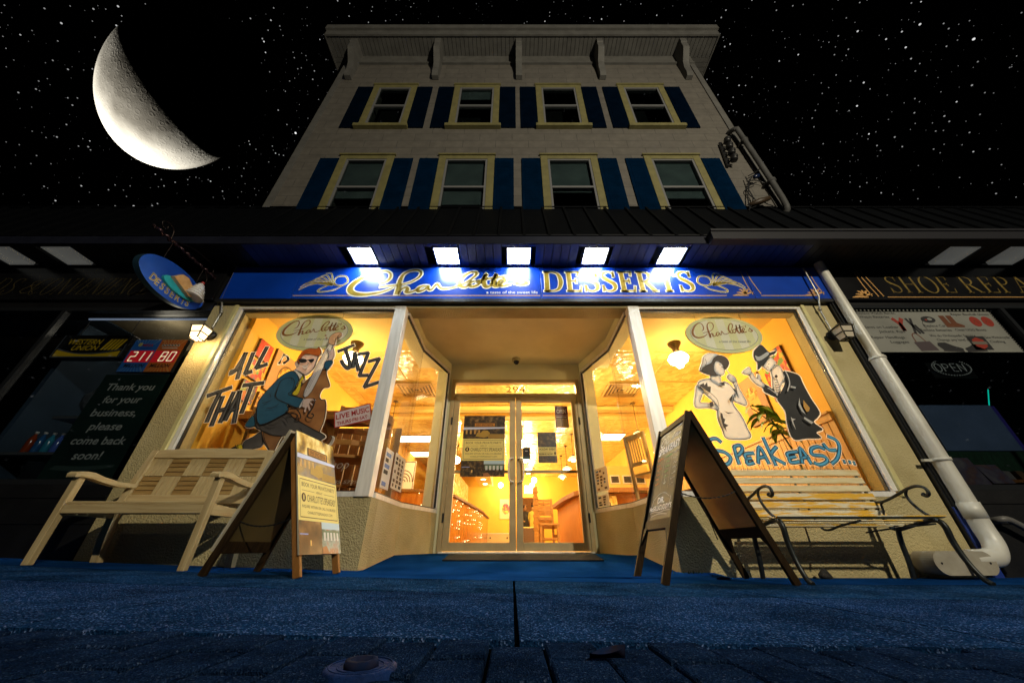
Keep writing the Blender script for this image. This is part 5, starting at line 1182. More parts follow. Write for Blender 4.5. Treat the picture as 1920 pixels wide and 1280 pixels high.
stroke(g, pg, FB([(42,1150),(48,1208)]), .006, CDK, L, 1); stroke(g, pg, FB([(66,1148),(72,1206)]), .006, CDK, L, 1)
g.build('figure', t)
# --- lettering
LEDGE = mat('letter_edge', (.30, .29, .28), .5)
LG = mat('letter_grey', (.075, .07, .066), .5, col2=(.045, .042, .04), vs=9)
def brush(name, label, F_, strokes, w, core, edge=None):
    t = thing(name, label, 'lettering', (0, YG, 1)); g = MB()
    for s in strokes: stroke(g, pg, F_(s), w, CW, 1, 5 if len(s) > 2 else 1, extra=.022)
    for s in strokes: stroke(g, pg, F_(s), w, CBK, 2, 5 if len(s) > 2 else 1, extra=.010)
    for s in strokes: stroke(g, pg, F_(s), w*.8, core, 3, 5 if len(s) > 2 else 1)
    for s in strokes:
        q = F_(s); stroke(g, pg, [(x+w*.12, y+w*.1) for x, y in q], w*.08, edge or LEDGE, 4, 5 if len(s) > 2 else 1)
    c = V3((sum(v.x for v in g.v)/len(g.v), YG, min(v.z for v in g.v))); t.location = c; t.matrix_basis = Matrix.Translation(c)
    g.build('letters', t)
FA = lambda p: Z(360, 560, 4.267, p)
brush('window_lettering', 'grey hand-painted words all that on the window above the wooden bench', FA, [[(300,598),(345,575),(432,432)],[(432,432),(395,530),(362,642)],[(310,585),(395,552)],[(492,430),(425,600)],[(425,600),(480,580)],[(602,385),(512,555)],[(512,555),(602,522)],
  [(122,778),(318,708)],[(225,748),(165,870),(118,985)],[(248,780),(155,1015)],[(335,745),(225,990)],[(190,905),(290,872)],[(265,972),(385,738)],[(385,738),(335,992)],[(292,900),(372,872)],[(408,694),(575,672)],[(480,690),(395,915)]], .040, LG)
brush('window_lettering', 'grey hand-painted word jazz beside the neck of the painted bass', FA, [[(1168,422),(1298,370)],[(1228,402),(1262,520),(1250,558),(1215,530),(1195,492)],[(1288,552),(1302,430)],[(1302,430),(1332,575)],[(1288,505),(1325,500)],[(1330,445),(1412,432)],[(1412,432),(1338,615)],[(1338,615),(1408,612)],[(1412,502),(1500,478)],[(1500,478),(1378,706)],[(1378,706),(1492,668)]], .032, LG)
FS = lambda p: Z(1160, 560, 3.556, p)
SKY_ = mat('letter_blue', (.05, .36, .62), .45, col2=(.03, .26, .50), vs=12)
brush('window_lettering', 'bright blue hand-painted word speakeasy and three dots above the iron bench', FS, [[(682,955),(650,932),(612,938),(598,965),(620,1005),(700,1020),(745,1058),(730,1098),(690,1105)],[(768,985),(785,1050),(803,1100)],[(768,985),(808,975),(825,1002),(805,1035),(785,1045)],[(900,1028),(842,1036),(852,1070),(860,1100),(902,1092)],[(848,1068),(886,1062)],[(930,1096),(936,985),(1002,1098)],[(932,1060),(975,1052)],[(962,925),(1000,1010),(1048,1110)],[(1052,985),(1018,1042),(1110,1100)],[(1190,1018),(1125,1030),(1135,1062),(1148,1090),(1205,1085)],[(1135,1060),(1180,1050)],[(1225,1095),(1208,992),(1285,1100)],[(1215,1062),(1268,1052)],[(1372,1002),(1330,985),(1285,1000),(1292,1038),(1365,1048),(1390,1080),(1345,1105),(1302,1092)],[(1362,965),(1400,1005),(1450,1008)],[(1392,915),(1448,942),(1470,990),(1458,1060),(1420,1098)],[(1498,1085),(1510,1086)],[(1534,1088),(1546,1089)],[(1564,1095),(1575,1096)]], .030, SKY_, mat('letter_shine', (.35, .62, .78), .4))
t = thing('window_lettering', 'small painted music note pair beside the bass player', 'lettering', (0, YG, 1)); g = MB()
for m, e, l in ((CW, .022, 1), (CBK, 0, 3)):
    for s in ([(450,322),(492,238)], [(492,318),(538,290),(530,260)], [(492,238),(520,255),(536,290)], [(498,318),(530,300)]): stroke(g, pg, FB(s), .009, m, l, 4 if len(s) > 2 else 1, extra=e)
    for x, y in ((447,324),(495,322)): stroke(g, pg, FB([(x-8,y),(x+8,y-2)]), .024, m, l, 1, extra=e)
c = V3((sum(v.x for v in g.v)/len(g.v), YG, min(v.z for v in g.v))); t.location = c; t.matrix_basis = Matrix.Translation(c); g.build('notes', t)
# --- the flapper and the man with the cocktail
FW = lambda p: Z(1280, 580, 4.92, p)
t = thing('window_cutout', 'black and white cut-out of a woman in a hat and white dress smoking', 'cut-out', (2.5, YG, 1.5)); g = MB()
regions(g, FW, [
 (CW, [(140,690),(170,655),(262,645),(350,700),(378,668),(430,690),(480,750),(490,775),(460,840),(475,890),(540,980),(590,1085),(618,1185),(415,1190),(365,1105),(325,1010),(318,930),(300,870),(220,790),(150,740)], .006),
 (CW, [(265,612),(338,605),(348,660),(372,685),(350,702),(295,680),(258,648)], .003),
 (CW, [(128,705),(185,745),(172,800),(160,858),(240,868),(312,885),(325,925),(240,905),(130,905),(108,862),(118,775)], .004),
 (CW, [(458,640),(490,655),(512,720),(582,845),(578,885),(535,872),(465,835),(488,775),(512,815),(472,700)], .004),
 (CW, [(410,622),(430,602),(472,620),(490,655),(462,672),(428,652)], .004),
 (CDK, [(285,440),(340,425),(400,448),(425,498),(405,545),(382,552),(362,512),(320,482),(292,492),(285,540),(322,605),(270,612),(190,585),(165,560),(225,510)], 0),
 (CW, [(292,492),(320,482),(360,512),(366,540),(382,566),(372,600),(340,607),(308,598),(283,556)], .003),
 (CW, [(190,440),(240,408),(322,420),(282,452),(255,500),(190,530),(165,570),(160,545),(180,490)], .004)])
stroke(g, pg, FW([(386,562),(428,618)]), .012, CW, 40, 1); stroke(g, pg, FW([(380,562),(424,620)]), .003, CDK, 41, 1)
for p in ([(135,712),(180,690),(186,712),(210,682),(216,722),(245,722),(240,782),(190,748)], [(332,958),(350,972),(358,1010),(376,1022),(365,1058),(405,1078),(380,1095),(388,1135),(355,1085),(338,1020)], [(412,838),(448,790),(440,835),(430,870)], [(365,945),(400,960),(458,960),(400,972)], [(232,865),(262,858),(272,902),(240,910)], [(265,650),(318,690),(370,685),(372,715),(330,700)]): fill(g, pg, FW(p), CDK, 42)
for p in ([(160,540),(200,570),(240,560)], [(195,470),(205,510),(190,530)], [(320,500),(335,508)], [(340,545),(362,548)], [(316,520),(334,522)], [(470,700),(480,760),(465,830)], [(240,780),(300,840),(318,905)], [(190,800),(170,850)], [(322,945),(340,1020),(380,1110)]): stroke(g, pg, FW(p), .005, CDK, 43)
g.build('figure', t)
t = thing('window_cutout', 'black and white cut-out of a man in hat and dark suit holding a cocktail glass', 'cut-out', (3.1, YG, 1.5)); g = MB()
regions(g, FW, [
 (CBK, [(928,572),(1000,580),(1075,612),(1110,685),(1180,815),(1262,945),(1240,1000),(1210,1040),(1290,1105),(1232,1135),(1275,1185),(1140,1190),(1020,1195),(965,1060),(945,940),(870,828),(900,770),(935,700),(942,640)], 0),
 (CBK, [(750,690),(830,740),(872,810),(800,785),(745,752)], 0),
 (CPALE, [(815,562),(850,515),(895,530),(928,590),(940,645),(905,700),(872,800),(830,722),(825,640)], .003),
 (CW, [(612,590),(640,585),(655,615),(682,640),(690,602),(710,610),(716,660),(750,690),(745,720),(690,697),(630,642)], .004),
 (CW, [(742,520),(800,445),(832,462),(850,500),(822,545),(792,570),(762,547)], .003),
 (CBK, [(655,385),(680,355),(722,330),(790,395),(825,392),(860,383),(845,412),(800,432),(740,505),(690,560),(690,500),(668,465),(652,430)], 0),
 (CPALE, [(662,428),(700,440),(772,398),(788,420),(722,470),(680,475)], 0),
 (CW, [(550,585),(612,535),(622,600)], .004)])
for p in ([(975,715),(1022,725),(1020,740),(973,730)], [(1100,1000),(1182,1050),(1165,1066),(1094,1016)], [(975,1000),(990,1015),(1020,1020),(995,1035),(1022,1120),(990,1060)], [(1055,825),(1045,890),(1075,950),(1112,978),(1085,930),(1062,880)]): fill(g, pg, FW(p), CPALE, 42)
fill(g, pg, FW([(1090,845),(1150,918),(1142,948),(1118,955),(1092,905)]), mat('painted_amber', (.55, .28, .05), .6), 42)
for p in ([(925,575),(955,640),(965,700),(945,765)], [(765,735),(800,755),(855,800)]): stroke(g, pg, FW(p), .012, CPALE, 43)
for k in range(6): stroke(g, pg, FW([(828+4*k,660+24*k),(858+5*k,668+20*k)]), .007, CBK, 43, 1)
fill(g, pg, FW(ellipse(842, 630, 14, 14, 12)), CDK, 43); stroke(g, pg, FW([(830,700),(850,770),(878,800)]), .005, CBK, 43); stroke(g, pg, FW([(842,640),(880,750),(878,800)]), .004, CBK, 43)
for p in ([(756,540),(775,545)], [(770,520),(780,512)], [(812,560),(870,520)], [(820,430),(815,470),(828,470)], [(905,545),(925,600),(915,660)], [(660,640),(680,655)], [(690,660),(712,675)]): stroke(g, pg, FW(p), .005, CBK, 43)
g.build('figure', t)
# faint painted words low on both panes
FAINT = mat('faint_lettering', (.30, .27, .22), .5)
t = thing('window_lettering', 'faint painted words about a coffee shop under the blue word', 'lettering', (2.9, YG, .85)); g = MB()
pa = aY(1372, 884, YG); pb2 = aY(1590, 880, YG); text(g, pg, 'Homemade Ice Cream & Coffee Shop', pa.x, pa.z, .05, mat('faint_gold', (.30, .24, .13), .5), 1, w=pb2.x-pa.x, shear=.1)
g.build('letters', t)
t = thing('window_lettering', 'small pale script word and digits low on the left pane next to the poster board', 'lettering', (-1.8, YG, .8)); g = MB()
pa = aY(608, 878, YG); text(g, pg, 'Shop', pa.x, pa.z, .085, FAINT, 1, shear=.35, off=-.012); pa = aY(646, 886, YG); text(g, pg, '516 785 5729', pa.x-.25, pa.z-.10, .03, FAINT, 1, w=.40, shear=.2)
g.build('letters', t)
# --- live music card
t = thing('paper_sign', 'white card with red border and red live music lettering on the left pane', 'sign', (-1.7, YG, 1.5)); g = MB()
q = FA([(1138,908),(1427,834),(1442,965),(1138,1036)]); q = [pg.at(a, b, 2) for a, b in q]
REDP = mat('red_paint', (.42, .02, .015), .5); qs = Quad(q[0], q[1], q[3], q[2], (0, -1, 0))
g.hexa([p+V3((0, .004, 0)) for p in (q[3], q[2], q[1], q[0])]+[q[3], q[2], q[1], q[0]], REDP); rect(g, qs, .025, .05, .975, .95, CW, 1)
text(g, qs, 'LIVE', .05, .50, .30, REDP, 2, w=.36, off=.02); text(g, qs, 'MUSIC', .47, .50, .30, REDP, 2, w=.48, off=.02); text(g, qs, 'THURS·FRI·SAT·', .07, .14, .20, REDP, 2, w=.84, off=.02)
g.build('card', t)
# --- hanging oval logo signs inside both windows
LOGOB = mat('logo_green', (.78, .80, .42), .5); LOGOW = mat('logo_cream', (.92, .90, .74), .5); LOGOY = mat('logo_stripe', (.86, .85, .50), .5); LOGOL = mat('logo_line', (.35, .38, .42), .5); RUST = mat('logo_rust', (.36, .14, .03), .5); LGREY = mat('logo_grey', (.22, .22, .25), .5)
for cx, cz, lb in ((-2.54, 2.565, 'oval cream hanging shop logo above the bass player'), (2.715, 2.53, 'oval cream hanging shop logo above the smoking woman')):
    t = thing('oval_logo_sign', lb, 'sign', (cx, 3.72, cz-.28), 'oval logo signs hanging in the shop windows'); pl = Pl((0, 3.70, 0), (1, 0, 0), (0, 0, 1), (0, -1, 0)); g = MB(); rx, ry = .485, .275
    g.prism([pl.at(a, b, 0) for a, b in ellipse(cx, cz, rx, ry, 56)], (0, .02, 0), LOGOB); fill(g, pl, ellipse(cx, cz, rx-.055, ry-.04, 56), LOGOL, 1); fill(g, pl, ellipse(cx, cz, rx-.062, ry-.046, 56), LOGOW, 2)
    for k in range(-3, 4, 2):
        x0, x1 = cx+k*.105-.05, cx+k*.105+.05; e = lambda x: (ry-.046)*math.sqrt(max(0, 1-((x-cx)/(rx-.062))**2))
        fill(g, pl, [(x, cz+e(x)) for x in (x0, (x0+x1)/2, x1)]+[(x, cz-e(x)) for x in (x1, (x0+x1)/2, x0)], LOGOY, 3)
    g.build('board', t)
    g = MB(); script(g, pl, cx-.41, cz-.06, .80, .24, RUST, 5, fat=.75); g.build('script_lettering', t)
    g = MB(); text(g, pl, 'a taste of the sweet life', cx-.10, cz-.125, .035, LGREY, 5, w=.40, shear=.15); g.build('tagline', t)
    g = MB()
    for s in (-.3, .3): g.tube([(cx+s, 3.71, cz+ry*.78), (cx+s, 3.71, 3.01)], .002, BLACK, 4)
    g.build('hanging_wire', t)

# ================================================================ notices on the doors
pd = Pl((0, YD+.004, 0), (1, 0, 0), (0, 0, 1), (0, -1, 0))
def notice(name, label, x0, x1, z0, z1, draw, Y=YD+.004, cat='poster'):
    t = thing(name, label, cat, ((x0+x1)/2, Y, z0)); g = MB(); g.box(x0, x1, Y, Y+.004, z0, z1, CPALE)
    q = Quad((x0, Y, z1), (x1, Y, z1), (x0, Y, z0), (x1, Y, z0), (0, -1, 0)); draw(g, q); g.build('sheet', t)
p, q_ = aY(871, 779, YD), aY(946, 893, YD)
notice('door_poster', 'large party poster with photographs darkened as if backlit on the left glass door', p.x, q_.x, q_.z, p.z, lambda g, q: party_poster(g, q, True))
def holiday(g, q):
    PH1, PH2, PH3, _p = PH_BACKLIT; rect(g, q, 0, .5, 1, 1, PH1, 1); rect(g, q, 0, .5, 1, .74, PH2, 2); rect(g, q, 0, .22, 1, .5, PALEY, 3); rect(g, q, 0, 0, 1, .22, PH3, 3)
    text(g, q, 'HOLIDAY EVENT', .05, .40, .07, PBRN, 5, w=.9, off=.02); text(g, q, 'RESERVE NOW', .05, .25, .055, PBRN, 5, w=.72, off=.03); rect(g, q, .05, .355, .8, .36, PBRN, 5); rect(g, q, .1, .335, .7, .34, PBRN, 5); fill(g, q, ellipse(.9, .30, .05, .05), PBRN, 5)
p, q_ = aY(1007.5, 810, YD), aY(1045.5, 867, YD); notice('door_poster', 'smaller holiday event poster on the right glass door', p.x, q_.x, q_.z, p.z, holiday)
PLUM = mat('plum_print', (.10, .02, .025), .5)
def opn(g, q):
    rect(g, q, 0, 0, 1, 1, PLUM, 1); text(g, q, 'OPEN', .14, .66, .19, CPALE, 2, w=.72, off=.03); rect(g, q, .05, .545, .95, .56, CPALE, 2)
    for a in (.07, .53): rect(g, q, a, .05, a+.40, .42, mat('hours_panel', (.40, .30, .16), .5), 2)
    for k in range(6): rect(g, q, .10, .09+.055*k, .43, .105+.055*k, PLUM, 3); rect(g, q, .57, .09+.055*k, .88, .105+.055*k, PLUM, 3)
    rect(g, q, .2, .92, .8, .95, CPALE, 2); rect(g, q, .1, .46, .9, .50, CPALE, 2)
p, q_ = aY(1039.5, 761, YD), aY(1067, 801, YD); notice('open_sign', 'plum coloured open sign with two panels of hours at the top of the right door', p.x, q_.x, q_.z, p.z, opn, cat='sign')
def card(g, q):
    rect(g, q, 0, 0, 1, 1, mat('card_tan', (.5, .32, .1), .5), 1); rect(g, q, .1, .06, .9, .93, INK, 2); rect(g, q, .1, .06, .9, .22, mat('card_teal', (.03, .10, .12), .5), 3); rect(g, q, .35, .66, .65, .72, CPALE, 3)
p, q_ = aY(979.5, 838, YD), aY(995, 861, YD); notice('door_card', 'small dark card beside the right door pull', p.x, q_.x, q_.z, p.z, card, cat='card')
t = thing('house_number', 'faint numerals on the glass strip above the doors', 'number', (.06, YD+.028, 2.47)); g = MB(); pt = Pl((0, YD+.028, 0), (1, 0, 0), (0, 0, 1), (0, -1, 0))
text(g, pt, '294', .06, 2.47, .115, mat('number_gold', (.40, .26, .07), .5), 1, al='c', w=.33); g.build('numerals', t)
def blocks(pal, rows, cols, seed):
    rr = random.Random(seed)
    def f(g, q):
        rect(g, q, 0, 0, 1, 1, CPALE, 1)
        for i in range(rows):
            for j in range(cols):
                if rr.random() < .8: a, b = .08+.86*j/cols, .06+.88*i/rows; rect(g, q, a, b, a+.66/cols*rr.uniform(.5, 1), b+.6/rows, rr.choice(pal), 2)
    return f
BLU = mat('notice_blue', (.10, .20, .50), .5)
def side_notice(label, path, t0, t1, z0, z1, draw, sgn):
    (xa, ya), (xb, yb) = path; a, b = V3((xa+sgn*.012, ya, 0)), V3((xb+sgn*.012, yb, 0)); p, q = a.lerp(b, t0), a.lerp(b, t1)
    if p.x > q.x: p, q = q, p
    N = (q-p).cross(V3((0, 0, 1))).normalized()
    if N.y > 0: N.negate()
    t = thing('window_notice', label, 'notice', tuple((p+q)/2+V3((0, 0, z0))))
    Q = Quad(p+V3((0, 0, z1)), q+V3((0, 0, z1)), p+V3((0, 0, z0)), q+V3((0, 0, z0)), N); g = MB(); draw(g, Q)
    g.hexa([v+V3((0, 0, z)) for z in (z0, z1) for v in (p-N*.003, q-N*.003, q, p)], CPALE); g.build('sheet', t)
Bl1 = [(-1.345, 3.68), (-1.345, 4.6)]; Br2 = [(1.47, 4.6), (1.185, 5.45)]
side_notice('tall notice with blue blocks on the left entry window by the metal post', Bl1, .06, .34, .72, 1.12, blocks([BLU, BLU, INK], 6, 1, 3), 0)
side_notice('white notice with black blocks on the left entry window, nearer the doors', Bl1, .42, .86, .76, 1.14, blocks([INK, PBRN], 7, 3, 4), 0)
side_notice('brown and cream menu sheet on the right entry window', Br2, .50, .85, .87, 1.18, blocks([PBRN, BLU, PLUM], 7, 3, 5), 0)
side_notice('small cream notice below the menu sheet on the right entry window', Br2, .55, .86, .68, .82, blocks([PBRN, INK], 4, 2, 6), 0)
# ================================================================ camera dome, mat, cover, leaf
t = thing('security_camera', 'cream dome security camera on the entry ceiling', 'camera', (.07, 5.2, 2.95)); g = MB(); g.lathe([(.075, 0), (.075, -.035), (.055, -.05)], STUCCO_S, (.075, 5.25, 2.999), n=22); g.build('housing', t)
g = MB(); g.lathe([(.05, -.045), (.046, -.075), (.028, -.098), (0, -.105)], mat('dome_black', (.02, .02, .03), .12), (.075, 5.25, 2.999), n=20); g.build('dome', t)
t = thing('doormat', 'dark ribbed doormat in front of the glass doors', 'doormat', (.1, 4.4, .09)); g = MB(); MR = mat('mat_rubber', (.003, .005, .012), .9, spec=.1)
mz = lambda y: .012+.106*(y-3.62)/.98 if y < 4.6 else .118+.005*(y-4.6)/.9
for k in range(24):
    y = 4.18+.028*k; g.hexa([(-.72, y, mz(y)+.001), (.95, y, mz(y)+.001), (.95, y+.026, mz(y+.026)+.001), (-.72, y+.026, mz(y+.026)+.001), (-.72, y, mz(y)+.011), (.95, y, mz(y)+.011), (.95, y+.026, mz(y+.026)+.011), (-.72, y+.026, mz(y+.026)+.011)], MR)
g.build('mat', t)
t = thing('valve_cover', 'round metal valve cover set in the dark pavers', 'cover', (-.285, .875, 0)); z = gz(-.285)
RUSTY = mat('cast_cover', (.008, .025, .10), .6, col2=(.004, .012, .05), vs=25, bump=.2, bs=120, spec=.03); RUST2 = mat('rust_ring', (.014, .014, .03), .8, col2=(.004, .010, .035), vs=40, spec=.03)
g = MB(); g.lathe([(.066, -.03), (.066, .008), (.060, .012), (.052, .010), (.034, .010)], RUSTY, (-.285, .868, z-.003), n=36); g.build('plate', t)
g = MB(); g.lathe([(.034, .008), (.031, .020), (.022, .021), (.018, .012), (0, .010)], RUST2, (-.285, .868, z-.003), n=8); g.build('nut', t)
for rr in (.057, .042): g = MB(); g.tube([(-.285+rr*math.cos(2*math.pi*k/40), .868+rr*math.sin(2*math.pi*k/40), z-.003+(.0118 if rr > .05 else .0103)) for k in range(41)], .0014, RUSTY, 6, cap=False); g.build('raised_ring', t)
t = thing('fallen_leaf', 'curled dry leaf lying on the dark pavers', 'leaf', (.2, .95, 0)); g = MB(); z = gz(.2)+.004
n = 10; L1 = []
for k in range(n+1):
    u = k/n; w = .016*math.sin(math.pi*u)**.7; x = .165+.075*u; L1.append([(x, .965-w, z+.010*u*u+.010), (x, .965, z+.002), (x+.004, .965+w, z+.014*u+.010)])
g.add([p for r_ in L1 for p in r_], [(3*k+j, 3*k+j+1, 3*k+j+4, 3*k+j+3) for k in range(n) for j in (0, 1)], mat('dry_leaf', (.006, .016, .05), .9, col2=(.018, .014, .02), vs=30, spec=0), True); g.build('blade', t)
t = thing('fallen_leaf', 'dark crumpled leaf at the foot of the wall under the iron bench', 'leaf', (2.62, 3.46, 0)); g = MB(); z = gz(2.6)
g.lathe([(.045, 0), (.05, .02), (.03, .05), (.012, .075), (0, .08)], mat('dark_leaf', (.012, .01, .008), .8, bump=.8, bs=40), (2.62, 3.46, z), (.2, 0, 1), 7, sx=1.2, sy=.6); g.build('blade', t)
WEED = ramp_mat('weed_green', 'noise', 30, [(.3, (.02, .06, .01)), (.7, (.06, .12, .02))], .8)
t = thing('weed', 'small green weed tuft at the wall foot between sandwich board and iron bench', 'weed', (1.62, 3.54, 0)); g = MB(); rw = random.Random(2)
for k in range(40):
    x, y = 1.55+rw.gauss(0, .05), 3.53-rw.random()*.05; a = rw.uniform(0, 6.3); h = rw.uniform(.02, .06)
    g.add([(x-.006, y, gz(1.6)), (x+.006, y, gz(1.6)), (x+.03*math.cos(a), y+.015*math.sin(a), gz(1.6)+h)], [(0, 1, 2)], WEED)
g.build('leaves', t)

# ================================================================ inside the shop
def lamp_light(p, w, r=.07, col=(1, .765, .37), parent=None): return lamp_at(V3(p), w*5.0, col, r, parent)
GLOBE = mat('lit_globe', (1, .85, .6), .4, emit=24, ecol=(1, .80, .46)); BRASS = mat('dark_brass', (.10, .06, .02), .35, metal=.7)
def pendant(label, x, y, z, rad=.10, w=16, group='glass pendant lamps in rows inside the shop', cone=False):
    t = thing('pendant_lamp', label, 'lamp', (x, y, z), group)
    g = MB(); g.tube([(0, 0, rad*.9), (0, 0, ZCE-z-.02)], .009, BRASS, 6); g.lathe([(.06, ZCE-z-.03), (.045, ZCE-z-.005)], BRASS, n=14); g.lathe([(.04, rad*.85), (.035, rad*1.2)], BRASS, n=12); g.build('stem', t, local=True)
    g = MB()
    if cone: g.lathe([(rad*1.6, -rad*.1), (rad*1.1, rad*.5), (rad*.35, rad*.9)], mat('milk_shade', (.8, .7, .5), .4, emit=1.2, ecol=(1, .75, .4)), n=20); g.lathe([(0, -rad*.8), (rad*.5, -rad*.55), (rad*.6, -rad*.2), (rad*.4, rad*.2), (0, rad*.5)], GLOBE, n=14)
    else: g.lathe([(rad*math.sin(math.pi*k/10), -rad*math.cos(math.pi*k/10)) for k in range(11)], GLOBE, n=18)
    g.build('globe', t, local=True)
    if w: lamp_light((x, y, z-rad-.06), w, .05)
ORD = ['nearest', 'second', 'third', 'fourth', 'fifth', 'sixth']
for i, y in enumerate((9.2, 11, 13, 15, 16.4)): pendant('%s round lit globe in the row along the middle of the shop' % ORD[i], .27+.16*i if i < 3 else .97-.02*i, y, 2.55, .11, 14)
for i, (x, y) in enumerate(((1.72, 9.9), (1.74, 11.3), (1.76, 12.7))): pendant('%s lit milk glass cone lamp over the wooden bar' % ORD[i], x, y, 2.30, .10, 10, cone=True)
for i, (x, y) in enumerate(((-1.75, 11.2), (-.42, 13.5), (-.5, 16.3))): pendant('%s lit globe hanging over the sweets counter side' % ORD[i], x, y, 2.55, .11, 14)
for x, y, lb in ((-2.62, 7.3, 'lit cone lamp seen through the left entry window beside the metal post'), (-1.9, 8.8, 'lit cone lamp seen through the left entry window under the ceiling panel'), (1.85, 7.4, 'lit cone lamp seen through the right entry window over the white chair'), (2.75, 7.4, 'lit cone lamp seen through the right entry window near the chalkboard')):
    pendant(lb, x, y, 2.28, .09, 12, cone=True)
for x, lb in ((-2.50, 'lit ceiling globe behind the painted word jazz'), (2.62, 'lit ceiling globe behind the smoking woman')):
    t = thing('ceiling_lamp', lb, 'lamp', (x, 4.75, ZCE)); g = MB(); g.lathe([(.10, ZCE-.001), (.10, ZCE-.03), (.05, ZCE-.10), (.05, ZCE-.20)], BRASS, (x, 4.75, 0), n=20); g.build('fitting', t)
    g = MB(); g.lathe([(.06, -.19), (.12, -.22), (.155, -.28), (.13, -.34), (.07, -.37), (.06, -.40), (.045, -.43), (0, -.44)], GLOBE, (x, 4.75, ZCE), n=22); g.build('globe', t); lamp_light((x, 4.75, ZCE-.52), 9, .08)
PANEL = mat('light_panel', (1, .95, .8), .4, emit=6, ecol=(1, .86, .58))
for x, y, lb in ((-2.95, 10.4, 'bright ceiling light panel behind the left entry window, nearer one'), (-3.0, 12.4, 'bright ceiling light panel behind the left entry window, farther one'), (2.75, 10.2, 'bright ceiling light panel behind the right entry window'), (.62, 5.95, 'bright small ceiling light panel above the plum open sign')):
    t = thing('ceiling_light', lb, 'ceiling light', (x, y, ZCE)); g = MB(); w = .55 if y > 7 else .22; g.box(x-w, x+w, y-.32, y+.32, ZCE-.03, ZCE-.012, PANEL); g.build('diffuser', t); g = MB(); g.box(x-w-.03, x+w+.03, y-.35, y+.35, ZCE-.022, ZCE-.0095, CEILP); g.build('frame', t)
VENT = mat('vent_metal', (.40, .24, .06), .5); VSH = mat('vent_slot', (.05, .025, .006), .8)
for x, lb in ((-1.98, 'square slatted ceiling vent behind the left entry window'), (2.30, 'square slatted ceiling vent behind the right entry window')):
    t = thing('ceiling_vent', lb, 'vent', (x, 6.6, ZCE)); g = MB(); g.box(x-.36, x+.36, 6.25, 6.97, ZCE-.02, ZCE-.0095, VSH); g.build('backing', t); g = MB()
    for k in range(5):
        a = .36-.07*k
        for q in ((x-a, x+a, 6.61-a, 6.61-a+.035), (x-a, x+a, 6.61+a-.035, 6.61+a), (x-a, x-a+.035, 6.61-a+.035, 6.61+a-.035), (x+a-.035, x+a, 6.61-a+.035, 6.61+a-.035)): g.box(*q, ZCE-.045+.004*k, ZCE-.0205, VENT)
    g.build('slats', t)
lamp_light((.62, 5.95, ZCE-.12), 75, .12)
# pictures on the side walls
CANDY = ramp_mat('sweets_print', 'voronoi', 16, [(0, (.45, .02, .015)), (.25, (.60, .22, .02)), (.42, (.5, .40, .04)), (.58, (.12, .25, .05)), (.72, (.06, .07, .16)), (.86, (.5, .06, .03))], .4, const=True)
STRAW = ramp_mat('strawberry_print', 'voronoi', 12, [(0, (.45, .02, .015)), (.5, (.55, .06, .03)), (.8, (.10, .12, .03)), (.9, (.30, .01, .01))], .4, const=True)
NUTS = ramp_mat('nut_print', 'voronoi', 24, [(0, (.55, .28, .06)), (.4, (.38, .16, .03)), (.7, (.65, .38, .10)), (.9, (.2, .08, .02))], .4, const=True)
BOWL = ramp_mat('bowl_print', 'noise', 14, [(.35, (.10, .04, .01)), (.5, (.45, .22, .03)), (.62, (.65, .42, .08)), (.75, (.15, .10, .03))], .4)
CANV = mat('canvas_tan', (.50, .26, .10), .6, col2=(.42, .2, .07), vs=2); FRB = mat('picture_edge', (.10, .045, .012), .5)
def picture(label, X, y0, y1, z0, z1, m, side, disc=None):
    t = thing('wall_picture', label, 'picture', (X, (y0+y1)/2, z0)); g = MB(); d = .035*side
    a, b = sorted((X, X+d)); g.box(a, b, y0, y1, z0, z1, FRB); g.build('stretcher', t)
    g = MB(); x = X+d*1.02; n = (side, 0, 0)
    g.add([(x, y0+.004, z0+.004), (x, y1-.004, z0+.004), (x, y1-.004, z1-.004), (x, y0+.004, z1-.004)], [(0, 1, 2, 3)], m)
    if disc:
        pl = Pl((x, 0, 0), (0, 1, 0), (0, 0, 1), n)
        for (cy, cz, ry, rz, dm, l) in disc: fill(g, pl, ellipse(cy, cz, ry, rz, 26), dm, l)
    g.build('print', t)
picture('square strawberry picture, topmost of the column on the amber wall', IX0, 4.06, 4.34, 2.43, 2.69, STRAW, 1)
picture('square jelly bean picture in the column on the amber wall', IX0, 4.06, 4.34, 2.13, 2.38, CANDY, 1)
picture('square mixed fruit picture, lowest of the column on the amber wall', IX0, 4.06, 4.34, 1.82, 2.08, mat('dummy', (.5, .2, .05)) and ramp_mat('fruit_print', 'voronoi', 13, [(0, (.55, .15, .03)), (.3, (.4, .03, .02)), (.55, (.25, .30, .05)), (.8, (.08, .07, .10))], .4, const=True), 1)
picture('large tan canvas with a bowl on the amber wall behind the bass player', IX0, 4.43, 5.1, 2.10, 2.74, CANV, 1, [(4.80, 2.40, .20, .20, FRB, 1), (4.80, 2.40, .18, .18, BOWL, 2)])
picture('square nut picture under the large tan canvas', IX0, 4.40, 4.72, 1.79, 2.04, NUTS, 1)
picture('tan canvas of a tall glass of coffee behind the smoking woman', IX1, 4.72, 5.22, 1.78, 2.50, mat('canvas_brown', (.42, .22, .09), .6, col2=(.34, .16, .06), vs=2), -1, [(4.98, 2.05, .12, .22, mat('coffee_amber', (.60, .28, .04), .5), 1), (4.98, 2.24, .13, .10, NUTS, 2)])
picture('colourful canvas behind the man with the cocktail', IX1, 4.12, 4.58, 1.95, 2.62, CANDY, -1)
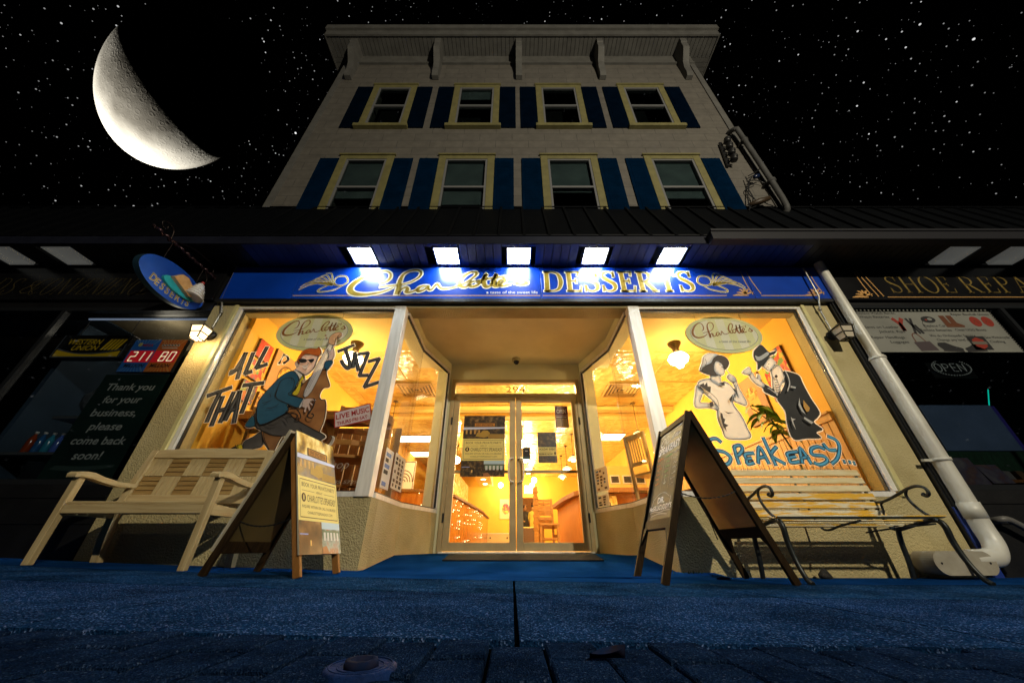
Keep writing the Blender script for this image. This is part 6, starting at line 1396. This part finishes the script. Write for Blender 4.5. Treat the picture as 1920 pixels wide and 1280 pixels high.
# wooden shelf, chairs
t = thing('high_shelf', 'dark wooden high shelf with brackets across the left window, below the pictures', 'shelf', (-2.5, 4.4, 1.6)); g = MB(); g.box(IX0+.01, -1.62, 4.25, 4.60, 1.60, 1.71, OAKX); g.build('board', t, bev=.006)
for x in (-3.1, -2.45, -1.8):
    g = MB(); g.prism([(x, 4.28, 1.599), (x, 4.59, 1.599), (x, 4.59, 1.32), (x, 4.55, 1.32)], (.05, 0, 0), OAKD); g.build('bracket', t)
for x in (-1.72,):
    g = MB(); g.box(x, x+.09, 4.5, 4.59, ZS-.03, 1.598, OAK); g.build('post', t)
def chair_mesh(m, slats, upright=False, s=1.0):
    parts = []
    for x in (-.2, .16):
        g = MB(); g.box(x, x+.04, -.21, -.17, 0, .455, m); parts.append(('leg', g))
        g = MB(); g.hexa([(x, .15, 0), (x+.04, .15, 0), (x+.04, .19, 0), (x, .19, 0), (x, .27, 1.0), (x+.04, .27, 1.0), (x+.04, .31, 1.0), (x, .31, 1.0)] if False else [(x, .18, 0), (x+.04, .18, 0), (x+.04, .22, 0), (x, .22, 0), (x, .25, 1.0), (x+.04, .25, 1.0), (x+.04, .285, 1.0), (x, .285, 1.0)], m); parts.append(('leg', g))
    g = MB(); g.box(-.215, .215, -.225, .20, .456, .49, m); parts.append(('seat', g))
    g = MB()
    if upright:
        g.box(-.16, .16, .245, .275, .93, 1.0, m); g.box(-.16, .16, .215, .24, .58, .63, m)
        for k in range(slats): x = -.15+.28*k/(slats-1); g.hexa([(x, .225, .631), (x+.02, .225, .631), (x+.02, .238, .631), (x, .238, .631), (x, .25, .929), (x+.02, .25, .929), (x+.02, .265, .929), (x, .265, .929)], m)
    else:
        for k in range(slats):
            z = .60+.36*k/(slats-1); y = .205+.05*(z-.3)/.7
            P = []
            for zz in (z-.025, z+.032): P += [(-.16, y, zz), (0, y+.03, zz), (.16, y, zz), (.16, y+.02, zz), (0, y+.05, zz), (-.16, y+.02, zz)]
            g.add(P, [(0, 1, 7, 6), (1, 2, 8, 7), (3, 4, 10, 9), (4, 5, 11, 10), (0, 6, 11, 5), (2, 3, 9, 8), (6, 7, 10, 11), (7, 8, 9, 10), (0, 5, 4, 1), (1, 4, 3, 2)], m)
    parts.append(('backrest', g))
    g = MB(); g.box(-.16, .16, -.2, -.18, .2, .23, m); g.box(-.195, -.165, -.17, .18, .26, .29, m); g.box(.165, .195, -.17, .18, .26, .29, m); parts.append(('stretcher', g))
    return parts
def chair(label, x, y, z, rz, m, slats=4, upright=False, sc=1, group=None, name='chair'):
    t = thing(name, label, 'chair', (x, y, z), group); t.rotation_euler = (0, 0, rz); t.scale = (sc, sc, sc)
    for n, g in chair_mesh(m, slats, upright): g.build(n, t, local=True, bev=.004 if sc == 1 else 0)
    return t
CHW = wood('chair_oak', (.46, .22, .055), (.32, .14, .03), 'x'); CHP = wood('cream_chair', (.72, .52, .24), (.62, .42, .17), 'z')
chair('ladder-back wooden chair by the metal post in the left window', -1.86, 4.05, ZS-.028, R(200), CHW)
chair('ladder-back wooden chair behind the pale bench in the left window', -2.75, 4.02, ZS-.028, R(175), CHW)
chair('cream slat-back chair in the right entry window', 1.98, 5.0, ZS-.028, R(115), CHP, 7, True)
for i, (x, y, z, s) in enumerate(((.78, 8.6, ZF+.003, 1.05), (.86, 9.3, ZF+.003, 1.05), (.95, 10.1, ZF+.003, 1.05))): chair('%s orange-brown chair in the row along the wooden bar' % ORD[i], x, y, z, R(8), CHW, 3, False, s, 'chairs along the bar')
t = thing('wooden_post', 'carved upright wooden post standing beside the chairs along the bar', 'post', (.52, 8.2, ZF)); g = MB(); g.box(.47, .56, 8.2, 8.28, ZF+.002, 1.35, CHW)
for k in range(7): g.box(.455, .575, 8.19, 8.29, .5+.12*k, .55+.12*k, CHW)
g.build('shaft', t)
# bar and counter
ORG = wood('bar_front', (.50, .20, .04), (.38, .13, .022), 'z'); ORGX = wood('bar_top', (.26, .10, .022), (.18, .06, .012), 'y')
t = thing('wooden_bar', 'curved wooden bar with overhanging top and display niches inside the doors', 'bar', (1.7, 9, ZF)); g = MB()
g.prism([(1.22, 11.8, 1.20), (1.30, 9.6, 1.20), (1.42, 8.5, 1.20), (1.72, 7.9, 1.20), (3.2, 7.85, 1.20), (3.2, 11.8, 1.20)], (0, 0, .09), ORGX); g.build('bar_top', t, bev=.01)
g = MB(); g.prism([(1.40, 11.7, ZF+.003), (1.45, 9.6, ZF+.003), (1.52, 8.7, ZF+.003), (1.76, 8.15, ZF+.003), (3.1, 8.1, ZF+.003), (3.1, 11.7, ZF+.003)], (0, 0, 1.197-ZF-.003), ORG); g.build('bar_front', t)
t = thing('bar_poster', 'party poster leaning on the front of the wooden bar', 'poster', (1.9, 8.0, ZF)); Y = 8.02; g = MB(); g.box(1.60, 2.25, Y, Y+.01, ZF+.01, 1.14, CPALE); party_poster(g, Quad((1.60, Y, 1.14), (2.25, Y, 1.14), (1.60, Y, ZF+.01), (2.25, Y, ZF+.01), (0, -1, 0))); g.build('sheet', t)
t = thing('sweets_counter', 'glossy orange wooden counter with dark edge inside the left door', 'counter', (-1.7, 10, ZF)); g = MB()
cpath = [(-1.0, 16), (-1.02, 13), (-1.2, 10.5), (-1.36, 8.7), (-1.55, 8.05), (-1.95, 7.75), (-2.6, 7.7), (-2.6, 16)]
g.prism([(x, y, ZF+.003) for x, y in cpath], (0, 0, 1.06), mat('counter_wood', (.40, .14, .022), .18, col2=(.28, .085, .012), vs=3, stretch=(6, 6, .7))); g.build('counter_front', t)
g = MB(); g.prism([(x+.05 if x > -2.5 else x, y-.04, ZF+1.064) for x, y in cpath], (0, 0, .05), OAKD); g.build('counter_top', t)
t = thing('soffit_light_box', 'sloping dropped ceiling box with round downlights over the sweets counter', 'ceiling box', (-1.2, 12, 2.5)); g = MB(); g.box(-1.45, -.85, 9.5, 16.5, 2.52, ZCE-.01, CEILP); g.build('box', t)
for k in range(6):
    g = MB(); g.lathe([(.09, 2.519), (.09, 2.505)], GLOBE, (-1.15, 10+1.15*k, 0), n=14); g.build('downlight', t)
t = thing('mirror_tile_panel', 'glittering mirror tile panel above the sweets counter', 'wall panel', (-2.0, 12, 1.3)); g = MB(); g.box(-1.98, -1.95, 9.5, 16.5, 1.29, 2.5, ramp_mat('mirror_tiles', 'voronoi', 12, [(0, (.85, .6, .25)), (.6, (.6, .36, .1)), (.85, (.95, .85, .6))], .1, const=True, bump=.4)); g.build('tiles', t)
t = thing('framed_picture', 'framed fruit picture on the cream back wall', 'picture', (-.2, IYB, 1.4)); g = MB(); g.box(-.55, -.02, IYB-.03, IYB-.002, 1.25, 2.05, mat('frame_cream', (.62, .5, .26), .5)); g.build('frame', t); g = MB(); pl = Pl((0, IYB-.032, 0), (1, 0, 0), (0, 0, 1), (0, -1, 0)); fill(g, pl, ellipse(-.28, 1.66, .17, .22, 24), CANDY, 1); g.build('print', t)
t = thing('back_cabinet', 'low cream cabinet with two round knobs against the back wall', 'cabinet', (-.5, 16.5, ZF)); g = MB(); g.box(-1.25, .12, 16.4, 16.9, ZF+.003, .66, mat('cabinet_cream', (.62, .48, .24), .5)); g.build('carcass', t); g = MB(); g.box(-1.28, .15, 16.37, 16.92, .661, .69, CPALE); g.build('top', t)
for x in (-.9, -.2): g = MB(); g.lathe([(.03, 0), (.03, .03)], BRASS, (x, 16.4, .52), (0, -1, 0), 10); g.build('knob', t)
t = thing('exit_sign', 'glowing exit sign above the far doorway', 'sign', (.75, 16.9, 2.3)); g = MB(); g.box(.58, .94, IYB-.05, IYB-.003, 2.30, 2.62, PANEL); g.build('light_box', t)
t = thing('wall_cross', 'small dark cross on the back wall beside the doorway', 'cross', (1.4, IYB, 1.7)); g = MB(); g.box(1.40, 1.44, IYB-.03, IYB-.003, 1.55, 1.98, OAKD); g.box(1.28, 1.399, IYB-.03, IYB-.003, 1.80, 1.85, OAKD); g.box(1.441, 1.56, IYB-.03, IYB-.003, 1.80, 1.85, OAKD); g.build('cross', t)
for x, z, lb in ((-2.75, 1.35, 'target-like ring picture standing on the brown cabinet, seen through the left entry window'),):
    t = thing('ring_picture', lb, 'picture', (x, 9.2, z)); g = MB(); g.box(x-.27, x+.27, 9.2, 9.23, z, z+.75, CPALE); g.build('panel', t); g = MB(); pl = Pl((0, 9.2, 0), (1, 0, 0), (0, 0, 1), (0, -1, 0))
    for k in range(4): stroke(g, pl, [(x+(.05+.06*k)*math.cos(a), z+.25+(.05+.075*k)*math.sin(a)) for a in [math.pi*j/10 for j in range(11)]], .025, PBRN, 1, 2)
    for a, b in (((-.25, .01), (-.25, .73)), ((.25, .01), (.25, .73)), ((-.25, .73), (.25, .73))): stroke(g, pl, [(x+a[0], z+a[1]), (x+b[0], z+b[1])], .02, PBRN, 1, 1)
    g.build('rings', t)
t = thing('brown_cabinet', 'brown wooden cabinet behind the left entry window', 'cabinet', (-2.7, 9.3, ZF)); g = MB(); g.box(-3.2, -2.25, 9.0, 9.5, ZF+.003, 1.33, OAK); g.build('carcass', t); g = MB(); g.box(-3.23, -2.22, 8.97, 9.53, 1.331, 1.348, OAKX); g.build('top', t)
BRK = brick_mat('interior_brick', (.62, .34, .10), (.5, .25, .07), (.75, .52, .22), .24, .08, .012, .3)
t = thing('menu_board_wall', 'panel of small framed certificates seen through the right entry window', 'frames', (2.9, 9.8, 1)); g = MB(); g.box(2.2, 3.7, 9.8, 9.82, .9, 2.1, CEILP); g.build('panel', t)
for i in range(3):
    for j in range(4):
        g = MB(); x, z = 2.3+.34*j, 1.0+.32*i; g.box(x, x+.26, 9.77, 9.799, z, z+.22, CPALE); g.box(x+.03, x+.23, 9.765, 9.7699, z+.03, z+.19, INK); g.build('picture_frame', t)
t = thing('white_bowl', 'round cream bowl on the ledge of the right entry window', 'bowl', (1.45, 5.75, ZS)); g = MB(); g.lathe([(.06, .0), (.14, .05), (.16, .10), (.15, .10), (.12, .05), (0, .02)], CPALE, (1.62, 5.2, ZS-.027), n=22); g.build('bowl_body', t)
# bamboo in a black pot
t = thing('bamboo_plant', 'green bamboo stem with long leaves in a dark vase behind the iron bench', 'plant', (3.1, 3.85, ZS)); g = MB(); g.lathe([(.07, 0), (.05, .02), (.035, .08), (.045, .14), (.035, .145), (.03, .05), (0, .05)], mat('black_vase', (.012, .01, .01), .2), (3.12, 3.85, ZS-.027), n=16); g.build('vase', t)
LEAFG = mat('bamboo_leaf', (.20, .36, .03), .45, col2=(.11, .24, .02), vs=20); STEMG = mat('bamboo_stem', (.10, .12, .03), .5)
g = MB(); st = [(3.12, 3.85, .70), (3.13, 3.86, .95), (3.09, 3.86, 1.2), (3.03, 3.87, 1.42), (2.98, 3.88, 1.58)]; g.tube(st, .010, STEMG, 7, 5); g.tube([(3.05, 3.87, 1.36), (2.93, 3.9, 1.55), (2.85, 3.9, 1.62)], .006, STEMG, 6, 4); g.build('stem', t)
g = MB(); rl = random.Random(4)
for k in range(22):
    u = k/21; b = V3((3.06-.16*u+rl.uniform(-.05, .05), 3.87+rl.uniform(-.03, .03), 1.30+.34*u)); a = rl.uniform(0, 6.28); ln = rl.uniform(.14, .24); d = V3((math.cos(a), .5*math.sin(a), .15)).normalized(); s = d.cross(V3((0, .4, 1))).normalized()
    rows = []
    for j in range(7):
        v = j/6; w = .036*math.sin(math.pi*min(1, v*.92+.06)); p = b+d*ln*v-V3((0, 0, .16*ln/.2*v*v)); rows += [p-s*w, p+V3((0, 0, -.004)), p+s*w]
    g.add(rows, [(3*j+i, 3*j+i+1, 3*j+i+4, 3*j+i+3) for j in range(6) for i in (0, 1)], LEAFG, True)
g.build('leaves', t)
t = thing('planter_box', 'small dark display basket on the ledge behind the right chalkboard', 'basket', (1.9, 3.9, ZS)); g = MB(); g.lathe([(.10, 0), (.15, .10), (.15, .14), (.13, .14), (.09, .03), (0, .03)], OAKD, (2.0, 3.95, ZS-.027), n=16); g.build('basket_body', t)
# fairy lights on the sweets counter, brick panel
FAIRY = mat('fairy_bulb', (1, .9, .7), .4, emit=22, ecol=(1, .82, .5))
t = thing('fairy_lights', 'cluster of tiny fairy lights hanging down the front of the sweets counter', 'fairy lights', (-1.7, 8.2, .4)); g = MB(); rf = random.Random(8)
for k in range(170):
    u = rf.random(); z = ZF+.05+1.0*rf.random()**.8; k0 = int(u*4); (xa, ya), (xb, yb) = ((-1.95, 7.75), (-1.55, 8.05), (-1.36, 8.7), (-1.2, 10.5), (-1.02, 13))[k0:k0+2]; x, y = xa+(xb-xa)*(u*4-k0)+.02, ya+(yb-ya)*(u*4-k0)-.01
    if rf.random() < .3+.6*math.sin(u*14)**2: g.lathe([(0, -.0055), (.0055, 0), (0, .0055)], FAIRY, (x, y-.02, z), n=5)
g.build('bulbs', t)
t = thing('brick_panel', 'amber brick facing on the side wall seen through the left entry window', 'wall panel', (IX0, 9.5, .6)); g = MB(); g.box(IX0+.001, IX0+.03, 7.2, 13, ZF, 2.15, brick_mat('amber_brick', (.60, .30, .07), (.45, .2, .045), (.75, .5, .2), .26, .085, .012, .4, ax='Y')); g.build('bricks', t)
t = thing('display_case', 'glass display case with trays of sweets below the brick facing', 'display case', (-2.9, 8, ZF)); g = MB(); g.box(-3.45, -2.75, 7.3, 8.7, ZF+.003, .9, OAK); g.build('base', t)
for k in range(3): g = MB(); g.box(-3.4, -2.8, 7.35, 8.65, .98+.17*k, 1.0+.17*k, CPALE); g.build('tray', t)
g = MB(); rf = random.Random(3)
for k in range(60): x, y, z = rf.uniform(-3.35, -2.85), rf.uniform(7.4, 8.6), 1.0+.17*rf.randrange(3); g.lathe([(.03, 0), (.035, .03), (0, .06)], rf.choice((CANDY, NUTS, PLUM, CPALE)), (x, y, z), n=7)
g.build('sweets', t)
g = MB(); g.box(-2.76, -2.752, 7.3, 8.7, .9, 1.5, GLASS); g.box(-3.45, -2.76, 7.3, 7.308, .9, 1.5, GLASS); g.build('case_glass', t)
# two people far inside, beyond the doorway
def person(label, joints, edges, cols, loc):
    t = thing('person', label, 'person', loc); me = bpy.data.meshes.new('body'); me.from_pydata([j[0] for j in joints], edges, []); o = bpy.data.objects.new('body', me); COL.objects.link(o); o.parent = t
    md = o.modifiers.new('skin', 'SKIN'); o.modifiers.new('sub', 'SUBSURF').render_levels = 1; me.skin_vertices or None
    if not me.skin_vertices: bpy.context.view_layer.update()
    for v, j in zip(me.skin_vertices[0].data, joints): v.radius = j[1]
    me.skin_vertices[0].data[0].use_root = True
    me.materials.append(cols[0]); return t
PSK = mat('person_skin', (.45, .25, .12), .6); PDK = mat('dark_shirt', (.03, .022, .016), .8); PYL = mat('yellow_top', (.60, .46, .08), .8); PHR = mat('dark_hair', (.02, .012, .008), .6)
J = [((0, 0, .95), (.15, .11)), ((0, 0, 1.2), (.15, .10)), ((0, 0, 1.42), (.17, .10)), ((0, -.01, 1.52), (.055, .055)), ((.2, 0, 1.42), (.06, .06)), ((.27, -.05, 1.15), (.045, .045)), ((.16, -.26, 1.08), (.035, .035)), ((-.2, 0, 1.42), (.06, .06)), ((-.27, -.05, 1.15), (.045, .045)), ((-.14, -.26, 1.08), (.035, .035)), ((.1, 0, .88), (.09, .09)), ((.11, 0, .48), (.065, .065)), ((.11, 0, .06), (.045, .045)), ((-.1, 0, .88), (.09, .09)), ((-.11, 0, .48), (.065, .065)), ((-.11, 0, .06), (.045, .045))]
E = [(0, 1), (1, 2), (2, 3), (2, 4), (4, 5), (5, 6), (2, 7), (7, 8), (8, 9), (0, 10), (10, 11), (11, 12), (0, 13), (13, 14), (14, 15)]
for lb, x, y, rz, cm in (('standing person in a dark shirt beyond the far doorway', .62, 17.9, .2, PDK), ('standing person in a yellow top with dark tied-up hair beyond the far doorway', .98, 17.6, 2.6, PYL)):
    t = person(lb, J, E, [cm], (x, y, ZF)); t.rotation_euler = (0, 0, rz)
    g = MB(); g.lathe([(0, 1.535), (.05, 1.55), (.078, 1.60), (.088, 1.66), (.08, 1.72), (.05, 1.765), (0, 1.78)], PSK, n=16, sx=.86); g.lathe([(0, -.008), (.014, -.006), (.008, .022), (0, .025)], PSK, (0, -.088, 1.655), n=8)
    for s in (-1, 1): g.lathe([(0, -.02), (.012, 0), (0, .02)], PSK, (.08*s, 0, 1.655), n=8); g.lathe([(0, -.006), (.008, 0), (0, .006)], PHR, (.03*s, -.078, 1.668), n=8)
    g.box(-.025, .025, -.086, -.07, 1.60, 1.607, mat('lips', (.3, .08, .05), .6)); g.build('head', t, local=True)
    g = MB(); g.lathe([(.092, 1.66), (.092, 1.70), (.078, 1.75), (.04, 1.785), (0, 1.79)], PHR, (0, .014, 0), n=16)
    if cm is PYL: g.lathe([(0, 0), (.04, .02), (.045, .05), (0, .08)], PHR, (0, .05, 1.77), n=10)
    g.build('hair', t, local=True)
    for s in (-1, 1):
        g = MB(); bx = (.16 if s > 0 else -.14); g.tube([(bx, -.26, 1.08), (bx*.9, -.31, 1.07)], [.034, .036], PSK, 8)
        for f in range(4): g.tube([(bx*.9+(f-1.5)*.017, -.31, 1.07), (bx*.9+(f-1.5)*.018, -.35, 1.06), (bx*.9+(f-1.5)*.017, -.375+.006*abs(f-1.5), 1.045)], [.009, .009, .007], PSK, 6)
        g.tube([(bx*.9-s*.03, -.29, 1.075), (bx*.9-s*.05, -.325, 1.08)], [.011, .008], PSK, 6); g.build('hand', t, local=True)
t = thing('service_counter', 'yellow topped service counter below the two people', 'counter', (.8, 17.3, ZF)); g = MB(); g.box(.2, 1.3, 17.25, 17.55, .92, .96, PALEY); g.build('counter_top', t); g = MB(); g.box(.22, 1.28, 17.28, 17.52, ZF+.003, .919, FRB); g.build('counter_front', t)
lamp_light((.8, 18.2, 2.6), 14, .1)

# ================================================================ moon, sky, sun, camera
MD = 120.0; dv = ray(347, 172).normalized(); mc = V3((0, 0, CH))+dv*MD
cosv = dv.dot(V3((0, CT, ST))); ct = mc
fw = V3((0, CT, ST)); rad_dir = (dv-fw*dv.dot(fw)).normalized()
u_r = (rad_dir-dv*rad_dir.dot(dv)).normalized(); u_t = dv.cross(u_r).normalized()
r_t = 154/F*cosv*MD; r_r = 154/F*cosv*cosv*MD
g = MB(); NN = 64
MOONM = bpy.data.materials.new('moon_rock'); MOONM.use_nodes = True; nt_ = MOONM.node_tree; LK = nt_.links; bs_ = nt_.nodes['Principled BSDF']; bs_.inputs['Roughness'].default_value = 1; bs_.inputs['Specular IOR Level'].default_value = 0
tc = _nd(nt_, 'ShaderNodeTexCoord'); n1 = _nd(nt_, 'ShaderNodeTexNoise'); n1.inputs['Scale'].default_value = .055; n1.inputs['Detail'].default_value = 9; rp_ = _nd(nt_, 'ShaderNodeValToRGB')
rp_.color_ramp.elements[0].position = .40; rp_.color_ramp.elements[0].color = (.0014, .0013, .0011, 1); rp_.color_ramp.elements[1].position = .60; rp_.color_ramp.elements[1].color = (.0044, .0042, .0037, 1)
LK.new(tc.outputs['Object'], n1.inputs['Vector']); LK.new(n1.outputs['Fac'], rp_.inputs['Fac']); LK.new(rp_.outputs['Color'], bs_.inputs['Base Color'])
prev = None
for sc_, st_ in ((.8, .14), (1.7, .10)):
    vo = _nd(nt_, 'ShaderNodeTexVoronoi'); vo.inputs['Scale'].default_value = sc_; LK.new(tc.outputs['Object'], vo.inputs['Vector'])
    cr_ = _nd(nt_, 'ShaderNodeValToRGB'); e = cr_.color_ramp.elements; e[0].position = 0; e[0].color = (.25, .25, .25, 1); e[1].position = .5; e[1].color = (.5, .5, .5, 1); k_ = e.new(.28); k_.color = (.35, .35, .35, 1); k_ = e.new(.36); k_.color = (.8, .8, .8, 1)
    LK.new(vo.outputs['Distance'], cr_.inputs['Fac']); b_ = _nd(nt_, 'ShaderNodeBump'); b_.inputs['Strength'].default_value = st_; b_.inputs['Distance'].default_value = .5
    LK.new(cr_.outputs['Color'], b_.inputs['Height'])
    if prev: LK.new(prev.outputs['Normal'], b_.inputs['Normal'])
    prev = b_
LK.new(prev.outputs['Normal'], bs_.inputs['Normal'])
vs, fs = [], []
for i in range(NN+1):
    th = math.pi*i/NN
    for k in range(2*NN):
        ph_ = math.pi*k/NN; a, b, c = math.sin(th)*math.cos(ph_), math.sin(th)*math.sin(ph_), math.cos(th)
        vs.append(u_r*a*r_r+u_t*b*r_t-dv*c*r_t)
for i in range(NN):
    for k in range(2*NN): fs.append((i*2*NN+k, i*2*NN+(k+1) % (2*NN), (i+1)*2*NN+(k+1) % (2*NN), (i+1)*2*NN+k))
g.add(vs, fs, MOONM, True)
mo = g.build('moon'); mo.location = mc; tag(mo, 'large bright crescent moon in the starry sky left of the building', 'moon')
# sunlight falling on the moon from beyond (a narrow spot far out in the sky, aimed at the moon alone)
def on_plane(px, py):  # direction in the moon's tangent plane for an image direction
    d2 = ray(347+px, 172+py).normalized(); q = d2-dv*d2.dot(dv); return q.normalized()
limb = on_plane(-.80*4, .60*4); sd = (limb*math.cos(R(13))+dv*math.sin(R(13))).normalized()
sl = bpy.data.lights.new('moon_sunlight', 'SPOT'); sl.spot_size = R(16); sl.spot_blend = .1; sl.shadow_soft_size = .5; sl.energy = 1.15e9; sl.color = (1, .96, .88)
so = bpy.data.objects.new('moon_sunlight', sl); COL.objects.link(so); so.location = mc+sd*220; so.rotation_euler = (-sd).to_track_quat('-Z', 'Y').to_euler()
# night sky
w = bpy.data.worlds.new('World'); S.world = w; w.use_nodes = True; nt_ = w.node_tree; LK = nt_.links; bg = nt_.nodes['Background']
SUN_EL, SUN_DIR = R(47), V3((.20, -1, 0)).normalized()
sky = _nd(nt_, 'ShaderNodeTexSky'); sky.sky_type = 'NISHITA'; sky.sun_disc = False; sky.sun_elevation = R(-6); sky.sun_rotation = math.atan2(SUN_DIR.x, SUN_DIR.y)
tc = _nd(nt_, 'ShaderNodeTexCoord')
add = None
def stars(scale, rad, strength, cut):
    global add
    vo = _nd(nt_, 'ShaderNodeTexVoronoi'); vo.inputs['Scale'].default_value = scale; LK.new(tc.outputs['Generated'], vo.inputs['Vector'])
    sp = _nd(nt_, 'ShaderNodeSeparateColor'); LK.new(vo.outputs['Color'], sp.inputs['Color'])
    # radius grows with brightness
    rr = _nd(nt_, 'ShaderNodeMapRange'); rr.inputs['From Min'].default_value = cut; rr.inputs['From Max'].default_value = 1; rr.inputs['To Min'].default_value = 0; rr.inputs['To Max'].default_value = 1; rr.clamp = True
    LK.new(sp.outputs[0], rr.inputs['Value'])
    pw_ = _nd(nt_, 'ShaderNodeMath', operation='POWER'); pw_.inputs[1].default_value = 3; LK.new(rr.outputs[0], pw_.inputs[0])
    r2 = _nd(nt_, 'ShaderNodeMath', operation='MULTIPLY_ADD'); r2.inputs[1].default_value = rad; r2.inputs[2].default_value = rad*.45; LK.new(pw_.outputs[0], r2.inputs[0])
    lt = _nd(nt_, 'ShaderNodeMath', operation='LESS_THAN'); LK.new(vo.outputs['Distance'], lt.inputs[0]); LK.new(r2.outputs[0], lt.inputs[1])
    on = _nd(nt_, 'ShaderNodeMath', operation='GREATER_THAN'); on.inputs[1].default_value = cut; LK.new(sp.outputs[0], on.inputs[0])
    m1 = _nd(nt_, 'ShaderNodeMath', operation='MULTIPLY'); LK.new(lt.outputs[0], m1.inputs[0]); LK.new(on.outputs[0], m1.inputs[1])
    br = _nd(nt_, 'ShaderNodeMath', operation='MULTIPLY_ADD'); br.inputs[1].default_value = strength; br.inputs[2].default_value = strength*.18; LK.new(pw_.outputs[0], br.inputs[0])
    m2 = _nd(nt_, 'ShaderNodeMath', operation='MULTIPLY'); LK.new(m1.outputs[0], m2.inputs[0]); LK.new(br.outputs[0], m2.inputs[1])
    if add is None: add = m2
    else:
        q = _nd(nt_, 'ShaderNodeMath', operation='ADD'); LK.new(add.outputs[0], q.inputs[0]); LK.new(m2.outputs[0], q.inputs[1]); add = q
stars(42, .065, .95, .30); stars(85, .085, .55, .30); stars(150, .12, .28, .35)
vm = _nd(nt_, 'ShaderNodeCombineColor')
mr = _nd(nt_, 'ShaderNodeMix', data_type='RGBA', blend_type='ADD'); mr.inputs['Factor'].default_value = 1
sc1 = _nd(nt_, 'ShaderNodeMix', data_type='RGBA', blend_type='MULTIPLY'); sc1.inputs['Factor'].default_value = 1; sc1.inputs['B'].default_value = (.1, .1, .1, 1)
LK.new(sky.outputs['Color'], sc1.inputs['A']); LK.new(sc1.outputs['Result'], mr.inputs['A'])
for ch in ('Red', 'Green', 'Blue'): LK.new(add.outputs[0], vm.inputs[ch])
LK.new(vm.outputs['Color'], mr.inputs['B']); LK.new(mr.outputs['Result'], bg.inputs['Color']); bg.inputs['Strength'].default_value = 1
# weak sun lamp, only faint moonlight
sn = bpy.data.lights.new('sun', 'SUN'); sn.energy = .05; sn.angle = R(.6); sn.color = (.85, .9, 1)
o = bpy.data.objects.new('sun', sn); COL.objects.link(o); d = V3((SUN_DIR.x*math.cos(SUN_EL), SUN_DIR.y*math.cos(SUN_EL), math.sin(SUN_EL))); o.rotation_euler = d.to_track_quat('Z', 'Y').to_euler(); o.location = (2, -6, 9)
# the street lamp across the pavement whose light and shadows the facade shows
SLX, SLY, SLZ = 4.6, -5.4, 5.6
t = thing('street_lamp', 'lit street lamp on a dark pole across the pavement', 'street lamp', (SLX, SLY-1.2, 0)); g = MB(); g.tube([(SLX, SLY-1.2, -.05), (SLX, SLY-1.2, 5.4), (SLX, SLY-.9, 5.85), (SLX, SLY-.2, 5.9)], [.09, .06, .05, .04], BLACK, 12, 4); g.build('pole', t)
g = MB(); g.lathe([(.06, .2), (.16, .12), (.2, .08), (.2, .06)], BLACK, (SLX, SLY, SLZ+.12), n=20); g.build('hood', t)
lamp_at((SLX, SLY, SLZ), 2700, (1, .90, .68), .10, t)
cam = bpy.data.cameras.new('camera'); cam.sensor_width = 36; cam.lens = 36*F/1920; cam.clip_start = .02; cam.clip_end = 2000
co = bpy.data.objects.new('camera', cam); COL.objects.link(co); co.location = (0, 0, CH); co.rotation_euler = (R(90)+TH, 0, 0); S.camera = co
S.view_settings.view_transform = 'Standard'; S.view_settings.look = 'None'; S.view_settings.exposure = 0; S.view_settings.gamma = 1
S.render.engine = 'CYCLES'; c = S.cycles; c.use_denoising = True; c.max_bounces = 8; c.diffuse_bounces = 4; c.glossy_bounces = 4; c.transparent_max_bounces = 20; c.sample_clamp_indirect = 6; c.caustics_reflective = False; c.caustics_refractive = False
